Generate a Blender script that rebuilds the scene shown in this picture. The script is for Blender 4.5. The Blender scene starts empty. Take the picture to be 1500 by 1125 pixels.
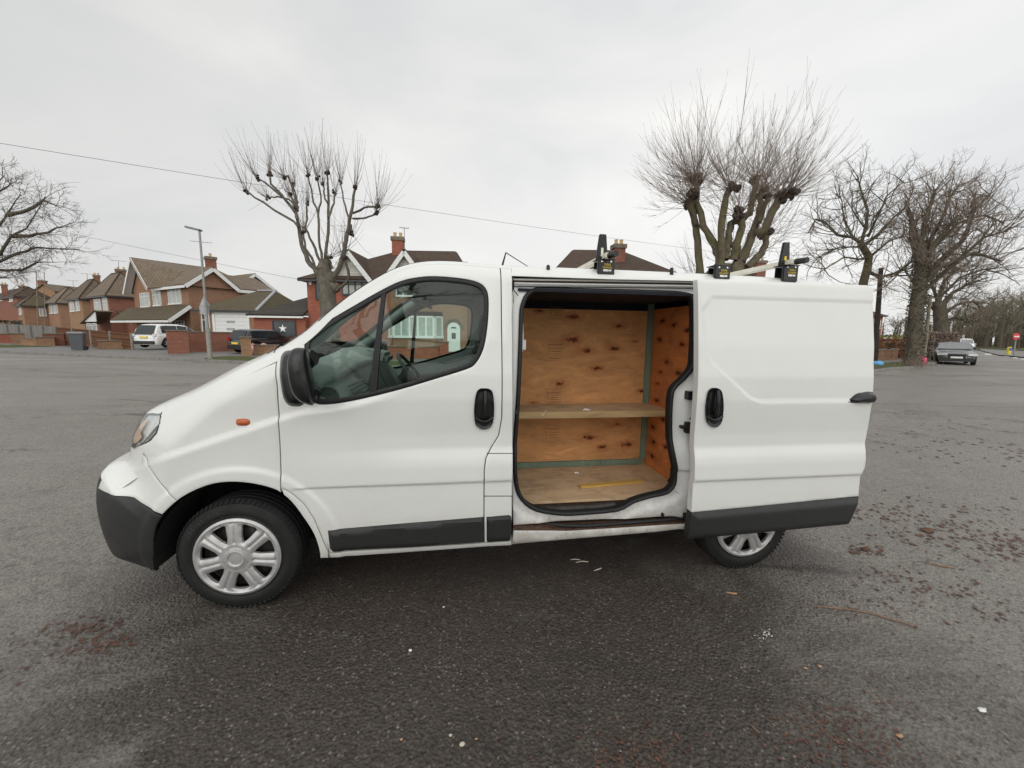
import bpy, bmesh, math, random
import numpy as np
from mathutils import Vector, Matrix
from mathutils.geometry import delaunay_2d_cdt
rnd = random.Random(7)
R_ = math.radians
scene = bpy.context.scene
COL = scene.collection

# ------------------------------------------------------------------ camera
CAM = Vector((0, 0, 1.55))
FPX = 570.0
RM = Matrix.Rotation(R_(-8.2), 3, 'Z') @ Matrix.Rotation(R_(-7.35), 3, 'X') @ Matrix.Rotation(R_(-0.86), 3, 'Y')
RR, FF, UU = RM.col[0], RM.col[1], RM.col[2]
cd = bpy.data.cameras.new('camera'); cam = bpy.data.objects.new('camera', cd); COL.objects.link(cam)
cd.sensor_width = 36; cd.lens = FPX / 1500 * 36; cd.clip_end = 2000; cd.clip_start = 0.05
m4 = Matrix((RR, UU, -FF)).transposed().to_4x4(); m4.translation = CAM
cam.matrix_world = m4
scene.camera = cam

def ray(px, py):
    return FF + RR * ((px - 750) / FPX) - UU * ((py - 562.5) / FPX)
def atY(px, py, Y):
    d = ray(px, py); return CAM + d * (Y / d.y)
def atX(px, py, X):
    d = ray(px, py); return CAM + d * (X / d.x)
def atZ(px, py, Z=0.0):
    d = ray(px, py); return CAM + d * ((Z - CAM.z) / d.z)
def atD(px, py, D):           # at forward depth D
    return CAM + ray(px, py) * D

# ------------------------------------------------------------------ scene objects
OFF = {}
def root(name, label, cat, loc=(0, 0, 0), group=None, rz=0):
    o = bpy.data.objects.new(name, None); COL.objects.link(o)
    o.location = loc; o.rotation_euler = (0, 0, rz); o['label'] = label; o['category'] = cat
    if group: o['group'] = group
    o.empty_display_size = 0.3
    OFF[o.name] = Vector(loc) if rz == 0 else Vector((0, 0, 0))
    return o
def tag(o, label=None, cat=None, group=None, kind=None):
    if label: o['label'] = label
    if cat: o['category'] = cat
    if group: o['group'] = group
    if kind: o['kind'] = kind
    return o
def link_mesh(name, verts, faces, mat, parent=None, smooth=False, sharp=None, uv=True, uvs=None):
    me = bpy.data.meshes.new(name)
    off = OFF.get(parent.name, Vector((0, 0, 0))) if parent else Vector((0, 0, 0))
    V = np.array([tuple(v) for v in verts], dtype=float).reshape(-1, 3) if not isinstance(verts, np.ndarray) else verts
    V = V - np.array(off)
    me.from_pydata(V.tolist(), [], [tuple(int(i) for i in f) for f in faces])
    me.validate(); me.update()
    if uv:
        ul = me.uv_layers.new(name='UVMap'); dat = np.zeros(len(me.loops) * 2)
        co = V
        for p in me.polygons:
            n = p.normal
            t = Vector((-n.y, n.x, 0))
            if t.length < 1e-3: t = Vector((1, 0, 0))
            t.normalize(); b = n.cross(t)
            for li in p.loop_indices:
                c = co[me.loops[li].vertex_index]
                dat[2 * li] = c[0] * t.x + c[1] * t.y + c[2] * t.z
                dat[2 * li + 1] = c[0] * b.x + c[1] * b.y + c[2] * b.z
        ul.data.foreach_set('uv', dat)
    if smooth:
        me.polygons.foreach_set('use_smooth', [True] * len(me.polygons))
        if sharp: me.set_sharp_from_angle(angle=R_(sharp))
    me.materials.append(mat)
    o = bpy.data.objects.new(name, me); COL.objects.link(o)
    if parent is not None:
        o.parent = parent
    OFF[o.name] = off
    return o

class MB:
    def __init__(s): s.v = []; s.f = []
    def quad(s, *p):
        i = len(s.v); s.v += [tuple(q) for q in p]; s.f.append(tuple(range(i, i + len(p))))
    def box(s, c, d, rz=0, M=None):
        c = Vector(c); hx, hy, hz = d[0] / 2, d[1] / 2, d[2] / 2
        if M is None: M = Matrix.Rotation(rz, 3, 'Z')
        P = [c + M @ Vector((x * hx, y * hy, z * hz)) for z in (-1, 1) for y in (-1, 1) for x in (-1, 1)]
        i = len(s.v); s.v += [tuple(p) for p in P]
        for f in ((0, 2, 3, 1), (4, 5, 7, 6), (0, 1, 5, 4), (2, 6, 7, 3), (0, 4, 6, 2), (1, 3, 7, 5)):
            s.f.append(tuple(i + k for k in f))
    def box8(s, P):   # 8 points: bottom 4 ccw, top 4 ccw
        i = len(s.v); s.v += [tuple(p) for p in P]
        for f in ((3, 2, 1, 0), (4, 5, 6, 7), (0, 1, 5, 4), (1, 2, 6, 5), (2, 3, 7, 6), (3, 0, 4, 7)):
            s.f.append(tuple(i + k for k in f))
    def bar(s, a, b, w, h=None, up=(0, 0, 1)):
        a = Vector(a); b = Vector(b); h = h or w; d = (b - a)
        L = d.length
        if L < 1e-6: return
        d.normalize(); u = Vector(up)
        sd = d.cross(u)
        if sd.length < 1e-3: sd = d.cross(Vector((1, 0, 0)))
        sd.normalize(); u = sd.cross(d)
        M = Matrix((d, sd, u)).transposed()
        s.box((a + b) / 2, (L, w, h), M=M)
    def tube(s, pts, rad, n=6, closed=False, caps=True):
        pts = [Vector(p) for p in pts]; N = len(pts)
        if not hasattr(rad, '__len__'): rad = [rad] * N
        base = len(s.v); prev = None
        for i, p in enumerate(pts):
            if closed: t = pts[(i + 1) % N] - pts[i - 1]
            else: t = pts[min(i + 1, N - 1)] - pts[max(i - 1, 0)]
            if t.length < 1e-9: t = Vector((0, 0, 1))
            t.normalize()
            if prev is None:
                a = Vector((0, 0, 1)) if abs(t.z) < .9 else Vector((1, 0, 0))
                x = t.cross(a).normalized()
            else:
                x = prev - t * prev.dot(t)
                if x.length < 1e-6: x = t.orthogonal()
                x.normalize()
            prev = x; y = t.cross(x)
            for k in range(n):
                an = 2 * math.pi * k / n
                q = p + (x * math.cos(an) + y * math.sin(an)) * rad[i]
                s.v.append((q.x, q.y, q.z))
        M = N if closed else N - 1
        for i in range(M):
            a = base + i * n; b = base + ((i + 1) % N) * n
            for k in range(n):
                k2 = (k + 1) % n
                s.f.append((a + k, a + k2, b + k2, b + k))
        if caps and not closed and n > 2:
            s.f.append(tuple(base + k for k in range(n - 1, -1, -1)))
            s.f.append(tuple(base + (N - 1) * n + k for k in range(n)))
    def lathe(s, c, axis, prof, n=32, xdir=None):
        # prof: list of (r, h) along axis
        c = Vector(c); ax = Vector(axis).normalized()
        x = Vector(xdir) if xdir else ax.orthogonal()
        x.normalize(); y = ax.cross(x); base = len(s.v)
        for (r, h) in prof:
            for k in range(n):
                a = 2 * math.pi * k / n
                q = c + ax * h + (x * math.cos(a) + y * math.sin(a)) * r
                s.v.append(tuple(q))
        for i in range(len(prof) - 1):
            for k in range(n):
                k2 = (k + 1) % n
                s.f.append((base + i * n + k, base + i * n + k2, base + (i + 1) * n + k2, base + (i + 1) * n + k))
    def prism(s, poly, vec):   # poly: 3D planar loop, extruded by vec
        poly = [Vector(p) for p in poly]; vec = Vector(vec); n = len(poly); i = len(s.v)
        s.v += [tuple(p) for p in poly] + [tuple(p + vec) for p in poly]
        s.f.append(tuple(range(i + n - 1, i - 1, -1))); s.f.append(tuple(range(i + n, i + 2 * n)))
        for k in range(n):
            k2 = (k + 1) % n
            s.f.append((i + k, i + k2, i + n + k2, i + n + k))
    def blob(s, c, r, n=6, m=4, jit=0.25, rg=rnd, sq=(1, 1, 1)):
        base = len(s.v)
        for i in range(m + 1):
            th = math.pi * i / m
            for k in range(n):
                a = 2 * math.pi * k / n; rr = r * (1 + rg.uniform(-jit, jit))
                s.v.append((c[0] + sq[0] * rr * math.sin(th) * math.cos(a), c[1] + sq[1] * rr * math.sin(th) * math.sin(a), c[2] + sq[2] * rr * math.cos(th)))
        for i in range(m):
            for k in range(n):
                k2 = (k + 1) % n
                s.f.append((base + i * n + k, base + (i + 1) * n + k, base + (i + 1) * n + k2, base + i * n + k2))
    def build(s, name, mat, parent=None, smooth=False, sharp=35, bevel=0, uv=True, seg=2):
        o = link_mesh(name, s.v, s.f, mat, parent, smooth or bevel > 0, sharp, uv)
        if bevel:
            bm = bmesh.new(); bm.from_mesh(o.data)
            bmesh.ops.recalc_face_normals(bm, faces=bm.faces)
            ed = [e for e in bm.edges if len(e.link_faces) == 2 and e.calc_face_angle(0) > R_(25)]
            bmesh.ops.bevel(bm, geom=ed, offset=bevel, segments=seg, affect='EDGES', clamp_overlap=True)
            bm.to_mesh(o.data); bm.free()
            o.data.polygons.foreach_set('use_smooth', [True] * len(o.data.polygons))
            o.data.set_sharp_from_angle(angle=R_(50))
        return o

# ------------------------------------------------------------------ materials
class NT:
    def __init__(s, name):
        s.m = bpy.data.materials.new(name); s.m.use_nodes = True
        s.t = s.m.node_tree; s.n = s.t.nodes; s.l = s.t.links
        s.b = s.n['Principled BSDF']; s.out = s.n['Material Output']
        s.tc = s.n.new('ShaderNodeTexCoord')
    def co(s, kind='Object', scale=(1, 1, 1), rot=(0, 0, 0)):
        mp = s.n.new('ShaderNodeMapping'); mp.inputs['Scale'].default_value = scale; mp.inputs['Rotation'].default_value = rot
        s.l.new(s.tc.outputs[kind], mp.inputs['Vector']); return mp.outputs['Vector']
    def noise(s, vec, scale, detail=4, rough=.5, dist=0):
        t = s.n.new('ShaderNodeTexNoise'); t.inputs['Scale'].default_value = scale; t.inputs['Detail'].default_value = detail
        t.inputs['Roughness'].default_value = rough; t.inputs['Distortion'].default_value = dist
        s.l.new(vec, t.inputs['Vector']); return t.outputs['Fac']
    def vor(s, vec, scale, feat='F1', out='Distance', rand=1):
        t = s.n.new('ShaderNodeTexVoronoi'); t.feature = feat; t.inputs['Scale'].default_value = scale
        t.inputs['Randomness'].default_value = rand
        s.l.new(vec, t.inputs['Vector']); return t.outputs[out]
    def ramp(s, fac, stops, interp='LINEAR'):
        r = s.n.new('ShaderNodeValToRGB'); r.color_ramp.interpolation = interp; e = r.color_ramp.elements
        for i, (p, c) in enumerate(stops):
            if i < 2: el = e[i]; el.position = p
            else: el = e.new(p)
            if not hasattr(c, '__len__'): c = (c, c, c)
            el.color = (*c[:3], 1)
        s.l.new(fac, r.inputs['Fac']); return r.outputs['Color']
    def mix(s, fac, a, b, mode='MIX'):
        m = s.n.new('ShaderNodeMix'); m.data_type = 'RGBA'; m.blend_type = mode
        for k, x in ((0, fac), (6, a), (7, b)):
            if hasattr(x, 'links') or isinstance(x, bpy.types.NodeSocket): s.l.new(x, m.inputs[k])
            elif hasattr(x, '__len__'): m.inputs[k].default_value = (*x[:3], 1)
            else: m.inputs[k].default_value = x if k == 0 else (x, x, x, 1)
        return m.outputs[2]
    def math(s, op, a, b=0, clamp=False):
        m = s.n.new('ShaderNodeMath'); m.operation = op; m.use_clamp = clamp
        for k, x in ((0, a), (1, b)):
            if isinstance(x, bpy.types.NodeSocket): s.l.new(x, m.inputs[k])
            else: m.inputs[k].default_value = x
        return m.outputs[0]
    def set(s, **kw):
        for k, x in kw.items():
            k = {'color': 'Base Color', 'rough': 'Roughness', 'metal': 'Metallic', 'coat': 'Coat Weight', 'spec': 'Specular IOR Level', 'trans': 'Transmission Weight', 'coatr': 'Coat Roughness', 'ecol': 'Emission Color', 'estr': 'Emission Strength', 'sheen': 'Sheen Weight'}[k]
            if isinstance(x, bpy.types.NodeSocket): s.l.new(x, s.b.inputs[k])
            elif hasattr(x, '__len__'): s.b.inputs[k].default_value = (*x[:3], 1)
            else: s.b.inputs[k].default_value = x
        return s
    def bump(s, h, strength=.3, dist=.01):
        b = s.n.new('ShaderNodeBump'); b.inputs['Strength'].default_value = strength; b.inputs['Distance'].default_value = dist
        s.l.new(h, b.inputs['Height']); s.l.new(b.outputs['Normal'], s.b.inputs['Normal']); return s

def simple(name, col, rough=.6, metal=0, var=.12, vs=6, bump=0, bs=60, coat=0, spec=.5):
    t = NT(name); v = t.co()
    n = t.noise(v, vs, 5, .6)
    c0 = tuple(max(0, x * (1 - var)) for x in col); c1 = tuple(min(1, x * (1 + var)) for x in col)
    t.set(color=t.ramp(n, [(.3, c0), (.7, c1)]), rough=t.ramp(n, [(.3, min(1, rough * 1.1)), (.7, rough * .9)]), metal=metal, coat=coat, spec=spec)
    if bump: t.bump(t.noise(v, bs, 4, .6), bump, .01)
    return t.m

M = {}
def car_paint(name, col, rough=.26, coat=.6, dirt=.1, film=False):
    t = NT(name); v = t.co()
    n = t.noise(v, 2.2, 5, .6); sp = t.noise(v, 70, 3, .6)
    c = t.mix(t.math('MULTIPLY', t.ramp(n, [(.45, 0), (.75, 1)]), dirt), col, tuple(x * .72 for x in col))
    if film:      # road film thrown up along the sills and round the arches
        sep = t.n.new('ShaderNodeSeparateXYZ'); t.l.new(t.tc.outputs['Object'], sep.inputs[0]); n5 = t.noise(t.co('Object', (1, 1, 2.5)), 5, 6, .7)
        low = t.ramp(t.math('ADD', sep.outputs[2], t.math('MULTIPLY', n5, -.30)), [(.12, 1), (.50, 0)]); spk = t.ramp(t.noise(v, 130, 3, .7), [(.60, 0), (.72, 1)])
        c = t.mix(t.math('MULTIPLY', low, .22), c, (.30, .27, .22)); c = t.mix(t.math('MULTIPLY', t.math('MULTIPLY', spk, low), .5), c, (.16, .13, .10))
    t.set(color=c, rough=t.math('ADD', t.math('MULTIPLY', sp, .08), rough), coat=coat, coatr=.06)
    return t.m
M['white'] = car_paint('van_white_paint', (.725, .738, .708), .28, .5, .14, True)
def _frame():
    t = NT('door_frame_white_paint_with_grime'); v = t.co()
    n = t.noise(v, 9, 6, .7); n2 = t.noise(v, 60, 3, .6)
    sep = t.n.new('ShaderNodeSeparateXYZ'); t.l.new(t.tc.outputs['Object'], sep.inputs[0])
    low = t.math('SUBTRACT', .62, sep.outputs[2])
    g = t.math('ADD', t.math('MULTIPLY', low, .9), t.math('MULTIPLY', n, .62))
    f = t.ramp(g, [(.30, 0), (.62, 1)])
    sp = t.ramp(n2, [(.62, 0), (.70, 1)])
    f2 = t.math('MULTIPLY', f, .8)
    c = t.mix(f2, (.78, .79, .77), (.36, .33, .28))
    c = t.mix(t.math('MULTIPLY', sp, t.math('MULTIPLY', f, .8)), c, (.10, .08, .06))
    t.set(color=c, rough=.45, coat=.2); return t.m
M['frame'] = _frame()
M['black'] = simple('black_rubber', (.008, .008, .009), .6, 0, .2, 20)
M['void'] = simple('underseal_black', (.006, .006, .006), .9)
M['plastic'] = simple('grey_moulding_plastic', (.017, .018, .0175), .5, 0, .08, 14, .25, 400)
M['gloss'] = simple('gloss_black_plastic', (.008, .008, .009), .26, 0, .2, 8, spec=.5)
M['tyre'] = simple('tyre_rubber', (.007, .007, .007), .75, 0, .25, 12, .1, 80)
M['silver'] = simple('hubcap_silver', (.47, .47, .465), .36, .45, .14, 18)
M['steel'] = simple('dark_steel', (.05, .045, .04), .55, .6, .3, 20)
M['rust'] = simple('rusty_metal', (.09, .05, .03), .8, .2, .5, 30, .3, 90)
M['chrome'] = simple('bright_metal', (.7, .7, .7), .2, 1, .05, 10)
M['trim'] = simple('interior_trim_grey', (.17, .20, .185), .6, 0, .06, 8, .15, 300)
M['trimd'] = simple('interior_trim_dark', (.055, .065, .062), .6, 0, .08, 8, .1, 300)
M['fabric'] = simple('seat_fabric_dark', (.035, .038, .045), .95, 0, .2, 40, .3, 500)
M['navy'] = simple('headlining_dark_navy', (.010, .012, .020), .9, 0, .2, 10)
M['amber'] = simple('amber_lens', (.45, .10, .02), .15, 0, .1, 30)
M['redlens'] = simple('red_lens', (.42, .02, .02), .15, 0, .1, 30)
M['yellow'] = simple('yellow_print', (.75, .55, .05), .5)
M['whiteprint'] = simple('white_print', (.8, .8, .78), .5)
M['greypaint'] = simple('galvanised_pole_grey', (.22, .225, .21), .5, .3, .12, 4)

def glass(name, tint, refl=1.0, rough=0.0):
    t = NT(name); n = t.n; l = t.l
    tr = n.new('ShaderNodeBsdfTransparent'); tr.inputs['Color'].default_value = (*tint, 1)
    gl = n.new('ShaderNodeBsdfGlossy'); gl.inputs['Roughness'].default_value = rough; gl.inputs['Color'].default_value = (.9, .95, .93, 1)
    fr = n.new('ShaderNodeLayerWeight'); fr.inputs['Blend'].default_value = .5
    ml = t.math('MULTIPLY', t.math('ADD', t.math('MULTIPLY', t.math('POWER', fr.outputs['Facing'], 5.0), .75), .045), refl, True)
    mx = n.new('ShaderNodeMixShader'); l.new(ml, mx.inputs[0]); l.new(tr.outputs[0], mx.inputs[1]); l.new(gl.outputs[0], mx.inputs[2])
    l.new(mx.outputs[0], t.out.inputs['Surface']); return t.m
M['glass'] = glass('tinted_window_glass', (.80, .92, .86), .6)
M['glass_ws'] = glass('windscreen_glass', (.93, .97, .95), .6)
M['bowl'] = simple('lamp_reflector_bowl', (.74, .75, .75), .22, .35, .12, 25)
M['lens'] = glass('clear_lamp_lens', (.92, .93, .93), 1.2)

def ply(name, base, dark, grain=(1, 1, 1), knots=None, dirt=.0, ks=2.2, kseed=0, flat=1):
    t = NT(name); v = t.co('Object', grain)
    g = t.noise(v, 5, 8, .70, .9)
    c = t.ramp(g, [(.30, tuple(x * .62 for x in base)), (.46, tuple(x * .92 for x in base)), (.56, base), (.70, tuple(min(1, x * 1.28) for x in base))])
    g2 = t.noise(v, 22, 5, .7)
    c = t.mix(t.math('MULTIPLY', t.ramp(g2, [(.5, 0), (.8, 1)]), .35), c, tuple(x * .6 for x in base))
    if knots:      # each knot: centre (along the sheet, up), size; sits in the veneer itself
        wob = t.noise(t.co(), 26, 4, .7); best = None
        for (a_, z_, r_) in knots:
            d = t.n.new('ShaderNodeVectorMath'); d.operation = 'DISTANCE'
            sc = [.42, .42, 1.0]; sc[flat] = 0; c_ = [a_ * .42, a_ * .42, z_]; c_[flat] = 0
            t.l.new(t.co('Object', tuple(sc)), d.inputs[0]); d.inputs[1].default_value = tuple(c_)
            q = t.math('MULTIPLY', d.outputs['Value'], 1.18 / r_); best = q if best is None else t.math('MINIMUM', best, q)
        best = t.math('ADD', best, t.math('MULTIPLY', t.math('SUBTRACT', wob, .5), 1.3))
        c = t.mix(t.ramp(best, [(.15, .75), (1.0, 0)]), c, tuple((x * .55 + y * .45) * f for x, y, f in zip(base, dark, (1.0, .7, .6))))
        c = t.mix(t.ramp(best, [(.12, 1), (.42, 0)]), c, dark)
    if dirt:
        dn = t.noise(t.co('Object', (1, 1, 1)), 6, 7, .7)
        c = t.mix(t.math('MULTIPLY', t.ramp(dn, [(.5, 0), (.72, 1)]), dirt), c, (.07, .05, .035))
    t.set(color=c, rough=.75, spec=.25); t.bump(g2, .2, .002); return t.m
VO = Vector((.5, 3.10, 0))
KB = [(lambda q: (q.x - VO.x, q.z, r))(atY(x, y, 2.97)) for x, y, r in ((837, 498, .075), (858, 514, .06), (900, 511, .055), (875, 539, .06), (907, 478, .05), (838, 465, .06), (821, 562, .055), (865, 641, .075), (881, 655, .055), (918, 651, .06), (904, 622, .045), (941, 573, .04), (790, 455, .04), (930, 500, .03), (782, 590, .03))]
KS_ = [(lambda q: (q.y - VO.y, q.z, r))(atX(x, y, 1.56)) for x, y, r in ((966, 497, .05), (976, 530, .055), (995, 547, .05), (961, 586, .05), (963, 562, .04), (1008, 484, .055), (986, 476, .05), (1000, 505, .05), (970, 470, .05), (956, 626, .05), (958, 648, .05), (955, 668, .05), (975, 655, .045), (972, 615, .045), (985, 598, .05), (980, 640, .045), (967, 545, .04))]
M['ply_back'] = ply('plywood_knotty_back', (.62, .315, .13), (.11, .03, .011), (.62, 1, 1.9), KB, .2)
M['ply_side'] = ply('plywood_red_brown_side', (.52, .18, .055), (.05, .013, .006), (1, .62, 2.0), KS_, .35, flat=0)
M['ply_floor'] = ply('plywood_scuffed_floor', (.54, .375, .225), (.12, .06, .03), (.6, 2.2, 1), None, .45)
M['pine'] = ply('planed_pine', (.46, .32, .16), (.1, .05, .02), (.5, 4, 4))
M['scrap'] = ply('yellow_pine_offcut', (.55, .34, .09), (.1, .05, .02), (.5, 4, 4))
M['batten'] = ply('green_treated_batten', (.17, .235, .175), (.05, .05, .03), (3, 3, .8))
# ================================================================== VAN
YS = 2.15; YC = YS + .95; HX, HZ = -1.19, .315; RX_, RZ_ = 1.905, .325
VAN = root('panel_van', 'white panel van parked side-on with its side door slid open onto a plywood-lined load bay', 'van', (.5, YC, 0))
_zt = np.array([.18, .25, .32, .50, .692, .706, .80, .845, .90, .98, 1.10, 1.18, 1.32, 1.5, 1.75, 1.85, 1.95, 2.1])
_zo = np.array([.08, .05, .022, .012, .012, .0, .003, .010, .024, .024, .014, .009, .015, .036, .082, .104, .138, .20])
_zd = np.arange(.1, 2.2, .002); _od = np.interp(_zd, _zt, _zo)
_k = np.exp(-.5 * (np.arange(-15, 16) / 2.0) ** 2); _k /= _k.sum()
_od = np.convolve(np.pad(_od, 15, mode='edge'), _k, mode='valid')
_zo2 = _zo.copy(); _zo2[:10] = [.08, .045, .03, .018, .012, .012, .010, .010, .011, .012]   # cab front: no shoulder
_of = np.interp(_zd, _zt, _zo2); _kk = np.exp(-.5 * (np.arange(-40, 41) / 16.0) ** 2); _kk /= _kk.sum()
_of = np.convolve(np.pad(_of, 40, mode='edge'), _kk, mode='valid')
def sstep(x, a, b):
    t = np.clip((x - a) / (b - a), 0, 1); return t * t * (3 - 2 * t)
# centreline profile of the upper outline (x, z)
PROF = np.array([(-2.04, .20), (-2.11, .255), (-2.14, .36), (-2.155, .48), (-2.155, .60), (-2.13, .71), (-2.08, .775), (-1.985, .80), (-1.955, .87), (-1.93, .97), (-1.845, 1.085), (-1.60, 1.205),
                 (-1.38, 1.33), (-1.20, 1.418), (-1.02, 1.53), (-.86, 1.655), (-.70, 1.763), (-.54, 1.85), (-.40, 1.913), (-.26, 1.95),
                 (-.12, 1.965), (.05, 1.965), (.3, 1.955), (.8, 1.955), (1.5, 1.953), (2.1, 1.945), (2.45, 1.925), (2.60, 1.88), (2.66, 1.78), (2.70, 1.5), (2.725, 1.1), (2.725, .6), (2.70, .3)])
def _catmull(P, n=8):
    out = []
    for i in range(len(P) - 1):
        p0 = P[max(i - 1, 0)]; p1 = P[i]; p2 = P[i + 1]; p3 = P[min(i + 2, len(P) - 1)]
        for k in range(n):
            t = k / n
            out.append(.5 * ((2 * p1) + (-p0 + p2) * t + (2 * p0 - 5 * p1 + 4 * p2 - p3) * t * t + (-p0 + 3 * p1 - 3 * p2 + p3) * t ** 3))
    out.append(P[-1]); return np.array(out)
PD = _catmull(PROF, 6)
_seg = PD[1:] - PD[:-1]; _sl = np.hypot(_seg[:, 0], _seg[:, 1]); PS = np.concatenate([[0], np.cumsum(_sl)])
def prof_dist(x, z):     # signed inside distance to the profile
    x = np.asarray(x, float).ravel(); z = np.asarray(z, float).ravel()
    dx = _seg[:, 0][None]; dz = _seg[:, 1][None]; L2 = (_sl ** 2)[None]; out = np.empty(x.shape)
    for k in range(0, len(x), 4000):
        X = x[k:k + 4000, None]; Z = z[k:k + 4000, None]
        t = np.clip(((X - PD[None, :-1, 0]) * dx + (Z - PD[None, :-1, 1]) * dz) / L2, 0, 1)
        qx = X - (PD[None, :-1, 0] + t * dx); qz = Z - (PD[None, :-1, 1] + t * dz)
        d = np.hypot(qx, qz); j = d.argmin(1); r = np.arange(len(j))
        out[k:k + 4000] = d[r, j] * np.where(qx[r, j] * dz[0, j] - qz[r, j] * dx[0, j] > 0, 1, -1)
    return out
def radius(x): return .10 + .20 * (1 - sstep(x, -1.75, -1.15)) + 0 * x
def sweepS(x): return .30 * (1 - sstep(x, -.9, .1)) + .06 * sstep(x, 2.2, 2.6) * -1
def crease_disp(x, z):
    if np.all(x > -.26): return np.zeros_like(x)
    P = CREASE
    best = np.full(x.shape, 9.); sg = np.zeros(x.shape)
    for i in range(len(P) - 1):
        a = P[i]; b = P[i + 1]; e = b - a; L = np.hypot(*e)
        t = np.clip(((x - a[0]) * e[0] + (z - a[1]) * e[1]) / L ** 2, 0, 1)
        qx = x - a[0] - t * e[0]; qz = z - a[1] - t * e[1]; dd = np.hypot(qx, qz)
        s = np.where(e[0] * qz - e[1] * qx > 0, 1, -1)
        m = dd < best; best = np.where(m, dd, best); sg = np.where(m, s, sg)
    s = best * sg
    below = .017 * np.exp(-np.clip(-s, 0, 9) / .10) * sstep(-s, -.004, .022)
    fade = 1 - sstep(x, -.55, -.25)
    return np.where(s < .004, below, 0) * fade
def side_off(x, z, kind='body'):
    """inward offset of the body side at (x,z)"""
    x = np.asarray(x, float); z = np.asarray(z, float)
    w = sstep(x, -.95, -.1) if kind == 'body' else np.ones_like(x)
    o = np.interp(z, _zd, _od) * w + np.interp(z, _zd, _of) * (1 - w)
    if kind == 'body':
        # rub step starts just behind the front arch
        st = sstep(x, -.93, -.80) * (1 - w); o = o + st * .010 * (1 - sstep(z, .690, .706)) - .002 * st
        o = o - crease_disp(x, z)
        for (cx, cz, R) in ((HX + .035, HZ, .425), (RX_, RZ_, .40)):
            r = np.hypot(x - cx, z - cz); a = sstep(r, R + .10, R + .075) * (r > 0)
            o = o - .010 * (1 - sstep(r, R + .07, R + .10)) * (z > .2)
        o = o + .05 * sstep(x, 2.2, 2.75) ** 2
    else:
        o = o + door_press(x, z)
    return o
def door_press(x, z):
    xl = np.interp(z, [1.16, 1.2, 1.40, 1.47, 1.70, 1.775], [1.80, 1.70, 1.455, 1.415, 1.395, 1.46])
    s = np.minimum(np.minimum(x - xl, (1.785 - z)), (z - 1.167))
    return .007 * sstep(s, 0, .012)
def surf_y(x, z, kind='body', extra=0.0):
    shp = np.shape(x); x = np.asarray(x, float).ravel(); z = np.asarray(z, float).ravel()
    a = side_off(x, z, kind)
    if kind != 'body': return (YS - .125 + a + extra).reshape(shp)
    R = radius(x); S = sweepS(x); y = a.copy()
    dt0 = np.clip(prof_dist(x - np.maximum(S, 0) * np.clip((.95 - a) / .95, 0, 1) ** 2.6, z), 0, None)
    k = np.where((dt0 < R))[0]
    if len(k):
        X = x[k]; Zk = z[k]; Rk = R[k]; Sk = S[k]; ak = a[k]; lo = ak.copy(); hi = ak + .95
        for _ in range(13):
            m = (lo + hi) / 2; yn = np.clip((.95 - m) / .95, 0, 1); d0_ = prof_dist(X - Sk * yn ** 2.6, Zk); dt = np.clip(d0_, 0, None)
            ds = np.where(dt < Rk, Rk - np.sqrt(np.clip(Rk * Rk - (Rk - dt) ** 2, 0, None)), 0)
            ds = np.where(d0_ < 0, 9, ds); g = m - ak - ds > 0
            hi = np.where(g, m, hi); lo = np.where(g, lo, m)
        y[k] = (lo + hi) / 2
    return (YS + y + extra).reshape(shp)
CREASE = np.array([[p.x, p.z] for p in [atY(a, b, YS + c) for a, b, c in [(205, 682, .12), (222, 673, .10), (260, 660, .05), (330, 637, .0), (409, 611, 0), (440, 602, 0), (480, 597, 0), (520, 590, 0), (600, 570, 0)]]])

def hit(px, py, kind='body', extra=0.0):
    d = ray(px, py); Y = YS + .03 + extra + (-.125 if kind != 'body' else 0)
    for _ in range(22):
        p = CAM + d * (Y / d.y); Yn = float(surf_y(np.array([p.x]), np.array([p.z]), kind, extra)[0])
        if Yn > YS + .45: Yn = YS + .45
        Y = Y * .4 + Yn * .6
    p = CAM + d * (Y / d.y); return (p.x, p.z)
def hits(pts, kind='body', extra=0.0): return [hit(a, b, kind, extra) for a, b in pts]

def smooth_poly(P, n=4, closed=True):
    P = [np.array(p, float) for p in P]; N = len(P); out = []
    for i in range(N if closed else N - 1):
        p0, p1, p2, p3 = (P[(i + k - 1) % N] if closed else P[min(max(i + k - 1, 0), N - 1)] for k in range(4))
        for k in range(n):
            t = k / n
            out.append(tuple(.5 * ((2 * p1) + (-p0 + p2) * t + (2 * p0 - 5 * p1 + 4 * p2 - p3) * t * t + (-p0 + 3 * p1 - 3 * p2 + p3) * t ** 3)))
    if not closed: out.append(tuple(P[-1]))
    return out
def resample(P, step, closed=True):
    out = []
    N = len(P)
    for i in range(N if closed else N - 1):
        a = np.array(P[i]); b = np.array(P[(i + 1) % N]); L = np.hypot(*(b - a)); k = max(1, int(math.ceil(L / step)))
        for j in range(k): out.append(tuple(a + (b - a) * j / k))
    if not closed: out.append(tuple(P[-1]))
    return out
def area(P):
    P = np.array(P); x, y = P[:, 0], P[:, 1]
    return .5 * np.sum(x * np.roll(y, -1) - np.roll(x, -1) * y)
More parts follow.
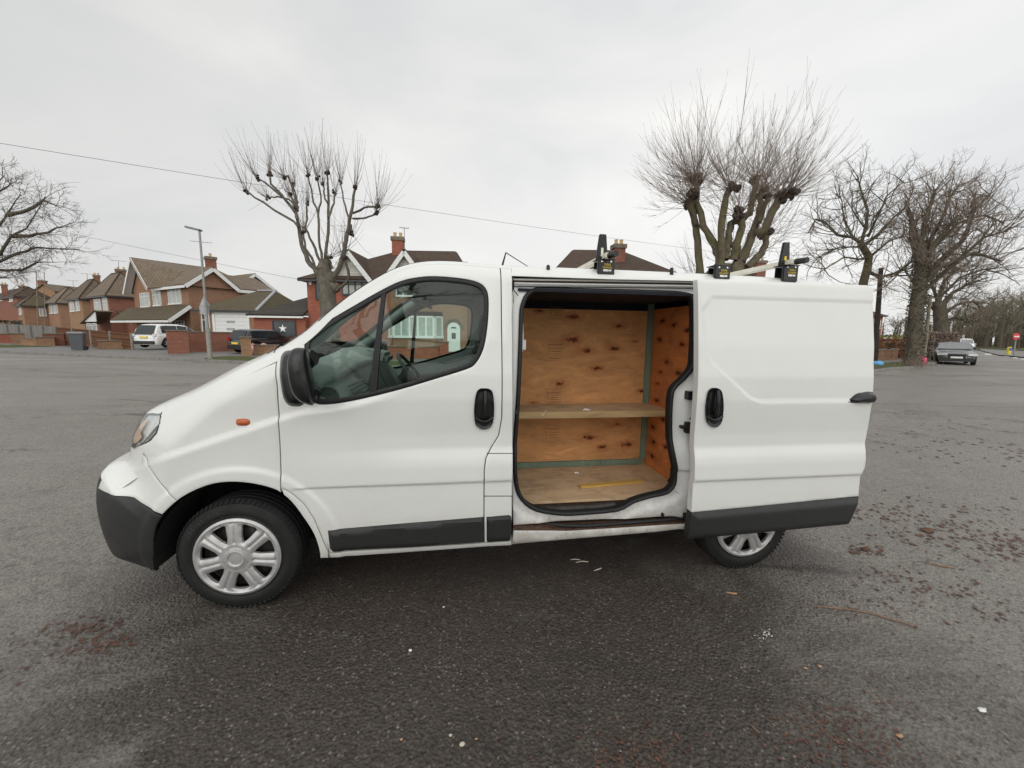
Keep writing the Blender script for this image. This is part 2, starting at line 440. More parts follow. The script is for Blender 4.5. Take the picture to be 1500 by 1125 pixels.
def inset(P, d):
    P = np.array(P); 
    if area(P) < 0: P = P[::-1]
    a = np.roll(P, 1, 0); b = np.roll(P, -1, 0)
    e1 = P - a; e2 = b - P
    n1 = np.stack([-e1[:, 1], e1[:, 0]], 1) / (np.hypot(e1[:, 0], e1[:, 1])[:, None] + 1e-12)
    n2 = np.stack([-e2[:, 1], e2[:, 0]], 1) / (np.hypot(e2[:, 0], e2[:, 1])[:, None] + 1e-12)
    n = n1 + n2; l = np.hypot(n[:, 0], n[:, 1])[:, None]; n = n / np.maximum(l, .5)
    return [tuple(q) for q in P + n * d]
def in_poly(x, z, P):
    c = np.zeros(x.shape, bool); N = len(P)
    for i in range(N):
        x1, z1 = P[i]; x2, z2 = P[(i + 1) % N]
        if z1 == z2: continue
        m = ((z1 > z) != (z2 > z)) & (x < (x2 - x1) * (z - z1) / (z2 - z1) + x1)
        c ^= m
    return c
def bdist(x, z, P):
    if len(x) < 4: x = np.asarray(x, float)
    best = np.full(x.shape, 9.)
    for i in range(len(P)):
        a = P[i]; b = P[(i + 1) % len(P)]; ex = b[0] - a[0]; ez = b[1] - a[1]; L2 = ex * ex + ez * ez + 1e-12
        t = np.clip(((x - a[0]) * ex + (z - a[1]) * ez) / L2, 0, 1)
        best = np.minimum(best, np.hypot(x - a[0] - t * ex, z - a[1] - t * ez))
    return best
def panel(name, poly, mat, parent=VAN, holes=(), gap=.003, grid=.014, kind='body', extra=0.0, flange=.02, soft=.0022, mirror=False, bstep=None, yfun=None):
    bstep = bstep or grid
    outer = resample(poly, bstep); outer = inset(outer, gap) if gap else outer
    hs = []
    for h in holes:
        h2 = resample(h, bstep)
        if area(h2) < 0: h2 = h2[::-1]
        hs.append(inset(h2, -gap) if gap else h2)
    inner_ring = inset(outer, .006) if soft else None
    loops = [outer] + hs; rings = []
    if soft:
        rings = [inner_ring] + [inset(h, -.006) for h in hs]
    pts = []; edges = []
    for L in loops:
        i = len(pts); pts += list(L); edges += [(i + k, i + (k + 1) % len(L)) for k in range(len(L))]
    nb = len(pts)
    for L in rings: pts += list(L)
    xs = np.array([p[0] for p in outer]); zs = np.array([p[1] for p in outer])
    gx, gz = np.meshgrid(np.arange(xs.min() + grid / 2, xs.max(), grid), np.arange(zs.min() + grid / 2, zs.max(), grid))
    gx = gx.ravel(); gz = gz.ravel(); m = in_poly(gx, gz, outer)
    for h in hs: m &= ~in_poly(gx, gz, h)
    gx = gx[m]; gz = gz[m]; m = bdist(gx, gz, outer) > .011
    for h in hs: m &= bdist(gx, gz, h) > .011
    gx = gx[m]; gz = gz[m]
    if zs.min() < .68 and zs.max() > .72 and grid < .03:
        q = (gz < .684) | (gz > .714); gx = gx[q]; gz = gz[q]
        for zl in (.686, .691, .696, .701, .706, .712):
            X = np.arange(xs.min() + grid / 2, xs.max(), grid * 1.1); Z = np.full(X.shape, zl); q = in_poly(X, Z, outer)
            for h in hs: q &= ~in_poly(X, Z, h)
            X = X[q]; Z = Z[q]; q = bdist(X, Z, outer) > .010
            for h in hs: q &= bdist(X, Z, h) > .010
            gx = np.concatenate([gx, X[q]]); gz = np.concatenate([gz, Z[q]])
    pts += list(zip(gx, gz))
    vv, ee, ff, ov, _, _ = delaunay_2d_cdt([Vector(p) for p in pts], edges, [], 0, 1e-6, True)
    V2 = np.array([(v.x, v.y) for v in vv]); F = [tuple(f) for f in ff]
    cen = np.array([V2[list(f)].mean(0) for f in F])
    keep = in_poly(cen[:, 0], cen[:, 1], outer)
    for h in hs: keep &= ~in_poly(cen[:, 0], cen[:, 1], h)
    F = [f for f, k in zip(F, keep) if k]
    y = surf_y(V2[:, 0], V2[:, 1], kind, extra) if yfun is None else yfun(V2[:, 0], V2[:, 1])
    isb = np.zeros(len(V2), bool)
    for vi, src in enumerate(ov):
        if any(s < nb for s in src): isb[vi] = True
    if soft: y = y + np.where(isb, soft, 0)
    V = [(V2[i, 0], y[i], V2[i, 1]) for i in range(len(V2))]
    # orient faces towards -Y
    F2 = []
    for f in F:
        a, b, c = (V2[k] for k in f[:3]); cr = (b[0] - a[0]) * (c[1] - a[1]) - (b[1] - a[1]) * (c[0] - a[0])
        F2.append(f if cr > 0 else f[::-1])
    if flange:
        cnt = {}
        for f in F2:
            for k in range(len(f)):
                e = (f[k], f[(k + 1) % len(f)]); cnt[e] = 1
        be = [e for e in cnt if (e[1], e[0]) not in cnt]
        mp = {}
        for e in be:
            for q in e:
                if q not in mp:
                    mp[q] = len(V); V.append((V[q][0], V[q][1] + flange, V[q][2]))
        for a, b in be: F2.append((b, a, mp[a], mp[b]))
    if mirror:
        V = [(x, 2 * YC - yy, zz) for x, yy, zz in V]; F2 = [f[::-1] for f in F2]
    o = link_mesh(name, V, F2, mat, parent, True, 45, uv=False)
    return o

# ---- outlines measured off the vehicle side
arch = [(237, 754), (258.6, 734), (286.6, 718), (314.6, 708.6), (344.5, 706.4), (374, 709.6), (398.6, 716), (411, 722), (426.6, 734.8), (445, 759), (460, 783), (467.6, 805.7), (469, 817)]
A = hits(arch)
A_s = smooth_poly(A, 3, False)
seam_front = hits([(406.2, 504), (404.9, 530), (406, 567), (408.7, 610.6), (410.5, 665), (411, 714)])
# top boundary curve of the side sheet along the swept profile
def side_edge(x):      # z of the side sheet's top edge at x (about 45 degrees round the shoulder)
    x = np.atleast_1d(np.asarray(x, float)); lo = np.full(x.shape, .9); hi = np.full(x.shape, 2.0); R = radius(x)
    for _ in range(16):
        m = (lo + hi) / 2; yv = surf_y(x, m) - YS - side_off(x, m); g = yv < .36 * R
        lo = np.where(g, m, lo); hi = np.where(g, hi, m)
    return lo
xs_top = np.arange(-1.80, 2.61, .04)
TOPE = list(zip(xs_top, side_edge(xs_top)))
def top_curve(x0, x1):
    zi = lambda x: float(np.interp(x, [p[0] for p in TOPE], [p[1] for p in TOPE]))
    n = max(2, int(abs(x1 - x0) / .03)); return [(x0 + (x1 - x0) * k / n, zi(x0 + (x1 - x0) * k / n)) for k in range(n + 1)]
# front edge of side sheet (nose): x at given z
def nose_edge(z):
    lo, hi = -2.15, -1.2
    for _ in range(18):
        m = (lo + hi) / 2; R = radius(np.array([m]))[0]
        yv = surf_y(np.array([m]), np.array([z]))[0] - YS - side_off(np.array([m]), np.array([z]))[0]
        if yv > .60 * R: lo = m
        else: hi = m
    return lo
def nose_curve(z0, z1, n=14): return [(nose_edge(z0 + (z1 - z0) * k / n), z0 + (z1 - z0) * k / n) for k in range(n + 1)]

hl_low = hits([(201, 654), (209, 651), (220, 645), (229, 634), (234, 620), (237, 604)])
fb = hits([(201, 654), (208, 663), (214.5, 672), (215.5, 679), (222, 690), (240, 714), (258.6, 734)])
dk = hits([(237, 754), (215, 742), (196, 729.5), (188, 728)])
hl_low = [(max(p[0], nose_edge(p[1]) + .012), p[1]) for p in hl_low]; fb = [hl_low[0]] + fb[2:] if fb[1][0] < hl_low[0][0] + .01 else [hl_low[0]] + fb[1:]
zc = dk[-1][1] + .004
hl_tip_x = hl_low[-1][0]
nz_hb = hl_low[0][1] - .024        # z of headlamp's lower line at the nose
# wing
hl_side = [p for p in hl_low if p[1] < float(side_edge(p[0])[0]) - .004]
_q = [p for p in hl_low if p not in hl_side]
wx0 = _q[0][0] if _q else hl_low[-1][0]
wing = list(hl_side)
wing = wing + top_curve(wx0 + .01, seam_front[0][0]) + seam_front[1:] + [A_s[k] for k in range(len(A_s) - 1, -1, -1) if fb[-1][0] + .01 < A_s[k][0] < seam_front[-1][0] - .0] + fb[::-1][:-1]
panel('front_wing', wing, M['white'])
# headlamp outer part lies on side sheet; bumper parts
nose_hi = nose_curve(zc, nz_hb, 48)
bump_white = [fb[0]] + fb[1:-1] + [fb[-1]] + [a for a in A_s[::-1] if dk[0][0] + .005 < a[0] < fb[-1][0] - .01] + dk + nose_hi
panel('bumper_upper', bump_white, M['white'], gap=.002)
nose_lo = nose_curve(.262, zc)
arch_front = hits([(237, 756), (228, 771), (224.5, 790), (225, 812), (229, 837)])
bd = dk[1:] + nose_lo[::-1] + [((nose_lo[0][0] * .6 + arch_front[-1][0] * .4), .248)] + arch_front[::-1]
panel('front_bumper', bd, M['plastic'], gap=.001)
# sill / lower strip behind the arch
door_low = hits([(411, 714), (426.6, 722.6), (445, 738.5), (460, 761), (471, 787), (479, 806), (484, 810.5)])
sill_t = hits([(484, 810.5), (600, 803), (711, 795.5), (749.5, 793)])
sill_b = hits([(749.5, 799), (711, 801), (600, 809), (520, 814.5), (469, 818)])
rocker = door_low + sill_t[1:] + sill_b + [a for a in A_s[::-1] if a[0] > seam_front[-1][0] + .008]
panel('rocker_panel', rocker, M['white'], gap=.0015)
# front door
door_rear = hits([(733, 395), (734.6, 470), (735.6, 540), (735.6, 575), (735, 612), (730.5, 638), (717.5, 659.5), (711.5, 672), (709.3, 689), (709, 757), (709.5, 795.3)])
win = hits([(461, 590), (453, 574), (447.5, 545), (445.6, 515), (447.5, 500), (454, 492), (480, 471.6), (520, 447.6), (560, 425), (586.6, 412.5), (613, 406.6), (640, 405.2), (677, 408.5), (698.6, 413.5), (710.6, 422), (715, 436.6), (714.8, 463), (712, 490), (706.6, 514), (696, 532.6), (682.6, 540.6), (640, 554), (586.6, 570), (538.6, 582), (506.6, 588.6), (480, 592)])
win_s = smooth_poly(win, 3)
zi = top_curve(seam_front[0][0], door_rear[0][0])
fdoor = seam_front[::-1][:-1] + zi + door_rear[1:] + sill_t[::-1][1:] + door_low[::-1][1:-1]
fdoor = [seam_front[-1]] + seam_front[::-1][1:-1] + zi + door_rear[1:] + [p for p in sill_t[::-1] if p[0] < door_rear[-1][0] - .01] + door_low[::-1][1:-1]
FD = panel('front_door', fdoor, M['white'], holes=[win_s])
# pillar strip between door and load opening
strip_r = hits([(749.5, 394), (750.3, 470), (751, 540), (751.5, 660), (750.5, 720), (749.5, 797)])
pillar = door_rear[:-1] + [door_rear[-1]] + [sill_t[-1]] + strip_r[::-1][1:-1] + top_curve(strip_r[0][0], door_rear[0][0])
pb = hits([(713, 664), (751, 664)]); pc = hits([(709, 726.6), (751, 726.6)])
panel('pillar_panel', pillar, M['white'])
for q0, q1 in ((pb[0], pb[1]), (pc[0], pc[1])):
    mb = MB(); L = resample([q0, q1], .02, False)
    y = surf_y(np.array([p[0] for p in L]), np.array([p[1] for p in L])) - .0003
    mb.tube([(L[i][0], y[i], L[i][1]) for i in range(len(L))], .0022, 5); mb.build('panel_seam', M['void'], VAN, uv=False)
# window rubber + glass
rub_in = inset(resample(win_s, .015), .024)
panel('window_seal', win_s, M['black'], parent=FD, holes=[rub_in], gap=0, grid=.02, extra=.002, flange=.012, soft=.004)
panel('window_glass', inset(resample(win_s, .02), .014), M['glass'], parent=FD, gap=0, grid=.05, extra=.014, flange=0, soft=0)
dv = hits([(558.6, 430), (564.5, 427), (551, 576), (540, 578)])
panel('quarter_bar', dv, M['black'], parent=FD, gap=0, grid=.03, extra=.004, soft=0, flange=.03)
# mouldings
def moulding(name, px, parent, kind='body', ext=-.016):
    P = inset(resample(smooth_poly(hits(px, kind), 1), .012), .001)
    return panel(name, P, M['plastic'], parent=parent, gap=0, grid=.016, kind=kind, yfun=lambda x, z: surf_y(x, z, kind) - (.020 * np.clip(bdist(x, z, P) / .016, 0, 1) ** .5), flange=.01, soft=0)
moulding('side_moulding', [(480, 777), (600, 765.5), (708.8, 756.8), (710, 794.3), (600, 802), (488, 809), (483, 804)], FD)
moulding('side_moulding', [(712.3, 757), (746, 754), (749, 757), (750, 772), (748.5, 790), (746, 792.5), (712.5, 794.5)], VAN)

# door handles
def handle(cx0, cx1, cy0, cy1, kind, parent):
    px = [(cx0 + 3, cy0 + 8), (cx0 + 8, cy0 + 1), ((cx0 + cx1) / 2, cy0), (cx1 - 7, cy0 + 1), (cx1 - 2, cy0 + 7), (cx1, (cy0 + cy1) / 2), (cx1 - 2, cy1 - 10), (cx1 - 7, cy1 - 2), ((cx0 + cx1) / 2, cy1), (cx0 + 8, cy1 - 1.5), (cx0 + 1.5, cy1 - 9), (cx0, (cy0 + cy1) / 2)]
    P = smooth_poly(hits(px, kind), 4)
    c = np.array(P).mean(0); Pa = np.array(P)
    # rim raised, bowl sunk
    h = panel('door_handle', P, M['gloss'], parent=parent, gap=0, grid=.008, kind=kind, flange=.01, soft=0,
              yfun=lambda x, z: surf_y(x, z, kind) - .011 * (1 - sstep(bdist(x, z, P), .005, .012)) - .0016)
    mb = MB(); y0 = float(surf_y(np.array([c[0]]), np.array([c[1]]), kind)[0])
    H = (Pa[:, 1].max() - Pa[:, 1].min()) / 2
    zz = np.linspace(c[1] + H * .86, c[1] - H * .45, 12)
    pts = [(c[0] + .004, y0 - .016 - .012 * math.sin(math.pi * k / 11), z) for k, z in enumerate(zz)]
    mb.tube(pts, [.011] * 8 + [.012, .013, .015, .012], 10)
    # finger cup lip
    lw = (Pa[:, 0].max() - Pa[:, 0].min()) / 2 - .008
    mb.tube([(c[0] + lw * t, y0 - .010 - .006 * (1 - t * t), c[1] - H * .42 - .022 * (1 - t * t)) for t in np.linspace(-1, 1, 9)], .008, 8)
    g = mb.build('grip', M['gloss'], h, True, 60, uv=False)
    return h
handle(694.4, 723.6, 568.6, 628.4, 'body', FD)
# side repeater
P = smooth_poly(hits([(346, 615), (350, 613.4), (361, 613.4), (366, 616), (366, 621), (361, 623.6), (350, 623.6), (346, 621)]), 3)
panel('side_repeater', P, M['amber'], gap=0, grid=.008, flange=.01, soft=0, yfun=lambda x, z: surf_y(x, z) - .012 * sstep(bdist(x, z, P), 0, .012))

# ---- load opening
seal_px = [(786, 421.5), (772, 430), (764, 447), (762, 470), (760, 530), (756, 610), (753, 670), (754.8, 710), (764, 734), (786, 750), (822, 756), (850, 755.5), (906, 750), (930, 738), (954, 730.5), (980, 724), (991, 711), (994, 690), (990, 666), (986, 642), (986.5, 594), (990, 572), (1004, 557), (1017, 541), (1020.5, 522), (1021.5, 450), (1017, 434), (1006, 428.5), (970, 425.8), (850, 422.6), (800, 421)]
EXF = .055
seal = smooth_poly(hits(seal_px, 'body', EXF - .005), 3)
frame_o = hits([(749.8, 405), (900, 409.5), (1021, 412.5), (1050, 413.5), (1048, 600), (1040, 700), (1034, 756), (960, 757.5), (900, 762), (798.7, 766.5), (752, 769.5), (751, 700), (751, 600), (750.4, 500)], 'body', EXF)
DF = panel('door_frame', frame_o, M['frame'], holes=[seal], gap=0, grid=.02, flange=.05, soft=.004,
     yfun=lambda x, z: surf_y(x, z) + EXF + .018 * sstep(bdist(x, z, seal), .075, .045) - .014 * sstep(x, 1.38, 1.44) * sstep(z, 1.4, 1.2))
Lr = resample(seal, .025)
ys = surf_y(np.array([p[0] for p in Lr]), np.array([p[1] for p in Lr])) + EXF + .012
mb = MB(); Li = inset(Lr, .008) 
if area(Lr) < 0: ys_i = ys[::-1]
else: ys_i = ys
mb.tube([(p[0], y, p[1]) for p, y in zip(Li, ys_i)], .0135, 8, closed=True)
mb.build('door_seal', M['black'], DF, True, 60, uv=False)
# reveal: inner return of opening
mb = MB(); Lj = inset(Lr, .012); N = len(Lj)
for k in range(N):
    a, b = Lj[k], Lj[(k + 1) % N]; ya, yb = ys_i[k], ys_i[(k + 1) % N]
    mb.quad((a[0], ya, a[1]), (b[0], yb, b[1]), (b[0], yb + .055, b[1]), (a[0], ya + .055, a[1]))
mb.build('door_reveal', M['void'], DF, uv=False)
# roof rail strip over opening
rr_t = top_curve(strip_r[0][0], 2.58)
rr_b = hits([(749.5, 404), (900, 409), (1021, 411.5), (1100, 414), (1200, 417)]); rr_b = rr_b + [(2.58, rr_b[-1][1])]
panel('roof_rail', rr_t + rr_b[::-1], M['white'], gap=0, flange=.03)
# upper runner channels
for (y0, y1, ex, r, mt) in ((406.2, 410.4, .052, .006, 'void'), (409.3, 413.5, .040, .0055, 'frame'), (411.9, 416.2, .050, .004, 'rust'), (415, 418.8, .046, .005, 'frame'), (419.6, 422.3, .052, .003, 'void')):
    a = hit(752, y0, 'body', ex); b = hit(1034, y1 + .3, 'body', ex)
    L = resample([a, b], .1, False); yy = surf_y(np.array([p[0] for p in L]), np.array([p[1] for p in L])) + ex
    mb = MB(); mb.tube([(p[0], y, p[1]) for p, y in zip(L, yy)], r, 6); mb.build('runner_channel', M[mt], DF, True, uv=False)
# corner pressing (top left)
a = [hit(u, v, 'body', .04) for u, v in [(752.5, 409), (752.5, 425), (759, 433)]]
mb = MB(); mb.tube([(p[0], YS + .14 + .05 * 0 + float(surf_y(np.array([p[0]]), np.array([p[1]]))[0]) - YS - .10, p[1]) for p in a], .003, 5); mb.build('pressing_line', M['void'], DF, uv=False)
# lower slot and step
slot_b = hits([(753, 777), (800, 777), (831, 777.6), (900, 773.5), (1008, 767.5), (1045, 765)])
step_b = hits([(1045, 772.5), (1010, 775), (960, 779.6), (850, 789), (749.8, 797.6)])
STEP = panel('step_sill', slot_b + step_b, M['frame'], gap=0, grid=.02, flange=.04, soft=.004)
mb = MB(); L = resample(slot_b, .05, False)
yy = surf_y(np.array([p[0] for p in L]), np.array([p[1] for p in L]))
for k in range(len(L) - 1):
    mb.quad((L[k][0], yy[k], L[k][1]), (L[k + 1][0], yy[k + 1], L[k + 1][1]), (L[k + 1][0], yy[k + 1] + .16, L[k + 1][1] + .004), (L[k][0], yy[k] + .16, L[k][1] + .004))
mb.build('step_tread', M['rust'], VAN, uv=False)
# perished rubber strip lying along the slot
mb = MB(); pts = [hit(u, v, 'body', .02) for u, v in [(800, 768), (830, 771), (860, 771.5), (900, 768.5), (950, 764.5), (1004, 760.5)]]
mb.tube([(p[0], float(surf_y(np.array([p[0]]), np.array([p[1]]))[0]) + .03, p[1]) for p in pts], [.006, .011, .012, .010, .009, .008], 7); mb.build('track_strip', M['black'], DF, True, uv=False)
# striker, stops, latch bits on the rear jamb
def jam(px, py, w, h, d, mt, nm, ex=.02, bev=.003):
    p = hit(px, py, 'body', ex); y = float(surf_y(np.array([p[0]]), np.array([p[1]]))[0]) + ex
    mb = MB(); mb.box((p[0], y, p[1]), (w, d, h)); return mb.build(nm, M[mt], DF, bevel=bev, uv=False)
jam(1010, 579, .04, .052, .05, 'gloss', 'buffer')
jam(1006.5, 626, .030, .070, .03, 'steel', 'striker_plate'); jam(1001, 625.5, .035, .018, .045, 'steel', 'striker')
jam(1015.5, 648, .020, .13, .02, 'gloss', 'jamb_contact', .0); jam(1014.5, 705, .016, .10, .02, 'gloss', 'jamb_contact', .0)
jam(1003.5, 757, .018, .05, .03, 'black', 'roller_bracket', .03); jam(970.5, 754, .014, .022, .02, 'black', 'drain_bung', .045)
jam(757, 603, .014, .03, .02, 'steel', 'latch_eye', .045); jam(757, 704, .016, .04, .02, 'steel', 'latch_eye', .045)
for (u, v) in ((1017, 508), (1018, 548), (1010.7, 613)): jam(u, v, .006, .006, .01, 'void', 'jamb_hole', .012, 0)
mb = MB(); pts = [hit(u, v, 'body', .05) for u, v in [(989, 720), (996, 724), (1000, 735), (1001.5, 748), (1003, 738), (1005, 728), (1000, 722)]]
mb.tube([(p[0], YS + .07, p[1]) for p in pts], .0012, 4); mb.build('loose_wire', M['black'], DF, uv=False)

# ---- rear quarter behind the open door
q0 = strip_r[0][0]
xq = hits([(1034, 600)])[0][0]
arcR = [(RX_ + .385 * math.cos(t), RZ_ + .385 * math.sin(t)) for t in np.linspace(math.pi * 1.02, -.02, 24)]
rail_z = lambda x: float(np.interp(x, [p[0] for p in rr_b], [p[1] for p in rr_b]))
quarter = [(xq, .29)] + [(arcR[0][0] - .004, .29)] + arcR + [(arcR[-1][0] + .004, .34), (2.60, .36), (2.66, .7), (2.665, 1.4), (2.62, 1.75), (2.58, rail_z(2.58) - .0), (xq, rail_z(xq))]
panel('rear_quarter_panel', quarter, M['white'], gap=.002, grid=.02)
P = [(RX_ + .44, .33), (2.68, .36), (2.69, .62), (2.50, .62), (RX_ + .40, .50)]
moulding_r = panel('rear_bumper_corner', P, M['plastic'], gap=0, grid=.02, extra=-.02, flange=.04)

# ---- sliding door, drawn back along the side
sd = hits([(1021.9, 409.5), (1100, 412.3), (1200, 415.6), (1270, 417.8), (1277, 420.5), (1279.6, 431), (1280.8, 491), (1280.3, 530), (1279.6, 574), (1277.4, 593), (1272, 628), (1268, 653), (1267.6, 685), (1264.2, 692), (1258, 727), (1013.2, 751), (1017, 657), (1021, 593), (1023.6, 508)], 'sd')
SD = panel('sliding_door', sd, M['white'], kind='sd', gap=0, grid=.0125, flange=.045, soft=.003)
P = inset(resample(hits([(1013, 750.2), (1130, 739.3), (1258, 727.6), (1256, 739.5), (1243, 768), (1130, 779), (1007.8, 790.2), (1010, 770)], 'sd'), .012), .001)
panel('side_moulding', P, M['plastic'], parent=SD, gap=0, grid=.014, kind='sd', soft=0, flange=.05, yfun=lambda x, z: surf_y(x, z, 'sd') - .024 * np.clip(bdist(x, z, P) / .03, 0, 1) ** .8)
handle(1032.4, 1058, 568, 625.5, 'sd', SD)
P = smooth_poly(hits([(1243, 589.5), (1247, 582.5), (1254, 577), (1262, 575), (1278.4, 574.2), (1279, 589.6), (1262, 591)], 'sd'), 2)
Pc = P
panel('hinge_cover', Pc, M['gloss'], parent=SD, gap=0, grid=.01, kind='sd', soft=0, flange=.02, yfun=lambda x, z: surf_y(x, z, 'sd') - .035 * np.clip(bdist(x, z, Pc) / .02, 0, 1) ** .6)
# inner skin of the sliding door
mb = MB(); B = inset(resample(sd, .05), .03); 
i0 = len(mb.v); mb.v += [(p[0], float(surf_y(np.array([p[0]]), np.array([p[1]]), 'sd')[0]) + .044, p[1]) for p in B]; mb.f.append(tuple(range(len(B))))
mb.build('door_lining', M['frame'], SD, uv=False)
for z_ in (.62, 1.2, 1.82):
    pass

# ---- top sheet: bumper, bonnet, screen, roof, tail
def top_points(s, v):   # s arclength array, v -1..1 array (same shape) -> points on the shell, solved exactly
    s = np.asarray(s, float).ravel(); v = np.asarray(v, float).ravel()
    i = np.clip(np.searchsorted(PS, s) - 1, 0, len(_seg) - 1); t = (s - PS[i]) / _sl[i]
    P = PD[i] + _seg[i] * t[:, None]; D_ = _seg / _sl[:, None]
    j = np.clip(i + np.where(t > .5, 1, -1), 0, len(_seg) - 1); w = np.abs(t - .5)[:, None]; d = D_[i] * (1 - w) + D_[j] * w; d /= np.hypot(d[:, 0], d[:, 1])[:, None]
    n = np.stack([-d[:, 1], d[:, 0]], 1); x = P[:, 0].copy(); z = P[:, 1].copy()
    for _ in range(6):
        R = radius(x); S = sweepS(x); a = side_off(x, z); ye = a + .295 * R; y = ye + (.95 - ye) * (1 - np.abs(v)); yn = np.clip((.95 - y) / .95, 0, 1)
        ds = np.clip(y - a, 0, None); need = np.where(ds < R, R - np.sqrt(np.clip(R * R - (R - ds) ** 2, 0, None)), 0)
        if _ == 0: x = P[:, 0] + S * yn ** 2.6 - n[:, 0] * need * 0; z = P[:, 1].copy(); c = -need; x = x + n[:, 0] * c; z = z + n[:, 1] * c; continue
        dt = prof_dist(x - S * yn ** 2.6, z); c = np.clip(dt - need, -.02, .02) * .7
        x = x + n[:, 0] * c; z = z + n[:, 1] * c
    Y = np.where(v < 0, YS + y, 2 * YC - (YS + y)); return np.stack([x, Y, z], 1)
def top_point(s, v): return tuple(top_points([s], [v])[0])
def s_of(x=None, z=None):
    if z is not None: return float(np.interp(z, PD[:109, 1], PS[:109]))
    k = np.argmax(PD[:, 0] > x); return float(np.interp(x, PD[k - 3:k + 3, 0], PS[k - 3:k + 3]))
def vgrid():
    v = np.concatenate([1 - np.linspace(0, 1, 12) ** 1.6 * .35, np.linspace(.65, 0, 9)[1:]]); v = np.sort(np.unique(v)); return np.concatenate([-v[::-1], v[1:]])
def top_sheet(name, s0, s1, mat, parent=VAN, v0=-1, v1=1, ds=.04, lift=0):
    n = max(1, int((s1 - s0) / ds)); S = np.linspace(s0, s1, n + 1)
    Vv = vgrid(); Vv = np.array([v0] + [x for x in Vv if v0 + .01 < x < v1 - .01] + [v1])
    m = len(Vv); pts = top_points(np.repeat(S, m), np.tile(Vv, len(S))); F = []
    for i in range(n):
        for k in range(m - 1): F.append((i * m + k, (i + 1) * m + k, (i + 1) * m + k + 1, i * m + k + 1))
    o = link_mesh(name, pts, [f[::-1] for f in F], mat, parent, True, None, uv=False); return o
sB = s_of(z=.74); sH = s_of(z=nz_hb + .0); sG = s_of(z=hl_low[-1][1] + .035); sC = s_of(z=1.415); sW = s_of(z=1.46); sR = s_of(z=1.885)
s2 = float(PS[-1])
s_tail = float(PS[np.argmin(np.hypot(PD[:, 0] - 2.60, PD[:, 1] - 1.88))]); 
top_sheet('bumper_centre', s_of(z=.235), sB, M['plastic']); top_sheet('bumper_upper_centre', sB, sH, M['white'])
top_sheet('grille', sH, sG, M['black'], v0=-.45, v1=.45)
for a_, b_ in ((-.60, -.45), (.45, .60)): top_sheet('lamp_surround', sH, sG, M['white'], v0=a_, v1=b_)
BON = top_sheet('bonnet', sG, sC, M['white'], v0=-.985, v1=.985)
top_sheet('scuttle', sC, sW, M['black'], v0=-.80, v1=.80)
WS = top_sheet('windscreen', sW, sR, M['glass_ws'], v0=-.86, v1=.86)
for a_, b_ in ((-1, -.86), (.86, 1)):
    top_sheet('screen_pillar', sW, sR, M['white'], v0=a_, v1=b_)
    top_sheet('wing_top', sG, sC, M['white'], v0=a_ if a_ < 0 else .985, v1=-.985 if a_ < 0 else 1)
ROOF = top_sheet('roof', sR, s_tail, M['white'])
top_sheet('tail', s_tail, s2, M['white'])
mb = MB()
mb.tube([Vector(top_point(s, -.90)) + Vector((0, 0, .002)) for s in np.linspace(sR - .55, sR + .55, 30)], .003, 5)
mb.build('trim_line', M['black'], VAN, uv=False)
for a_, b_ in ((-1, -.80), (.80, 1)): top_sheet('pillar_foot', sC, sW, M['white'], v0=a_, v1=b_)
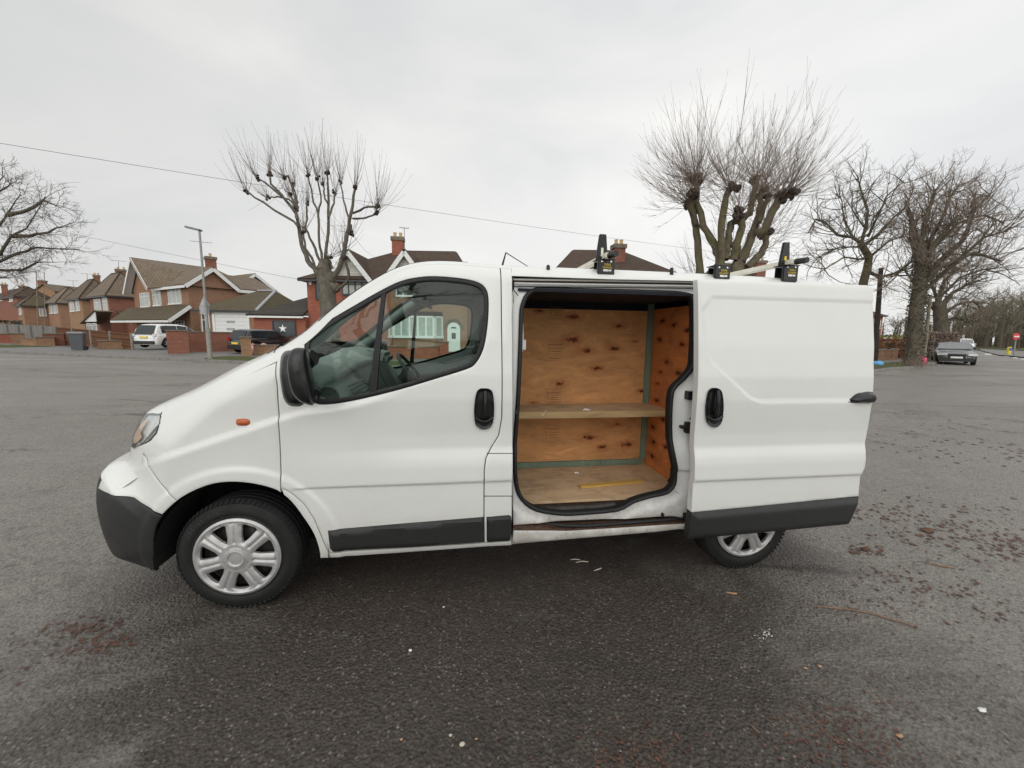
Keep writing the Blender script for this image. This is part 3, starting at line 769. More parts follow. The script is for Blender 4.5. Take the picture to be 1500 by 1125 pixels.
# headlamps (near and far): lens over a chrome bowl
for sgn in (-1, 1):
    z0, z1 = hl_low[0][1] - .05, hl_low[-1][1] + .01
    Vv = np.linspace(-1, -.60, 40); S = np.linspace(sH, sG, 44); m = len(Vv)
    G = top_points(np.repeat(S, m), np.tile(Vv, len(S)))
    hz_ = [p[1] for p in hl_low]; hx_ = [p[0] for p in hl_low]; f = (np.tile(Vv, len(S)) + 1) / .40
    xin = np.interp(G[:, 2], hz_, hx_); inside = (G[:, 0] < xin + .004) & (G[:, 2] > nz_hb + .006 - .03 * f) & (G[:, 2] < hl_low[-1][1] - .075 * f ** 1.5) & (f < .93)
    FL = []; FW = []
    for i in range(len(S) - 1):
        for k in range(m - 1):
            q = (i * m + k, (i + 1) * m + k, (i + 1) * m + k + 1, i * m + k + 1); q2 = q if sgn > 0 else q[::-1]
            (FL if sum(inside[j] for j in q) >= 3 else FW).append(q2)
    def pts_(d): return [(p[0] + d * .8, (p[1] + d * .6) if sgn < 0 else 2 * YC - p[1] - d * .6, p[2]) for p in G]
    link_mesh('lamp_corner', pts_(0), FW, M['white'], VAN, True, None, uv=False)
    HL = link_mesh('headlight', pts_(0), FL, M['lens'], VAN, True, None, uv=False)
    link_mesh('reflector', pts_(.022), FL, M['bowl'], HL, True, None, uv=False)
    link_mesh('lamp_gasket', pts_(.010), [q for q in FL if 0 < sum(not inside[j] for j in q)], M['black'], HL, True, None, uv=False)
    # side wrap of the lamp
    if sgn < 0:
        edge = nose_curve(nz_hb + .002, float(side_edge(wx0)[0]) - .03, 24); edge = [p for p in edge if p[0] < wx0 - .02]
        poly = list(hl_side) + [(x, z) for x, z in top_curve(wx0, edge[-1][0] + .01)] + edge[::-1]
        HPOLY = poly
        W_ = panel('lens_side', poly, M['lens'], parent=HL, gap=.002, grid=.02, flange=0, soft=0)
        panel('reflector', inset(resample(poly, .02), .006), M['bowl'], parent=HL, gap=0, grid=.02, flange=0, soft=0, yfun=lambda x, z: surf_y(x, z) + .03 + .008 * np.sin(x * 60 + z * 25))
        P = smooth_poly(hits([(191, 646), (196, 634), (205, 621), (213, 613), (210, 622), (203, 634), (205, 641), (196, 650)]), 2)
        panel('indicator_lens', P, M['indic'] if 'indic' in M else simple('pale_amber_lens', (.62, .42, .28), .3), parent=HL, gap=0, grid=.02, flange=0, soft=0, extra=.012)
        mb = MB(); L = resample(hl_low[::-1], .02, False); y = surf_y(np.array([p[0] for p in L]), np.array([p[1] for p in L]))
        mb.tube([(L[i][0], y[i] + .001, L[i][1]) for i in range(len(L))], .0032, 5); mb.build('lamp_gasket', M['black'], HL, uv=False)

# ---- far side of the body
fwin = inset(resample(win_s, .03), .012)
far = [(a, b) for a, b in top_curve(-1.74, 2.58)]
fo = nose_curve(.30, 1.13, 10) + far + [(2.66, 1.4), (2.66, .7), (2.60, .36)] + [(RX_ + .385 * math.cos(t), RZ_ + .385 * math.sin(t)) for t in np.linspace(0, math.pi, 20)] + [(1.4, .29), (-.75, .29)] + [(HX + .42 * math.cos(t), HZ + .42 * math.sin(t)) for t in np.linspace(0, math.pi * .95, 20)]
panel('far_body_side', fo, M['white'], holes=[fwin], gap=0, grid=.05, flange=.0, soft=0, mirror=True)
FDR = panel('far_window_seal', fwin, M['black'], holes=[inset(fwin, .02)], gap=0, grid=.05, extra=.004, flange=.03, soft=0, mirror=True)
panel('far_window_glass', inset(fwin, .012), M['glass'], parent=FDR, gap=0, grid=.08, extra=.014, flange=0, soft=0, mirror=True)
panel('far_quarter_bar', dv, M['black'], parent=FDR, gap=0, grid=.03, extra=.0, soft=0, flange=.03, mirror=True)

# ---- dark inner shell (inner wings, underbody)
mb = MB()
def zone(poly, y): 
    i = len(mb.v); mb.v += [(p[0], y, p[1]) for p in poly]; mb.f.append(tuple(range(i, i + len(poly))))
inner = [p for p in A_s if p[0] < 9]
# arch liners
for (cx, cz, R) in ((HX + .035, HZ, .44), (RX_, RZ_, .40)):
    for sg in (0, 1):
        ya, yb = (YS + .02, YS + .42) if sg == 0 else (2 * YC - YS - .42, 2 * YC - YS - .02)
        n = 20
        for k in range(n):
            t0 = math.pi * 1.06 * k / n - .03 * math.pi; t1 = math.pi * 1.06 * (k + 1) / n - .03 * math.pi
            P = [(cx + R * math.cos(t), cz + R * math.sin(t)) for t in (t0, t1)]
            mb.quad((P[0][0], ya, P[0][1]), (P[1][0], ya, P[1][1]), (P[1][0], yb, P[1][1]), (P[0][0], yb, P[0][1]))
        ym = yb if sg == 0 else ya
        i = len(mb.v); mb.v += [(cx + R * math.cos(t), ym, cz + R * math.sin(t)) for t in np.linspace(-.1, math.pi + .1, 20)]; mb.f.append(tuple(range(i, i + 20)))
mb.box((.45, YC, .27), (4.0, 1.55, .10)); mb.box((-1.72, YC, .36), (.30, 1.3, .08)); mb.box((2.4, YC, .36), (.5, 1.5, .10))
mb.box((-.95, YC, .6), (.05, 1.5, .6))
mb.build('underbody', M['void'], VAN, uv=False)
# dark liner behind shut lines
strips = [seam_front, door_rear, fb, door_low, sill_t]
for L in strips:
    mb = MB()
    L2 = resample(L, .04, False); y = surf_y(np.array([p[0] for p in L2]), np.array([p[1] for p in L2])) + .019
    for k in range(len(L2) - 1):
        a = np.array(L2[k]); b = np.array(L2[k + 1]); d = b - a; d = d / (np.hypot(*d) + 1e-9); n = np.array([-d[1], d[0]]) * .02
        mb.quad((a[0] - n[0], y[k], a[1] - n[1]), (a[0] + n[0], y[k], a[1] + n[1]), (b[0] + n[0], y[k + 1], b[1] + n[1]), (b[0] - n[0], y[k + 1], b[1] - n[1]))
    mb.build('shut_line_liner', M['void'], VAN, uv=False)
# ---- wheels
def make_wheel(x, z, y, sgn, name='wheel', steer=0):
    w = bpy.data.objects.new(name, None); COL.objects.link(w); w.parent = VAN; OFF[w.name] = OFF[VAN.name]
    ax = Vector((0, -1 * sgn, 0)); c = Vector((x, y, z)); xd = Vector((1, 0, 0))
    W = .205; r0 = .222; rt = .318
    mb = MB(); prof = [(r0 - .012, -W), (r0 + .02, -W + .004), (.28, -W + .0), (.300, -W + .012), (rt - .006, -W + .03)]
    for g in range(4):
        h = -W + .040 + g * .036
        prof += [(rt, h - .006), (rt, h + .012), (rt - .008, h + .014), (rt - .008, h + .022), (rt, h + .024)]
    prof += [(rt - .003, -.026), (rt - .010, -.016), (.300, -.010), (.296, -.0075), (.290, -.006), (.272, .003), (.255, .005), (.240, .001), (.236, -.002), (.230, .0), (r0 + .002, -.004), (r0 - .010, -.012), (r0 - .014, -.06)]
    mb.lathe(c, ax, prof, 72, xd)
    # shoulder blocks
    for k in range(72):
        a = 2 * math.pi * (k + .5) / 72; d = Vector((math.cos(a), 0, math.sin(a)))
        mb.bar(c + ax * (-.030) + d * (rt + .0015), c + ax * (-.006) + d * (rt - .014), .016, .006, up=d)
    mb.build('tyre', M['tyre'], w, True, 50, uv=False)
    # steel wheel behind the trim
    mb = MB(); mb.lathe(c, ax, [(.20, -.06), (.19, -.065), (.15, -.050), (.11, -.040), (.06, -.055), (.01, -.055)], 48, xd)
    for k in range(5):
        a = 2 * math.pi * k / 5 + .3; p = c + ax * (-.045) + Vector((math.cos(a), 0, math.sin(a))) * .10
        mb.tube([p, p + ax * .02], .012, 6)
    for k in range(14):
        a = 2 * math.pi * k / 14 + .1; p = c + ax * (-.052) + Vector((math.cos(a), 0, math.sin(a))) * .155
        mb.tube([p, p + ax * .006], .018, 8)
    mb.build('rim', M['steel'], w, True, 50, uv=False)
    # seven double-spoke trim
    NS = 7; n_r = 30; nsp = 14; nh = 8
    rs = np.linspace(.036, .222, n_r)
    def half(r):      # half angle of spoke
        full = math.pi / NS
        wmid = .034 + .10 * max(0, r - .11)
        base = wmid / r
        hw = full - base
        a, b = .086, .196
        if r <= a or r >= b: return full
        t = (r - a) / (b - a); e = min(1, (t / .30)) ** .5 * min(1, ((1 - t) / .10)) ** .5
        return full - hw * e
    def height(r, v):
        h = .004 + .016 * (1 - ((r - .04) / .18) ** 2)     # dished
        if r > .203: h = .013 - (r - .203) * .5
        if r < .085: return h + .004 * (r < .06)
        if r < .200:
            h = h - .010 * abs(v) ** 3 - .009 * max(0, 1 - abs(v) / .24) + .0
        return h
    V = []; F = []; ph = math.pi / 2 + .05
    cols = []
    for sidx in range(NS):
        for k in range(nsp): cols.append((sidx, 's', -1 + 2 * k / nsp))
        for k in range(nh): cols.append((sidx, 'h', k / nh))
    NCc = len(cols)
    for r in rs:
        hf = half(r); full = math.pi / NS
        for (sidx, kd, v) in cols:
            th0 = ph + 2 * math.pi * sidx / NS
            if kd == 's': th = th0 + v * hf; vv = v
            else: th = th0 + hf + v * (2 * (full - hf)); vv = 1
            h = height(r, vv)
            q = c + ax * h + Vector((math.cos(th), 0, math.sin(th))) * r
            V.append(tuple(q))
    for i in range(n_r - 1):
        for k in range(NCc):
            if cols[k][1] == 'h' and half(rs[i]) < math.pi / NS - .012 and half(rs[i + 1]) < math.pi / NS - .012: continue
            if cols[k][1] == 'h' and (half(rs[i]) < math.pi / NS - .012 or half(rs[i + 1]) < math.pi / NS - .012) and False: continue
            k2 = (k + 1) % NCc
            F.append((i * NCc + k, i * NCc + k2, (i + 1) * NCc + k2, (i + 1) * NCc + k) if sgn > 0 else (i * NCc + k2, i * NCc + k, (i + 1) * NCc + k, (i + 1) * NCc + k2))
    # returns round the openings
    cnt = set(); 
    for f in F:
        for k in range(4): cnt.add((f[k], f[(k + 1) % 4]))
    be = [e for e in cnt if (e[1], e[0]) not in cnt]; mp = {}
    for e in be:
        for q in e:
            if q not in mp: mp[q] = len(V); V.append(tuple(Vector(V[q]) - ax * .016))
    for a, b in be: F.append((b, a, mp[a], mp[b]))
    hc = link_mesh('hubcap', V, F, M['silver'], w, True, 42, uv=False)
    mb = MB(); mb.lathe(c, ax, [(.050, .010), (.050, .024), (.046, .029), (.040, .029), (.036, .024), (.034, .022), (.0, .024)], 40, xd)
    mb.build('centre_cap', M['silver'], w, True, 40, uv=False)
    for k in range(5):
        mb = MB(); a = 2 * math.pi * k / 5 + .9; p = c + ax * .02 + Vector((math.cos(a), 0, math.sin(a))) * .062
        mb.tube([p, p + ax * .002], .0022, 6); mb.build('trim_pin', M['void'], w, uv=False)
    return w
make_wheel(HX, HZ, YS + .035, 1); make_wheel(RX_, RZ_ - .008, YS + .045, 1)
make_wheel(HX, HZ, 2 * YC - YS - .035, -1); make_wheel(RX_, RZ_ - .008, 2 * YC - YS - .045, -1)

# tyre wall lettering
def arc_text(txt, c, r, a0, size, mat, parent, y, cw=True):
    for i, ch in enumerate(txt):
        if ch == ' ': continue
        cu = bpy.data.curves.new('tyre_lettering', 'FONT'); cu.body = ch; cu.size = size; cu.extrude = .0006; cu.align_x = 'CENTER'
        ob = bpy.data.objects.new('tmp', cu); COL.objects.link(ob)
        me = bpy.data.meshes.new_from_object(ob.evaluated_get(bpy.context.evaluated_depsgraph_get())); bpy.data.objects.remove(ob)
        a = a0 - i * size * .72 / r
        Mx = Matrix.Translation((c[0], y, c[1])) @ Matrix.Rotation(-(a - math.pi / 2), 4, 'Y') @ Matrix.Translation((0, 0, r)) @ Matrix.Rotation(math.pi / 2, 4, 'X')
        me.transform(Mx)
        yield me
def text_mesh(name, items, mat, parent):
    V = []; F = []
    for me in items:
        b = len(V); V += [tuple(v.co) for v in me.vertices]; F += [tuple(b + k for k in p.vertices) for p in me.polygons]
    return link_mesh(name, V, F, mat, parent, uv=False)
M['tyretext'] = simple('tyre_lettering_grey', (.045, .045, .045), .5)
ft = [o for o in VAN.children if o.name.startswith('wheel')][0]
text_mesh('tyre_lettering', list(arc_text('205/65 R16C', (HX, HZ), .258, R_(150), .030, None, None, YS + .0295)), M['tyretext'], ft)

# ---- door mirror
def from_px(L, Y): return [atY(a, b, Y) for a, b in L]
base = hits([(427, 513), (417, 514.8), (411.8, 522), (410, 536), (411, 561), (415, 583), (422, 593), (432, 595.5), (444, 593), (450, 575), (449, 530), (444, 512)])
bs = smooth_poly(base, 2)
MIR = panel('wing_mirror', bs, M['gloss'], gap=0, grid=.02, flange=.01, soft=0, yfun=lambda x, z: surf_y(x, z) - .035 * np.clip(bdist(x, z, bs) / .035, 0, 1) ** .6)
YM = YS - .15
hp = [(427.3, 512.6), (433, 509.8), (439.7, 509.3), (446, 511), (449.9, 519.8), (453.4, 542), (456.8, 560), (458.6, 578), (459.2, 592), (456, 594), (450, 592.5), (442, 589.5), (431, 578.5), (424.8, 560), (422, 536), (423, 521)]
P = smooth_poly([tuple((atY(a, b, YM).x, atY(a, b, YM).z)) for a, b in hp], 3); P = inset(resample(P, .012), .0)
rings = []; c = np.array(P).mean(0)
V = []; F = []; n = len(P)
prof = [(-.055, .25), (-.052, .55), (-.042, .80), (-.022, .95), (0, 1.0), (.03, .99), (.06, .93), (.085, .78), (.10, .5)]
for dy, sc in prof:
    for p in P:
        q = c + (np.array(p) - c) * sc
        V.append((q[0] + (dy * -.12), YM + dy * 1.05, q[1]))
for i in range(len(prof) - 1):
    for k in range(n): F.append((i * n + k, i * n + (k + 1) % n, (i + 1) * n + (k + 1) % n, (i + 1) * n + k))
F.append(tuple(range(n))); F.append(tuple((len(prof) - 1) * n + k for k in range(n - 1, -1, -1)))
link_mesh('mirror_housing', V, F, M['gloss'], MIR, True, 50, uv=False)
mb = MB(); mb.tube([(c[0] - .01, YS - .01, c[1] - .1), (c[0], YM + .06, c[1] - .07)], [.05, .04], 10); mb.build('mirror_arm', M['gloss'], MIR, True, uv=False); mb = MB(); mb.tube([(c[0] - .01, YS - .01, c[1] + .08), (c[0], YM + .06, c[1] + .06)], [.05, .04], 10)
mb.build('mirror_arm', M['gloss'], MIR, True, uv=False)
# far mirror
mb = MB()
V2 = [(x, 2 * YC - y, z) for x, y, z in V]; link_mesh('far_mirror_housing', V2, [f[::-1] for f in F], M['gloss'], VAN, True, 50, uv=False)

# ---- cab interior
YF = 2 * YC - YS
mb = MB()   # dashboard lofted across the cab
dprof = [(-1.04, 1.31), (-.97, 1.35), (-.86, 1.365), (-.76, 1.34), (-.71, 1.30), (-.73, 1.25), (-.66, 1.20), (-.56, 1.12), (-.50, 1.0), (-.50, .85), (-.62, .80), (-.80, .82), (-1.02, .95)]
sec = [(YS + .10, -.02, -.03), (YS + .28, .04, .0), (YS + .55, .0, -.015), (YC - .12, .0, .01), (YC + .1, .07, .03), (YC + .35, .09, .06), (YC + .6, .06, .05), (YF - .10, -.02, -.03)]
n = len(dprof); V = []; F = []
for y, dx, dz in sec:
    for k, (x, z) in enumerate(dprof): V.append((x + dx * (1 if 2 < k < 11 else .3), y, z + dz * (1 if k < 7 else .2)))
for i in range(len(sec) - 1):
    for k in range(n - 1): F.append((i * n + k, i * n + k + 1, (i + 1) * n + k + 1, (i + 1) * n + k))
F.append(tuple(range(n - 1, -1, -1))); F.append(tuple((len(sec) - 1) * n + k for k in range(n)))
DASH = link_mesh('dashboard', V, F, M['trim'], VAN, False, None, uv=False)
bv = DASH.modifiers.new('b', 'BEVEL'); bv.width = .02; bv.segments = 3; bv.limit_method = 'ANGLE'; bv.angle_limit = R_(25)
DASH.data.polygons.foreach_set('use_smooth', [True] * len(DASH.data.polygons)); DASH.data.set_sharp_from_angle(angle=R_(60))
def part(fn, name, mat, parent=VAN, smooth=True, bevel=0, sharp=40):
    mb = MB(); fn(mb); return mb.build(name, M[mat], parent, smooth, sharp, bevel=bevel, uv=False)
# door-end panel of dash with round vent, glovebox details
part(lambda m: m.lathe((-.70, YS + .105, 1.19), (0, -1, 0), [(.055, 0), (.058, .006), (.050, .010), (.044, .004), (0, .004)], 28), 'vent_ring', 'trimd', DASH)
part(lambda m: [m.box((-.615 + .012 * k, YS + .36, 1.235 - .021 * k), (.012, .36, .008), M=Matrix.Rotation(.6, 3, 'Y')) for k in range(5)], 'vent_slats', 'trimd', DASH, False)
part(lambda m: m.box((-.505, YS + .42, 1.0), (.03, .44, .20), M=Matrix.Rotation(-.1, 3, 'Y')), 'glovebox_lid', 'trim', DASH, bevel=.012)
part(lambda m: m.box((-.488, YS + .42, 1.06), (.02, .10, .035)), 'glovebox_latch', 'trimd', DASH, bevel=.006)
part(lambda m: m.box((-.58, YC - .10, 1.16), (.20, .30, .30), M=Matrix.Rotation(-.45, 3, 'Y')), 'centre_console', 'trimd', DASH, bevel=.02)
part(lambda m: [m.box((-.475 - .035 * k, YC - .10, 1.155 + .045 * k), (.01, .24, .03), M=Matrix.Rotation(-.6, 3, 'Y')) for k in range(3)], 'console_buttons', 'chrome' if False else 'steel', DASH, bevel=.003)
part(lambda m: m.tube([(-.50, YC - .05, .93), (-.42, YC - .05, 1.02), (-.40, YC - .05, 1.08)], [.02, .014, .024], 10), 'gear_lever', 'trimd', DASH)
part(lambda m: m.box((-.66, YC + .36, 1.345), (.20, .34, .10), M=Matrix.Rotation(.2, 3, 'Y')), 'instrument_hood', 'trim', DASH, bevel=.03)
# steering wheel
cw = Vector((-.385, YC + .42, 1.20)); axw = Vector((.80, 0, .60)).normalized()
def ring(m):
    x = Vector((0, 1, 0)); y = axw.cross(x)
    m.tube([cw + (x * math.cos(a) + y * math.sin(a)) * .195 for a in np.linspace(0, 2 * math.pi, 41)[:-1]], .0155, 10, closed=True)
SW = part(ring, 'steering_wheel', 'trimd')
def hub(m):
    m.lathe(cw - axw * .04, axw, [(.0, .035), (.05, .033), (.072, .018), (.075, -.01), (.05, -.05), (.04, -.20)], 20)
    x = Vector((0, 1, 0)); y = axw.cross(x)
    for a in (0, math.pi, math.pi * 1.35, math.pi * 1.65):
        d = x * math.cos(a) + y * math.sin(a); m.bar(cw - axw * .02 + d * .05, cw + d * .19, .035, .014, up=axw)
part(hub, 'wheel_boss', 'trimd', SW)
# far door card, pillars and trim
dc = []
bl = [p for p in fwin]
def fcard():
    z_of = lambda x: float(np.interp(x, [-.80, -.44, 0, .16], [1.17, 1.20, 1.26, 1.31]))
    mb = MB()
    xs = np.linspace(-.95, .22, 14)
    for i in range(13):
        a, b = xs[i], xs[i + 1]
        za, zb = z_of(a) - .005, z_of(b) - .005
        mb.quad((a, YF - .13, .45), (b, YF - .13, .45), (b, YF - .15, zb - .07), (a, YF - .15, za - .07))
        mb.quad((a, YF - .15, za - .07), (b, YF - .15, zb - .07), (b, YF - .11, zb), (a, YF - .11, za))
        mb.quad((a, YF - .11, za), (b, YF - .11, zb), (b, YF - .04, zb - .01), (a, YF - .04, za - .01))
    return mb.build('far_door_card', M['trim'], VAN, True, 60, uv=False)
FDC = fcard()
part(lambda m: m.tube([(-.55, YF - .165, 1.10), (-.2, YF - .18, 1.13), (.05, YF - .165, 1.17)], .018, 8), 'armrest', 'trimd', FDC)
def inner_frame(sgn):
    y = lambda x, z: (float(surf_y(np.array([x]), np.array([z]))[0]) + .045) if sgn < 0 else 2 * YC - (float(surf_y(np.array([x]), np.array([z]))[0]) + .045)
    mb = MB()
    O = [q for q in inset(resample(win_s, .05), -.035 if sgn < 0 else -.05)]; I = inset(resample(win_s, .05), .012 if sgn > 0 else .004)
    O = [q for q in O]; n = len(O)
    for k in range(n):
        a, b = O[k], O[(k + 1) % n]; c_, d_ = I[(k + 1) % n], I[k]
        mb.quad((a[0], y(*a) + .02 * sgn * -1, min(a[1], 1.87)), (b[0], y(*b) + .02 * sgn * -1, min(b[1], 1.87)), (c_[0], y(*c_), c_[1]), (d_[0], y(*d_), d_[1]))
    return mb.build('window_surround', M['trim'] if sgn > 0 else M['trimd'], VAN, True, 60, uv=False)
inner_frame(1); inner_frame(-1)
part(lambda m: m.box((.33, YF - .22, 1.2), (.22, .10, 1.1)), 'inner_pillar_trim', 'trimd', bevel=.03)
part(lambda m: m.box((.25, YS + .24, 1.2), (.10, .08, 1.15)), 'inner_pillar_trim', 'trimd', bevel=.02)
# inner screen pillars
for sg in (-1, 1):
    part(lambda m: m.tube([Vector(top_point(s, sg * .90)) + Vector((.03, 0, -.05)) for s in np.linspace(sW - .05, sR + .12, 12)], .042, 10), 'inner_screen_pillar', 'trim')
# headlining and cab floor
mb = MB(); 
for i, s in enumerate(np.linspace(sR + .10, s_of(x=.45), 8)[:-1]):
    s_b = s + (s_of(x=.45) - sR - .10) / 7
    for v0, v1 in ((-.93, -.5), (-.5, 0), (0, .5), (.5, .93)):
        P = [Vector(top_point(a, b)) - Vector((0, 0, .035)) for a, b in ((s, v0), (s_b, v0), (s_b, v1), (s, v1))]
        mb.quad(*P)
mb.build('headlining', M['trimd'], VAN, True, 60, uv=False)
part(lambda m: m.box((-.35, YC, .58), (1.2, 1.6, .04)), 'cab_floor', 'void', smooth=False)
part(lambda m: m.box((.32, YC, 1.15), (.03, 1.60, 1.4)), 'bulkhead', 'trimd', smooth=False)
# sun visor, seats
part(lambda m: m.box((-.30, YC + .45, 1.80), (.18, .42, .02), M=Matrix.Rotation(.35, 3, 'Y')), 'sun_visor', 'trimd', bevel=.008)
for ys_, wd in ((YS + .50, .78), (YC + .47, .48)):
    st = part(lambda m: m.box((-.06, ys_, .84), (.50, wd, .16)), 'seat', 'fabric', bevel=.05)
    part(lambda m: m.box((.17, ys_, 1.15), (.12, wd, .56), M=Matrix.Rotation(.16, 3, 'Y')), 'seat_back', 'fabric', st, bevel=.05)
    part(lambda m: m.box((.25, ys_, 1.52), (.10, .26, .19), M=Matrix.Rotation(.12, 3, 'Y')), 'headrest', 'fabric', st, bevel=.04)
# seat belt by the pillar
part(lambda m: m.bar((.225, YS + .20, 1.72), (.215, YS + .20, .9), .045, .003, up=(1, 0, 0)), 'seat_belt', 'black', smooth=False)

# ---- load bay
FZ = .487; BY = 2.97; WX = 1.56
p = atY(800, 737, 2.30)
def plane_box(name, mat, a, b, parent=VAN, bevel=0): 
    mb = MB(); mb.box(tuple((a[i] + b[i]) / 2 for i in range(3)), tuple(abs(b[i] - a[i]) for i in range(3))); return mb.build(name, M[mat], parent, bevel=bevel)
LF = plane_box('cargo_floor', 'ply_floor', (.36, 2.33, FZ - .018), (2.6, 3.95, FZ))
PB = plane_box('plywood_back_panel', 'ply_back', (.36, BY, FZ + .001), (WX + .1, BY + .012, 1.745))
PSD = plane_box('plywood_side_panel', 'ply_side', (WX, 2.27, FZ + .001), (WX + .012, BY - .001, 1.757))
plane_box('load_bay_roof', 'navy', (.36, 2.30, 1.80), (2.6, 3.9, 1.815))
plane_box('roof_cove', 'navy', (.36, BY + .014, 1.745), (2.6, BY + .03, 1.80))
zs = 0.5 * (atY(770, 607, 2.655).z + atY(975, 598, 2.655).z)
SH = plane_box('shelf', 'ply_floor', (.36, 2.668, zs - .013), (WX - .001, BY - .001, zs))
plane_box('shelf_lip', 'pine', (.36, 2.648, zs - .047), (WX - .02, 2.667, zs + .001), SH, bevel=.002)
plane_box('batten', 'batten', (.36, BY - .022, FZ + .001), (WX - .022, BY - .001, FZ + .045), bevel=.002)
plane_box('batten', 'batten', (WX - .048, BY - .021, FZ + .046), (WX - .003, BY - .001, zs - .014), bevel=.002)
plane_box('batten', 'batten', (WX - .048, BY - .021, zs + .001), (WX - .003, BY - .001, 1.80), bevel=.002)
# step well metal under the floor edge
mb = MB(); mb.tube([(.5, 2.31, .435), (.9, 2.305, .438), (1.02, 2.31, .445)], .028, 12); mb.build('floor_crossmember', M['steel'], VAN, True)
plane_box('step_well', 'steel', (.36, 2.27, .405), (1.40, 2.34, .41)); plane_box('floor_riser', 'rust', (.36, 2.345, .40), (2.4, 2.355, FZ - .019))
plane_box('inner_side_wall', 'frame', (WX + .03, 2.30, .4), (2.6, 2.31, 1.8))
# ply printed stamps
M['stamp'] = simple('faded_print_ink', (.15, .078, .036), .8)
def stamp(px0, py0, px1, py1, full=True):
    a = atY(px0, py0, BY - .0008); b = atY(px1, py1, BY - .0008); mb = MB(); x0, x1, z0, z1 = a.x, b.x, b.z, a.z
    def ln(u0, v0, u1, v1, w=.0011):
        mb.box((x0 + (u0 + u1) / 2 * (x1 - x0), BY - .0006, z0 + (v0 + v1) / 2 * (z1 - z0)), (abs(u1 - u0) * (x1 - x0) + w, .0006, abs(v1 - v0) * (z1 - z0) + w))
    ln(0, 0, 1, 0); ln(0, 1, 1, 1); ln(0, 0, 0, 1); ln(1, 0, 1, 1)
    if full:
        ln(0, .82, 1, .82); ln(0, .62, 1, .62); ln(0, .18, 1, .18)
        for v, u0, u1, w in ((.91, .1, .9, .003), (.74, .05, .95, .004), (.68, .1, .9, .002), (.54, .1, .22, .004), (.54, .38, .9, .003), (.42, .1, .2, .003), (.42, .36, .85, .004), (.30, .12, .24, .003), (.30, .38, .9, .003), (.09, .15, .9, .004)):
            k = u0
            while k < u1:
                l = rnd.uniform(.03, .09); ln(k, v, min(k + l, u1), v, w); k += l + .03
    else:
        ln(.1, .5, .9, .5, .004)
    mb.build('printed_stamp', M['stamp'], PB, uv=False)
stamp(804, 449, 826, 469, True); stamp(802, 496, 824, 528); stamp(799, 569, 821, 592); stamp(797, 620, 818, 650); stamp(797, 673, 818, 680, False)
# screws
mb = MB()
for (u, v) in ((871, 497), (873, 640), (866, 639)): 
    q = atY(u, v, BY - .002); mb.tube([q, q + Vector((0, -.002, 0))], .004, 6)
mb.build('screw_head', M['chrome'], PB, uv=False)
mb = MB()
for (u, v) in ((965, 498), (975, 530), (994, 547), (960, 585), (969, 617), (955, 643), (953, 664), (985, 478), (997, 468)):
    q = atX(u, v, WX - .002); mb.tube([q, q + Vector((-.002, 0, 0))], .004, 6)
mb.build('screw_head', M['chrome'], PSD, uv=False)
# white plastic duct and strap at left of the bay
part(lambda m: (m.tube([atY(764.5, 465, 2.36), atY(765.5, 492, 2.36), atY(764, 515, 2.36)], .007, 6), m.box(atY(766, 505, 2.36), (.034, .02, .06)), m.tube([atY(764, 512, 2.36), atY(762, 526, 2.36)], .004, 5)), 'interior_light_lead', 'whiteprint', smooth=True)
# loose items
a = atZ(849, 712, FZ + .012); b = atZ(940, 704, FZ + .012)
pl = MB(); pl.bar(a, b, .045, .016); o = pl.build('timber_offcut', M['scrap'], bevel=.002); tag(o, 'yellow pine offcut lying flat on the van\'s plywood load floor', 'wood offcut')
o.data.transform(Matrix.Translation((0, 0, -.003)))
q = atZ(845, 693, FZ + .004); mb = MB(); mb.tube([q + Vector((-.012, .012, 0)), q + Vector((-.016, 0, .004)), q + Vector((0, -.004, .006)), q + Vector((.008, -.018, .002))], [.005, .006, .006, .004], 7)
tag(mb.build('plastic_clip', M['whiteprint'], None, True), 'small curled white plastic clip on the van\'s load floor', 'clip')
zz = zs + .003
mb = MB(); mb.tube([atZ(794, 609, zs + .002), atZ(800, 601, zs + .012)], .0022, 6); tag(mb.build('cable_tie', M['whiteprint'], None, True), 'thin white cable tie on the left of the van\'s inner shelf', 'cable tie')
q = atZ(859, 600.5, zz); mb = MB(); mb.tube([q + Vector((-.025, 0, 0)), q + Vector((-.01, .006, .004)), q + Vector((.008, -.004, .002)), q + Vector((.03, .002, 0))], [.003, .006, .007, .002], 6)
tag(mb.build('paper_scrap', M['whiteprint'], None, True), 'crumpled white paper scrap in the middle of the van\'s inner shelf', 'paper scrap')

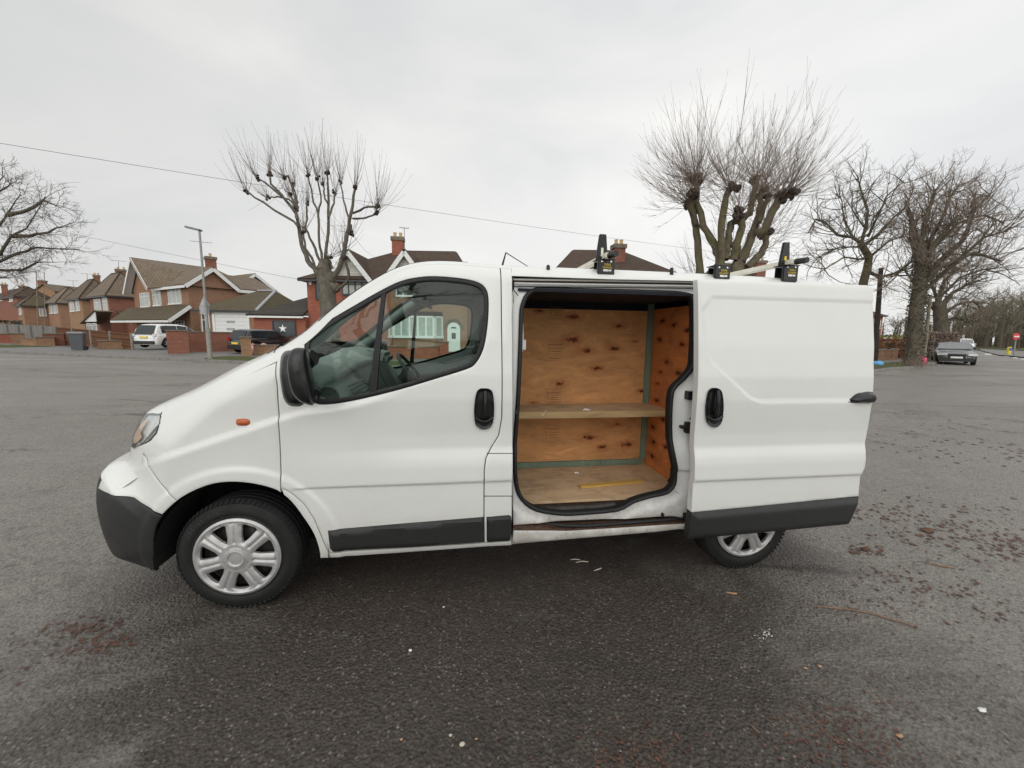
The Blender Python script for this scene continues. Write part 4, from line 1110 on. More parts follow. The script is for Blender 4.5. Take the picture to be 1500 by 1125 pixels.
# ---- roof bars
def text_obj(name, body, loc, size, mat, parent, rot=(math.pi / 2, 0, 0), ext=.0005, align='CENTER'):
    cu = bpy.data.curves.new('t', 'FONT'); cu.body = body; cu.size = size; cu.extrude = ext; cu.align_x = align; cu.align_y = 'CENTER'
    ob = bpy.data.objects.new('t', cu); COL.objects.link(ob); ob.location = loc; ob.rotation_euler = rot
    bpy.context.view_layer.update(); dg = bpy.context.evaluated_depsgraph_get()
    me = bpy.data.meshes.new_from_object(ob.evaluated_get(dg)); me.transform(ob.matrix_world)
    bpy.data.objects.remove(ob)
    V = [tuple(v.co) for v in me.vertices]; F = [tuple(p.vertices) for p in me.polygons]
    return link_mesh(name, V, F, mat, parent, uv=False)
YB = YS + .15
M['cream'] = simple('cream_powder_coat', (.74, .72, .62), .4)
def roofbar(px, pyb, pyt, pos_far, wtx, stop=True):
    # px: centre of the clamp; pyb bottom, pyt top of box
    b = atY(px, pyb, YB); t = atY(px, pyt, YB); cx = b.x; w = .105
    rb = bpy.data.objects.new('roof_bar', None); COL.objects.link(rb); rb.parent = VAN; OFF[rb.name] = OFF[VAN.name]
    zt = t.z
    def clamp(y, sg):
        mb = MB(); mb.box((cx, y, (b.z - .02 + zt) / 2), (w, .02, zt - b.z + .02)); mb.box((cx, y + .03 * sg, zt - .004), (w * 1.15, .09, .006)); mb.box((cx, y + .06 * sg, (b.z + zt) / 2 - .01), (w, .012, zt - b.z))
        return mb.build('clamp', M['gloss'], rb, bevel=.003)
    c1 = clamp(YB, 1); clamp(2 * YC - YB, -1)
    if True:
        f = YB - .0112
        text_obj('sticker_lettering', 'VAN', (cx + .006, f, zt - .034), .021, M['yellow'], c1)
        text_obj('sticker_lettering', 'GUARD', (cx + .006, f, zt - .051), .017, M['yellow'], c1)
        mb = MB(); mb.box((cx - .004, f, zt - .067), (.03, .001, .012)); mb.box((cx + .022, f, zt - .067), (.018, .001, .010)); mb.build('sticker', M['whiteprint'], c1, uv=False)
        mb = MB()
        for dx in (-.028, .028): mb.lathe((cx + dx, YB - .009, zt - .016), (0, -1, 0), [(.006, 0), (.006, .003), (0, .004)], 8)
        mb.build('bolt', M['chrome'], c1, uv=False)
    zb = zt + .016
    if not stop: return rb, cx, zt, c1
    mb = MB(); mb.box((cx + pos_far, YC - 0.0, zb), (.032, 2 * YC - 2 * YB + .06, .036)); mb.build('cross_bar', M['cream'], rb, bevel=.006)
    return rb, cx, zt, c1
for (px, pyb, pyt, topy) in ((887, 398, 379.5, 341), (1156, 408, 388, 353)):
    rb, cx, zt, c1 = roofbar(px, pyb, pyt, -.0, 0)
    mb = MB(); mb.tube([(cx + .012, YB - .03, zt + .016), (cx + .02, YB - .10, zt + .014)], [.020, .018], 12); mb.build('end_cap', M['gloss'], rb, True)
    tz = atY(px, topy, YB).z
    mb = MB(); xo = -.012
    P = [(cx - .040 + xo, YB + .03, zt), (cx + .036 + xo, YB + .03, zt), (cx + .020 + xo, YB + .03, tz), (cx - .022 + xo, YB + .03, tz)]
    mb.prism(P, (0, .018, 0)); mb.build('ladder_stop', M['gloss'], rb, bevel=.003)
    mb = MB(); mb.box((cx - .004 + xo, YB + .0285, zt + .045), (.014, .004, .05 if px < 1000 else .025)); mb.build('stop_sticker', M['cream'] if px < 1000 else M['yellow'], rb, uv=False)
roofbar(1057, 404, 388.5, .0, 0, False)
# low roof bosses with caps
for (px, py0, py1) in ((803, 388, 400), (984, 392, 405)):
    a = atY(px, py1, YB + .02); b = atY(px, py0, YB + .02); mb = MB(); mb.tube([a - Vector((0, 0, .03)), b - Vector((0, 0, .006)), b], [.012, .011, .006], 10); mb.build('roof_boss', M['gloss'], VAN, True)
# aerial
a = Vector((.22, YC - .0, 1.955)); 
b0 = atY(735, 392, YC - .35); b1 = atY(741, 370, YC - .35); b2 = atY(779, 394, YC - .1)
mb = MB(); mb.tube([b0 - Vector((0, 0, .12)), b0, b1], [.012, .008, .004], 8); mb.build('aerial_base', M['black'], VAN, True)
mb = MB(); mb.tube([b1, b1.lerp(b2, .5), b2, b2 + (b2 - b1) * .4], [.0035, .003, .0025, .0015], 6); mb.build('aerial_mast', M['black'], VAN, True)
# ------------------------------------------------------------------ sky and light
w = bpy.data.worlds.new('World'); scene.world = w; w.use_nodes = True
nt = w.node_tree; bg = nt.nodes['Background']
SE, SR = 30, 200
sky = nt.nodes.new('ShaderNodeTexSky'); sky.sky_type = 'NISHITA'; sky.sun_disc = False
sky.sun_elevation = R_(SE); sky.sun_rotation = R_(SR); sky.air_density = 1; sky.dust_density = 3
tc = nt.nodes.new('ShaderNodeTexCoord')
def wn(tp, **kw):
    n = nt.nodes.new(tp)
    for k, v in kw.items(): setattr(n, k, v)
    return n
def wl(a, b): nt.links.new(a, b)
mp = wn('ShaderNodeMapping'); mp.inputs['Scale'].default_value = (1, 1, 2.4); wl(tc.outputs['Generated'], mp.inputs[0])
n1 = wn('ShaderNodeTexNoise'); n1.inputs['Scale'].default_value = 1.6; n1.inputs['Detail'].default_value = 5; n1.inputs['Roughness'].default_value = .5; n1.inputs['Distortion'].default_value = .4
wl(mp.outputs[0], n1.inputs['Vector'])
rp = wn('ShaderNodeValToRGB'); e = rp.color_ramp.elements; e[0].position = .30; e[0].color = (.57, .578, .585, 1); e[1].position = .70; e[1].color = (.765, .755, .73, 1)
wl(n1.outputs['Fac'], rp.inputs['Fac'])
sep = wn('ShaderNodeSeparateXYZ'); wl(tc.outputs['Generated'], sep.inputs[0])
zr = wn('ShaderNodeMapRange'); zr.inputs['From Min'].default_value = .55; zr.inputs['From Max'].default_value = 1.0; zr.inputs['To Min'].default_value = 1.0; zr.inputs['To Max'].default_value = 1.3
zr.interpolation_type = 'SMOOTHSTEP'; wl(sep.outputs[2], zr.inputs[0])
# brightness added to the unseen clouds behind the camera, to light the van side
dt = wn('ShaderNodeVectorMath', operation='DOT_PRODUCT'); dt.inputs[1].default_value = (-.25, -.93, .27); wl(tc.outputs['Generated'], dt.inputs[0])
br = wn('ShaderNodeMapRange'); br.inputs['From Min'].default_value = 0.05; br.inputs['From Max'].default_value = .9; br.inputs['To Min'].default_value = 0; br.inputs['To Max'].default_value = .85
br.interpolation_type = 'SMOOTHSTEP'; wl(dt.outputs['Value'], br.inputs[0])
ad = wn('ShaderNodeMath', operation='ADD'); wl(zr.outputs[0], ad.inputs[0]); wl(br.outputs[0], ad.inputs[1])
# left of the view is greyer, right paler
lr = wn('ShaderNodeMapRange'); lr.inputs['From Min'].default_value = -.75; lr.inputs['From Max'].default_value = .7; lr.inputs['To Min'].default_value = .88; lr.inputs['To Max'].default_value = 1.13
wl(sep.outputs[0], lr.inputs[0])
ml = wn('ShaderNodeMath', operation='MULTIPLY'); wl(ad.outputs[0], ml.inputs[0]); wl(lr.outputs[0], ml.inputs[1])
m10 = wn('ShaderNodeMath', operation='MULTIPLY'); wl(ml.outputs[0], m10.inputs[0]); m10.inputs[1].default_value = 8.0 * SKYK if 'SKYK' in globals() else 10.2
vm = wn('ShaderNodeVectorMath', operation='SCALE'); wl(rp.outputs[0], vm.inputs[0]); wl(m10.outputs[0], vm.inputs['Scale'])
mx = wn('ShaderNodeMix', data_type='RGBA'); mx.inputs[0].default_value = .93
wl(sky.outputs[0], mx.inputs[6]); wl(vm.outputs[0], mx.inputs[7]); wl(mx.outputs[2], bg.inputs['Color']); bg.inputs['Strength'].default_value = .12
sd_ = bpy.data.lights.new('sun', 'SUN'); sd_.energy = .55; sd_.angle = R_(45); sd_.color = (1, .97, .93)
so = bpy.data.objects.new('sun', sd_); COL.objects.link(so)
az = R_(SR)   # nishita rotation: direction of the sun in plan
sdir = Vector((math.sin(az) * math.cos(R_(SE)), math.cos(az) * math.cos(R_(SE)), math.sin(R_(SE))))
so.rotation_euler = (-sdir).to_track_quat('-Z', 'Y').to_euler(); so.location = sdir * 50
scene.view_settings.view_transform = 'Standard'; scene.view_settings.look = 'None'; scene.view_settings.exposure = 0; scene.view_settings.gamma = 1

# ------------------------------------------------------------------ ground
def asphalt():
    t = NT('wet_worn_asphalt'); v = t.co()
    ag = t.vor(v, 70, 'F1'); ag2 = t.vor(v, 150, 'F1'); fine = t.noise(v, 210, 3, .75)
    med = t.noise(v, 2.6, 7, .66, .3); big = t.noise(t.co('Object', (.35, 1, 1)), .42, 5, .6, .8); patch = t.noise(v, 1.0, 8, .70, .9)
    coarse = t.noise(v, 26, 5, .75)
    # broad wet patch; the van's shade is painted into its darker colour
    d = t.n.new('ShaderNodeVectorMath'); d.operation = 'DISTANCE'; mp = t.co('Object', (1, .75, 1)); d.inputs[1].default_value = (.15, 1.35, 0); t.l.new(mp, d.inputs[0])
    dm = t.math('ADD', d.outputs['Value'], t.math('MULTIPLY', t.math('SUBTRACT', t.noise(v, 1.3, 7, .68, .5), .5), 2.6)); damp_shade = t.ramp(t.math('MULTIPLY', dm, .25), [(.31, 1), (.66, 0)])
    base = t.ramp(med, [(.28, (.19, .174, .154)), (.72, (.285, .262, .232))])
    col = t.mix(t.math('MULTIPLY', damp_shade, .90), base, (.043, .032, .025))
    col = t.mix(t.ramp(coarse, [(.38, .42), (.55, 0)]), col, (.045, .041, .037))
    stone = t.vor(v, 60, 'F1', 'Color'); sv = t.n.new('ShaderNodeSeparateColor'); t.l.new(stone, sv.inputs[0])
    dotm = t.ramp(t.vor(v, 60), [(.26, 1), (.40, 0)]); sf = t.ramp(sv.outputs[0], [(.80, 0), (.92, 1)])
    col = t.mix(t.math('MULTIPLY', t.math('MULTIPLY', sf, dotm), .5), col, (.33, .30, .26))
    cellv = t.vor(v, 85, 'F1', 'Color'); s3 = t.n.new('ShaderNodeSeparateColor'); t.l.new(cellv, s3.inputs[0])
    col = t.mix(1.0, col, t.ramp(s3.outputs[0], [(0, (.55, .54, .53)), (.5, (1, 1, 1)), (1, (1.0, 1.0, 1.0))]), 'MULTIPLY'); col = t.mix(t.math('MULTIPLY', t.ramp(s3.outputs[1], [(.70, 0), (1, 1)]), t.ramp(damp_shade, [(0, .26), (1, .12)])), col, (.34, .31, .27))
    sf2 = t.ramp(sv.outputs[1], [(.965, 0), (.975, 1)]); col = t.mix(t.math('MULTIPLY', t.math('MULTIPLY', sf2, dotm), .5), col, (.30, .27, .23))
    col = t.mix(t.ramp(fine, [(.36, .45), (.58, 0)]), col, (.035, .032, .029))
    st = t.ramp(patch, [(.615, 0), (.70, 1)]); col = t.mix(t.math('MULTIPLY', st, .45), col, (.075, .036, .024))
    pale = t.ramp(t.noise(t.co('Object', (.5, 2, 1)), 1.1, 7, .72, 1), [(.58, 0), (.74, 1)]); col = t.mix(t.math('MULTIPLY', pale, .4), col, (.27, .26, .24))
    cn = t.n.new('ShaderNodeVectorMath'); cn.operation = 'ADD'; cb = t.n.new('ShaderNodeCombineXYZ'); wn_ = t.noise(v, 1.4, 5, .7); t.l.new(t.math('MULTIPLY', wn_, 1.5), cb.inputs[0]); t.l.new(t.math('MULTIPLY', wn_, -1.1), cb.inputs[1]); t.l.new(t.co('Object', (.30, .55, 0)), cn.inputs[0]); t.l.new(cb.outputs[0], cn.inputs[1])
    ce = t.vor(cn.outputs[0], 1.0, 'DISTANCE_TO_EDGE'); cr = t.math('MULTIPLY', t.ramp(ce, [(.006, 1), (.020, 0)]), t.ramp(big, [(.46, 0), (.56, 1)])); col = t.mix(t.math('MULTIPLY', cr, .7), col, (.035, .031, .028))
    t.set(color=col)
    wet = t.ramp(t.math('ADD', t.math('MULTIPLY', big, .65), t.math('MULTIPLY', med, .35)), [(.40, .34), (.50, .50), (.60, .68)])
    wet = t.mix(t.math('MULTIPLY', damp_shade, .8), wet, (.40, .40, .40)); t.set(rough=wet, spec=t.ramp(damp_shade, [(0, .5), (1, .34)]))
    h = t.math('MULTIPLY', ag, 1.1)
    h = t.math('ADD', h, t.math('MULTIPLY', coarse, .9)); h = t.math('ADD', h, t.math('MULTIPLY', med, 1.2))
    t.bump(h, .5, .012); return t.m
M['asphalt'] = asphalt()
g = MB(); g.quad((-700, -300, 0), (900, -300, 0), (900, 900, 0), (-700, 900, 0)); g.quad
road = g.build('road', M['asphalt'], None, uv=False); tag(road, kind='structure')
# ================================================================== SETTING
def brick(name, c1, c2, mortar=(.30, .27, .24), w=.225, h=.075, vary=.5):
    t = NT(name); uv = t.tc.outputs['UV']
    b = t.n.new('ShaderNodeTexBrick'); b.inputs['Scale'].default_value = 1; b.inputs['Brick Width'].default_value = w; b.inputs['Row Height'].default_value = h
    b.inputs['Mortar Size'].default_value = .006; b.inputs['Mortar Smooth'].default_value = .2
    b.inputs['Color1'].default_value = (*c1, 1); b.inputs['Color2'].default_value = (*c2, 1); b.inputs['Mortar'].default_value = (*mortar, 1)
    t.l.new(uv, b.inputs['Vector'])
    n = t.noise(t.co(), 1.3, 6, .65); n2 = t.noise(t.co('Object', (4, 4, 14)), 1.2, 3, .6)
    c = t.mix(t.ramp(n, [(.35, .35), (.65, 0)]), b.outputs['Color'], tuple(x * .55 for x in c1))
    c = t.mix(t.math('MULTIPLY', t.ramp(n2, [(.45, 0), (.7, 1)]), .35), c, tuple(x * .6 for x in c2))
    t.set(color=c, rough=.88, spec=.2); t.bump(b.outputs['Fac'], -.4, .008); return t.m
M['brick_red'] = brick('red_brick', (.285, .098, .056), (.21, .075, .046))
M['brick_bright'] = brick('orange_red_brick', (.38, .105, .055), (.27, .075, .045))
M['brick_brown'] = brick('brown_brick', (.35, .185, .105), (.26, .135, .08))
M['brick_tan'] = brick('tan_brick', (.36, .21, .11), (.28, .15, .075))
def tiles(name, c, moss, mo=.5, row=.30, col=.26, mort=.02):
    t = NT(name); b = t.n.new('ShaderNodeTexBrick'); b.inputs['Scale'].default_value = 1; b.inputs['Brick Width'].default_value = col; b.inputs['Row Height'].default_value = row
    b.inputs['Mortar Size'].default_value = mort; b.inputs['Mortar Smooth'].default_value = .5
    b.inputs['Color1'].default_value = (*c, 1); b.inputs['Color2'].default_value = (*(x * .75 for x in c), 1); b.inputs['Mortar'].default_value = (*(x * .35 for x in c), 1)
    t.l.new(t.tc.outputs['UV'], b.inputs['Vector'])
    n = t.noise(t.co(), .9, 7, .7, .5); n3 = t.noise(t.co(), 7, 3, .6)
    c2 = t.mix(t.math('MULTIPLY', t.ramp(n, [(.42, 0), (.62, 1)]), mo), b.outputs['Color'], moss)
    c2 = t.mix(t.ramp(n3, [(.62, 0), (.75, .35)]), c2, tuple(min(1, x * 2) for x in c))
    t.set(color=c2, rough=.85, spec=.25); t.bump(b.outputs['Fac'], -.6, .02); return t.m
M['tile_brown'] = tiles('brown_concrete_tiles', (.20, .155, .115), (.11, .10, .06), .3)
M['tile_dark'] = tiles('dark_brown_tiles', (.085, .055, .042), (.07, .07, .04), .3)
M['tile_moss'] = tiles('mossy_tiles', (.115, .09, .062), (.085, .08, .035), .65)
M['tile_pan'] = tiles('lattice_pattern_tiles', (.17, .13, .09), (.10, .09, .05), .3, .42, .55, .07)
M['tile_black'] = tiles('charcoal_interlocking_tiles', (.06, .052, .047), (.06, .06, .04), .3, .33, 3, .03)
M['upvc'] = simple('white_upvc', (.72, .73, .71), .45, 0, .04)
M['weatherboard'] = tiles('cream_weatherboard', (.62, .60, .54), (.5, .5, .45), .2, .16, 40, .010)
M['pane'] = simple('house_window_pane', (.05, .06, .065), .08, 0, .4, 1.2)
M['curtain'] = simple('net_curtain_pane', (.38, .41, .38), .25, 0, .2, 3)
M['darkframe'] = simple('charcoal_frame', (.03, .032, .036), .4)
M['lead'] = simple('grey_lead', (.34, .35, .37), .6)
M['stonecap'] = simple('weathered_coping', (.17, .14, .11), .9, 0, .3, 5, .3, 20)
M['pot'] = simple('buff_chimney_pot', (.50, .38, .17), .8)
M['concrete'] = simple('concrete_post', (.25, .235, .20), .9, 0, .2, 6)
def wood_fence(name, c, hz=False):
    t = NT(name); v = t.tc.outputs['UV']; b = t.n.new('ShaderNodeTexBrick'); b.inputs['Scale'].default_value = 1
    b.inputs['Brick Width'].default_value = 30 if hz else .10; b.inputs['Row Height'].default_value = .12 if hz else 30; b.inputs['Mortar Size'].default_value = .008
    b.inputs['Color1'].default_value = (*c, 1); b.inputs['Color2'].default_value = (*(x * .72 for x in c), 1); b.inputs['Mortar'].default_value = (*(x * .3 for x in c), 1)
    b.offset = 0 if not hz else .5; t.l.new(v, b.inputs['Vector'])
    n = t.noise(t.co('Object', (3, 3, 1) if not hz else (1, 1, 6)), 1.6, 6, .7)
    cc = t.mix(t.ramp(n, [(.35, .6), (.6, 0)]), b.outputs['Color'], tuple(x * .5 for x in c)); t.set(color=cc, rough=.9, spec=.2); return t.m
M['fence_grey'] = wood_fence('grey_weathered_boards', (.27, .255, .235))
M['fence_brown'] = wood_fence('brown_stained_boards', (.20, .095, .05), True)
def bark(name, c, g=(.09, .10, .04), k=.5):
    t = NT(name); v = t.co('Object', (1, 1, .5)); n = t.noise(v, 5, 7, .7, .8); n2 = t.noise(t.co(), 1.6, 5, .6)
    c1 = t.ramp(n, [(.3, tuple(x * .45 for x in c)), (.55, c), (.75, tuple(min(1, x * 1.5) for x in c))])
    c1 = t.mix(t.math('MULTIPLY', t.ramp(n2, [(.45, 0), (.65, 1)]), k), c1, g)
    t.set(color=c1, rough=.95, spec=.15); t.bump(n, .8, .04); return t.m
M['bark_grey'] = bark('grey_lime_bark', (.135, .12, .10), (.10, .10, .055), .35)
M['bark_olive'] = bark('lichened_bark', (.125, .105, .075), (.12, .12, .045), .6)
M['bark_dark'] = bark('dark_wet_bark', (.12, .10, .08), (.07, .075, .035), .5)
M['knuckle'] = bark('pollard_knuckle_bark', (.060, .045, .038), (.05, .04, .03), .3)
M['twig_brown'] = simple('brown_twigs', (.20, .155, .12), .9)
M['twig_red'] = simple('red_brown_twigs', (.175, .135, .105), .9)
M['twig_grey'] = simple('grey_twigs', (.15, .13, .115), .9)
M['twig_olive'] = simple('olive_twigs', (.155, .14, .10), .9)
def grass_mat():
    t = NT('winter_grass'); n = t.noise(t.co(), 1.5, 6, .65); n2 = t.noise(t.co(), 30, 4, .7)
    c = t.ramp(n, [(.32, (.085, .07, .045)), (.5, (.10, .115, .045)), (.7, (.13, .15, .055))]); c = t.mix(t.ramp(n2, [(.4, .5), (.6, 0)]), c, (.05, .055, .02))
    t.set(color=c, rough=.95, spec=.15); t.bump(n2, 1, .04); return t.m
M['grass'] = grass_mat()
def pave():
    t = NT('damp_pavement_tarmac'); n = t.noise(t.co('Object', (.4, 1, 1)), 1.1, 6, .65, .4); n2 = t.noise(t.co(), 40, 4, .7)
    c = t.ramp(n, [(.3, (.13, .125, .115)), (.7, (.20, .19, .175))]); c = t.mix(t.ramp(n2, [(.4, .4), (.6, 0)]), c, (.05, .048, .045))
    t.set(color=c, rough=t.ramp(n, [(.3, .45), (.7, .75)])); t.bump(n2, .4, .01); return t.m
M['pave'] = pave()
M['kerb'] = simple('concrete_kerb', (.20, .19, .175), .8, 0, .25, 3, .2, 30)
M['drive'] = simple('driveway_dark', (.075, .072, .068), .6, 0, .3, 1.5, .2, 40)

# ---- kerb line and the raised land across the road
KERB = [(-120, 72), (-60, 42.5), (-26.3, 26.7), (-16.4, 22.3), (-11.5, 20.3), (-9.9, 19.6), (-6, 18.2), (-2, 17.1), (3, 16.2), (8, 15.5), (13, 15.2), (17, 15.3), (19.8, 15.8), (22.0, 16.9), (24.6, 17.8), (27.3, 19.2), (30.5, 20.9), (34.7, 23.6), (40, 27.2), (47, 32.1), (57, 39), (68, 46.5), (109, 74), (157, 105)]
KS = smooth_poly(KERB, 5, False)
def flat(name, poly, z, mat, kind='structure'):
    mb = MB(); mb.v = [(x, y, z) for x, y in poly]; mb.f = [tuple(range(len(poly)))]
    bm = bmesh.new(); vs = [bm.verts.new(v) for v in mb.v]; bm.faces.new(vs); bmesh.ops.triangulate(bm, faces=bm.faces[:]); bmesh.ops.recalc_face_normals(bm, faces=bm.faces[:])
    if bm.faces[:][0].normal.z < 0: bmesh.ops.reverse_faces(bm, faces=bm.faces[:])
    me = bpy.data.meshes.new(name); bm.to_mesh(me); bm.free(); me.materials.append(mat); o = bpy.data.objects.new(name, me); COL.objects.link(o)
    OFF[o.name] = Vector((0, 0, 0)); return tag(o, kind=kind)
ZP = .12
def off_line(L, d):
    L = np.array(L); t = np.gradient(L, axis=0); t /= np.hypot(t[:, 0], t[:, 1])[:, None]; n = np.stack([-t[:, 1], t[:, 0]], 1); return [tuple(q) for q in L + n * d]
K2 = off_line(KS, .13)
flat('pavement', K2 + [(260, 190), (260, 500), (-400, 500), (-400, 220)], ZP, M['pave'])
mb = MB()
for i in range(len(KS) - 1):
    a, b, c, d = KS[i], KS[i + 1], K2[i + 1], K2[i]
    mb.quad((a[0], a[1], 0), (b[0], b[1], 0), (b[0], b[1], ZP + .004), (a[0], a[1], ZP + .004)); mb.quad((a[0], a[1], ZP + .004), (b[0], b[1], ZP + .004), (c[0], c[1], ZP + .004), (d[0], d[1], ZP + .004))
tag(mb.build('kerb', M['kerb'], uv=False), kind='structure')
# grass verge strips just behind the kerb
def strip(name, x0, x1, d0, d1, mat, z=ZP + .012):
    L = [p for p in KS if x0 <= p[0] <= x1]; A_ = off_line(L, d0); B_ = off_line(L, d1)
    A_[0] = tuple(.5 * np.array(A_[0]) + .5 * np.array(B_[0])); return flat(name, A_ + B_[::-1], z, mat)
strip('verge', -13.8, 14, .14, 2.3, M['grass']); strip('verge_right', 17, 29.6, .14, 1.6, M['grass'])
strip('verge_far_left', -60, -27.0, 2.2, 4.6, M['grass']); strip('verge_roadside', 31, 60, .2, 1.8, M['grass'])
# far side of the junction
def gz(px, py, z=0): p = atZ(px, py, z); return (p.x, p.y)
flat('traffic_island', [gz(1462, 521, .0), gz(1500, 524.5, 0), gz(1560, 527, 0), gz(1560, 520, 0), gz(1500, 515, 0), gz(1440, 511.8, 0), gz(1424, 511, 0)], .10, M['pave'])
flat('grass_bank', [gz(1418, 507, .1), gz(1424, 510.4, .1), gz(1470, 512, .1), gz(1500, 513.5, .1), gz(1600, 516, .1), gz(1600, 509, .1), gz(1500, 506.0, .1), gz(1440, 504.2, .1)], .12, M['grass'])
M['paint'] = simple('worn_road_paint', (.62, .62, .60), .6, 0, .2, 3)
mb = MB()
for a, b, c, d in (((1443, 518), (1453, 518.3), (1452, 519.6), (1442, 519.2)), ((1470, 521.0), (1478, 522), (1478, 523), (1470, 521.9)), ((1484, 523.2), (1491, 524.3), (1491, 525.4), (1484, 524.1)), ((1495, 525.2), (1504, 526.3), (1504, 527.4), (1495, 526.1))):
    mb.quad(*[(*gz(*q, 0), .006) for q in (a, b, c, d)])
tag(mb.build('road_marking', M['paint'], uv=False), kind='structure')

# ---- facade helper
class Face:
    def __init__(s, P0, r, out):
        s.P0 = Vector((P0[0], P0[1], 0)); s.r = Vector((r[0], r[1], 0)).normalized(); s.n = Vector((out[0], out[1], 0)).normalized()
    def at(s, px, py):
        d = ray(px, py); t = (s.P0 - CAM).dot(s.n) / d.dot(s.n); p = CAM + d * t; return ((p - s.P0).dot(s.r), p.z)
    def pt(s, a, z, o=0): return s.P0 + s.r * a + Vector((0, 0, z)) + s.n * o
def wall_poly(mb, F, poly, th=.25):
    mb.prism([F.pt(a, z, 0) for a, z in poly], -F.n * th)
def slab(mb, P, th=.14):
    P = [Vector(p) for p in P]; n = (P[1] - P[0]).cross(P[2] - P[0]).normalized()
    if n.z < 0: n = -n
    mb.prism(P, n * th)
def window(F, a0, a1, z0, z1, parent, cols=2, top=True, mat='upvc', pane='pane', fw=.07, out=.0, glz=None):
    mb = MB()
    R = Matrix((F.r, F.n, Vector((0, 0, 1)))).transposed()
    def bx(x0, x1, y0, y1, d=.10, o=.02): mb.box(F.pt((x0 + x1) / 2, (y0 + y1) / 2, out + o), (x1 - x0, d, y1 - y0), M=R)
    bx(a0, a1, z0 - .05, z0 + fw, .18, .04); bx(a0, a1, z1 - fw, z1); bx(a0, a0 + fw, z0, z1); bx(a1 - fw, a1, z0, z1)
    for k in range(1, cols): x = a0 + (a1 - a0) * k / cols; bx(x - fw / 2, x + fw / 2, z0, z1, .09, .022)
    if top: zt = z1 - (z1 - z0) * .28; bx(a0, a1, zt - fw * .4, zt + fw * .4, .085, .024)
    w_ = mb.build('window', M[mat], parent, uv=False)
    mb = MB(); mb.box(F.pt((a0 + a1) / 2, (z0 + z1) / 2, out + .01), (a1 - a0 - fw, .03, z1 - z0 - fw), M=R); mb.build('pane', M[pane], w_, uv=False)
    return w_
def wpx(F, x0, x1, y0, y1, parent, **k):
    a0, _ = F.at(x0, (y0 + y1) / 2); a1, _ = F.at(x1, (y0 + y1) / 2); xm = (x0 + x1) / 2
    return window(F, a0, a1, F.at(xm, y1)[1], F.at(xm, y0)[1], parent, **k)
def chimney(p, w, z0, z1, parent, bm='brick_red', pots=2, d=None, rz=0):
    d = d or w; mb = MB(); mb.box((p[0], p[1], (z0 + z1) / 2), (w, d, z1 - z0), rz); c = mb.build('chimney', M[bm], parent)
    mb = MB(); mb.box((p[0], p[1], z1 + .06), (w + .16, d + .16, .28), rz); mb.build('chimney_cap', M['stonecap'], c)
    for k in range(pots):
        x = p[0] + (k - (pots - 1) / 2) * w * .5 * math.cos(rz); y = p[1] + (k - (pots - 1) / 2) * w * .5 * math.sin(rz)
        mb = MB(); mb.lathe((x, y, z1 + .2), (0, 0, 1), [(.13, 0), (.12, .3), (.15, .34), (.10, .36)], 10); mb.build('chimney_pot', M['pot'], c, uv=False)
    return c
def aerial(x, y, z0, z1, w=.8, parent=None, rz=0):
    mb = MB(); mb.tube([(x, y, z0), (x, y, z1)], .03, 5); c, s = math.cos(rz), math.sin(rz)
    mb.tube([(x - w * c, y - w * s, z1), (x + w * c, y + w * s, z1 - .05)], .02, 4)
    for k in range(6):
        q = -w + 2 * w * k / 5; mb.tube([(x + q * c - .25 * s, y + q * s + .25 * c, z1), (x + q * c + .25 * s, y + q * s - .25 * c, z1)], .012, 3)
    return mb.build('roof_aerial', M['greypaint'], parent, uv=False)
def hip_house(nm, label, F, S, a0, b1, ze, zr, wm, tm, over=.35, group=None, z0=0, ridge_inset=None, cat='house'):
    """front face F spans a0..0 (corner at 0), side face S spans 0..b1"""
    o = root(nm, label, cat, tuple(F.pt(0, 0)), group)
    mb = MB(); c = F.pt(a0, z0), F.pt(0, z0), S.pt(b1, z0), F.pt(a0, z0) + S.r * b1
    mb.box8(list(c) + [p + Vector((0, 0, ze - z0)) for p in c]); mb.build('wall', M[wm], o)
    u = F.r; v = S.r; O = over
    P = [F.pt(a0 - O, ze) - v * O, F.pt(O, ze) - v * O, F.pt(O, ze) + v * (b1 + O), F.pt(a0 - O, ze) + v * (b1 + O)]
    W = -a0; D = b1; mb = MB(); ri = ridge_inset if ridge_inset is not None else min(W, D) / 2
    if W >= D: r0 = F.pt(a0 + ri, zr) + v * D / 2; r1 = F.pt(-ri, zr) + v * D / 2; faces = [(P[0], P[1], r1, r0), (P[2], P[3], r0, r1), (P[1], P[2], r1), (P[3], P[0], r0)]
    else: r0 = F.pt(a0 / 2, zr) + v * ri; r1 = F.pt(a0 / 2, zr) + v * (D - ri); faces = [(P[1], P[2], r1, r0), (P[3], P[0], r0, r1), (P[0], P[1], r0), (P[2], P[3], r1)]
    for f in faces: slab(mb, f, .10)
    rf = mb.build('roof', M[tm], o)
    mb = MB()
    for k in range(4): mb.bar(P[k] - Vector((0, 0, .06)), P[(k + 1) % 4] - Vector((0, 0, .06)), .10, .16)
    mb.build('gutter', M['darkframe'], rf, uv=False)
    mb = MB()
    for q in (P[0], P[3]): mb.tube([q + Vector((0, 0, .1)), r0 + Vector((0, 0, .12))], .09, 6)
    for q in (P[1], P[2]): mb.tube([q + Vector((0, 0, .1)), r1 + Vector((0, 0, .12))], .09, 6)
    mb.tube([r0 + Vector((0, 0, .12)), r1 + Vector((0, 0, .12))], .10, 6); mb.build('ridge_tiles', M['tile_dark'], rf, uv=False)
    return o, rf, (r0, r1)

U = Vector((-.788, .616, 0)).normalized(); Vd = Vector((.616, .788, 0)).normalized()
def row_frame(px, py, ze):
    p = atZ(px, py, ze); return Face(p, -U, -Vd), Face(p, Vd, -U)

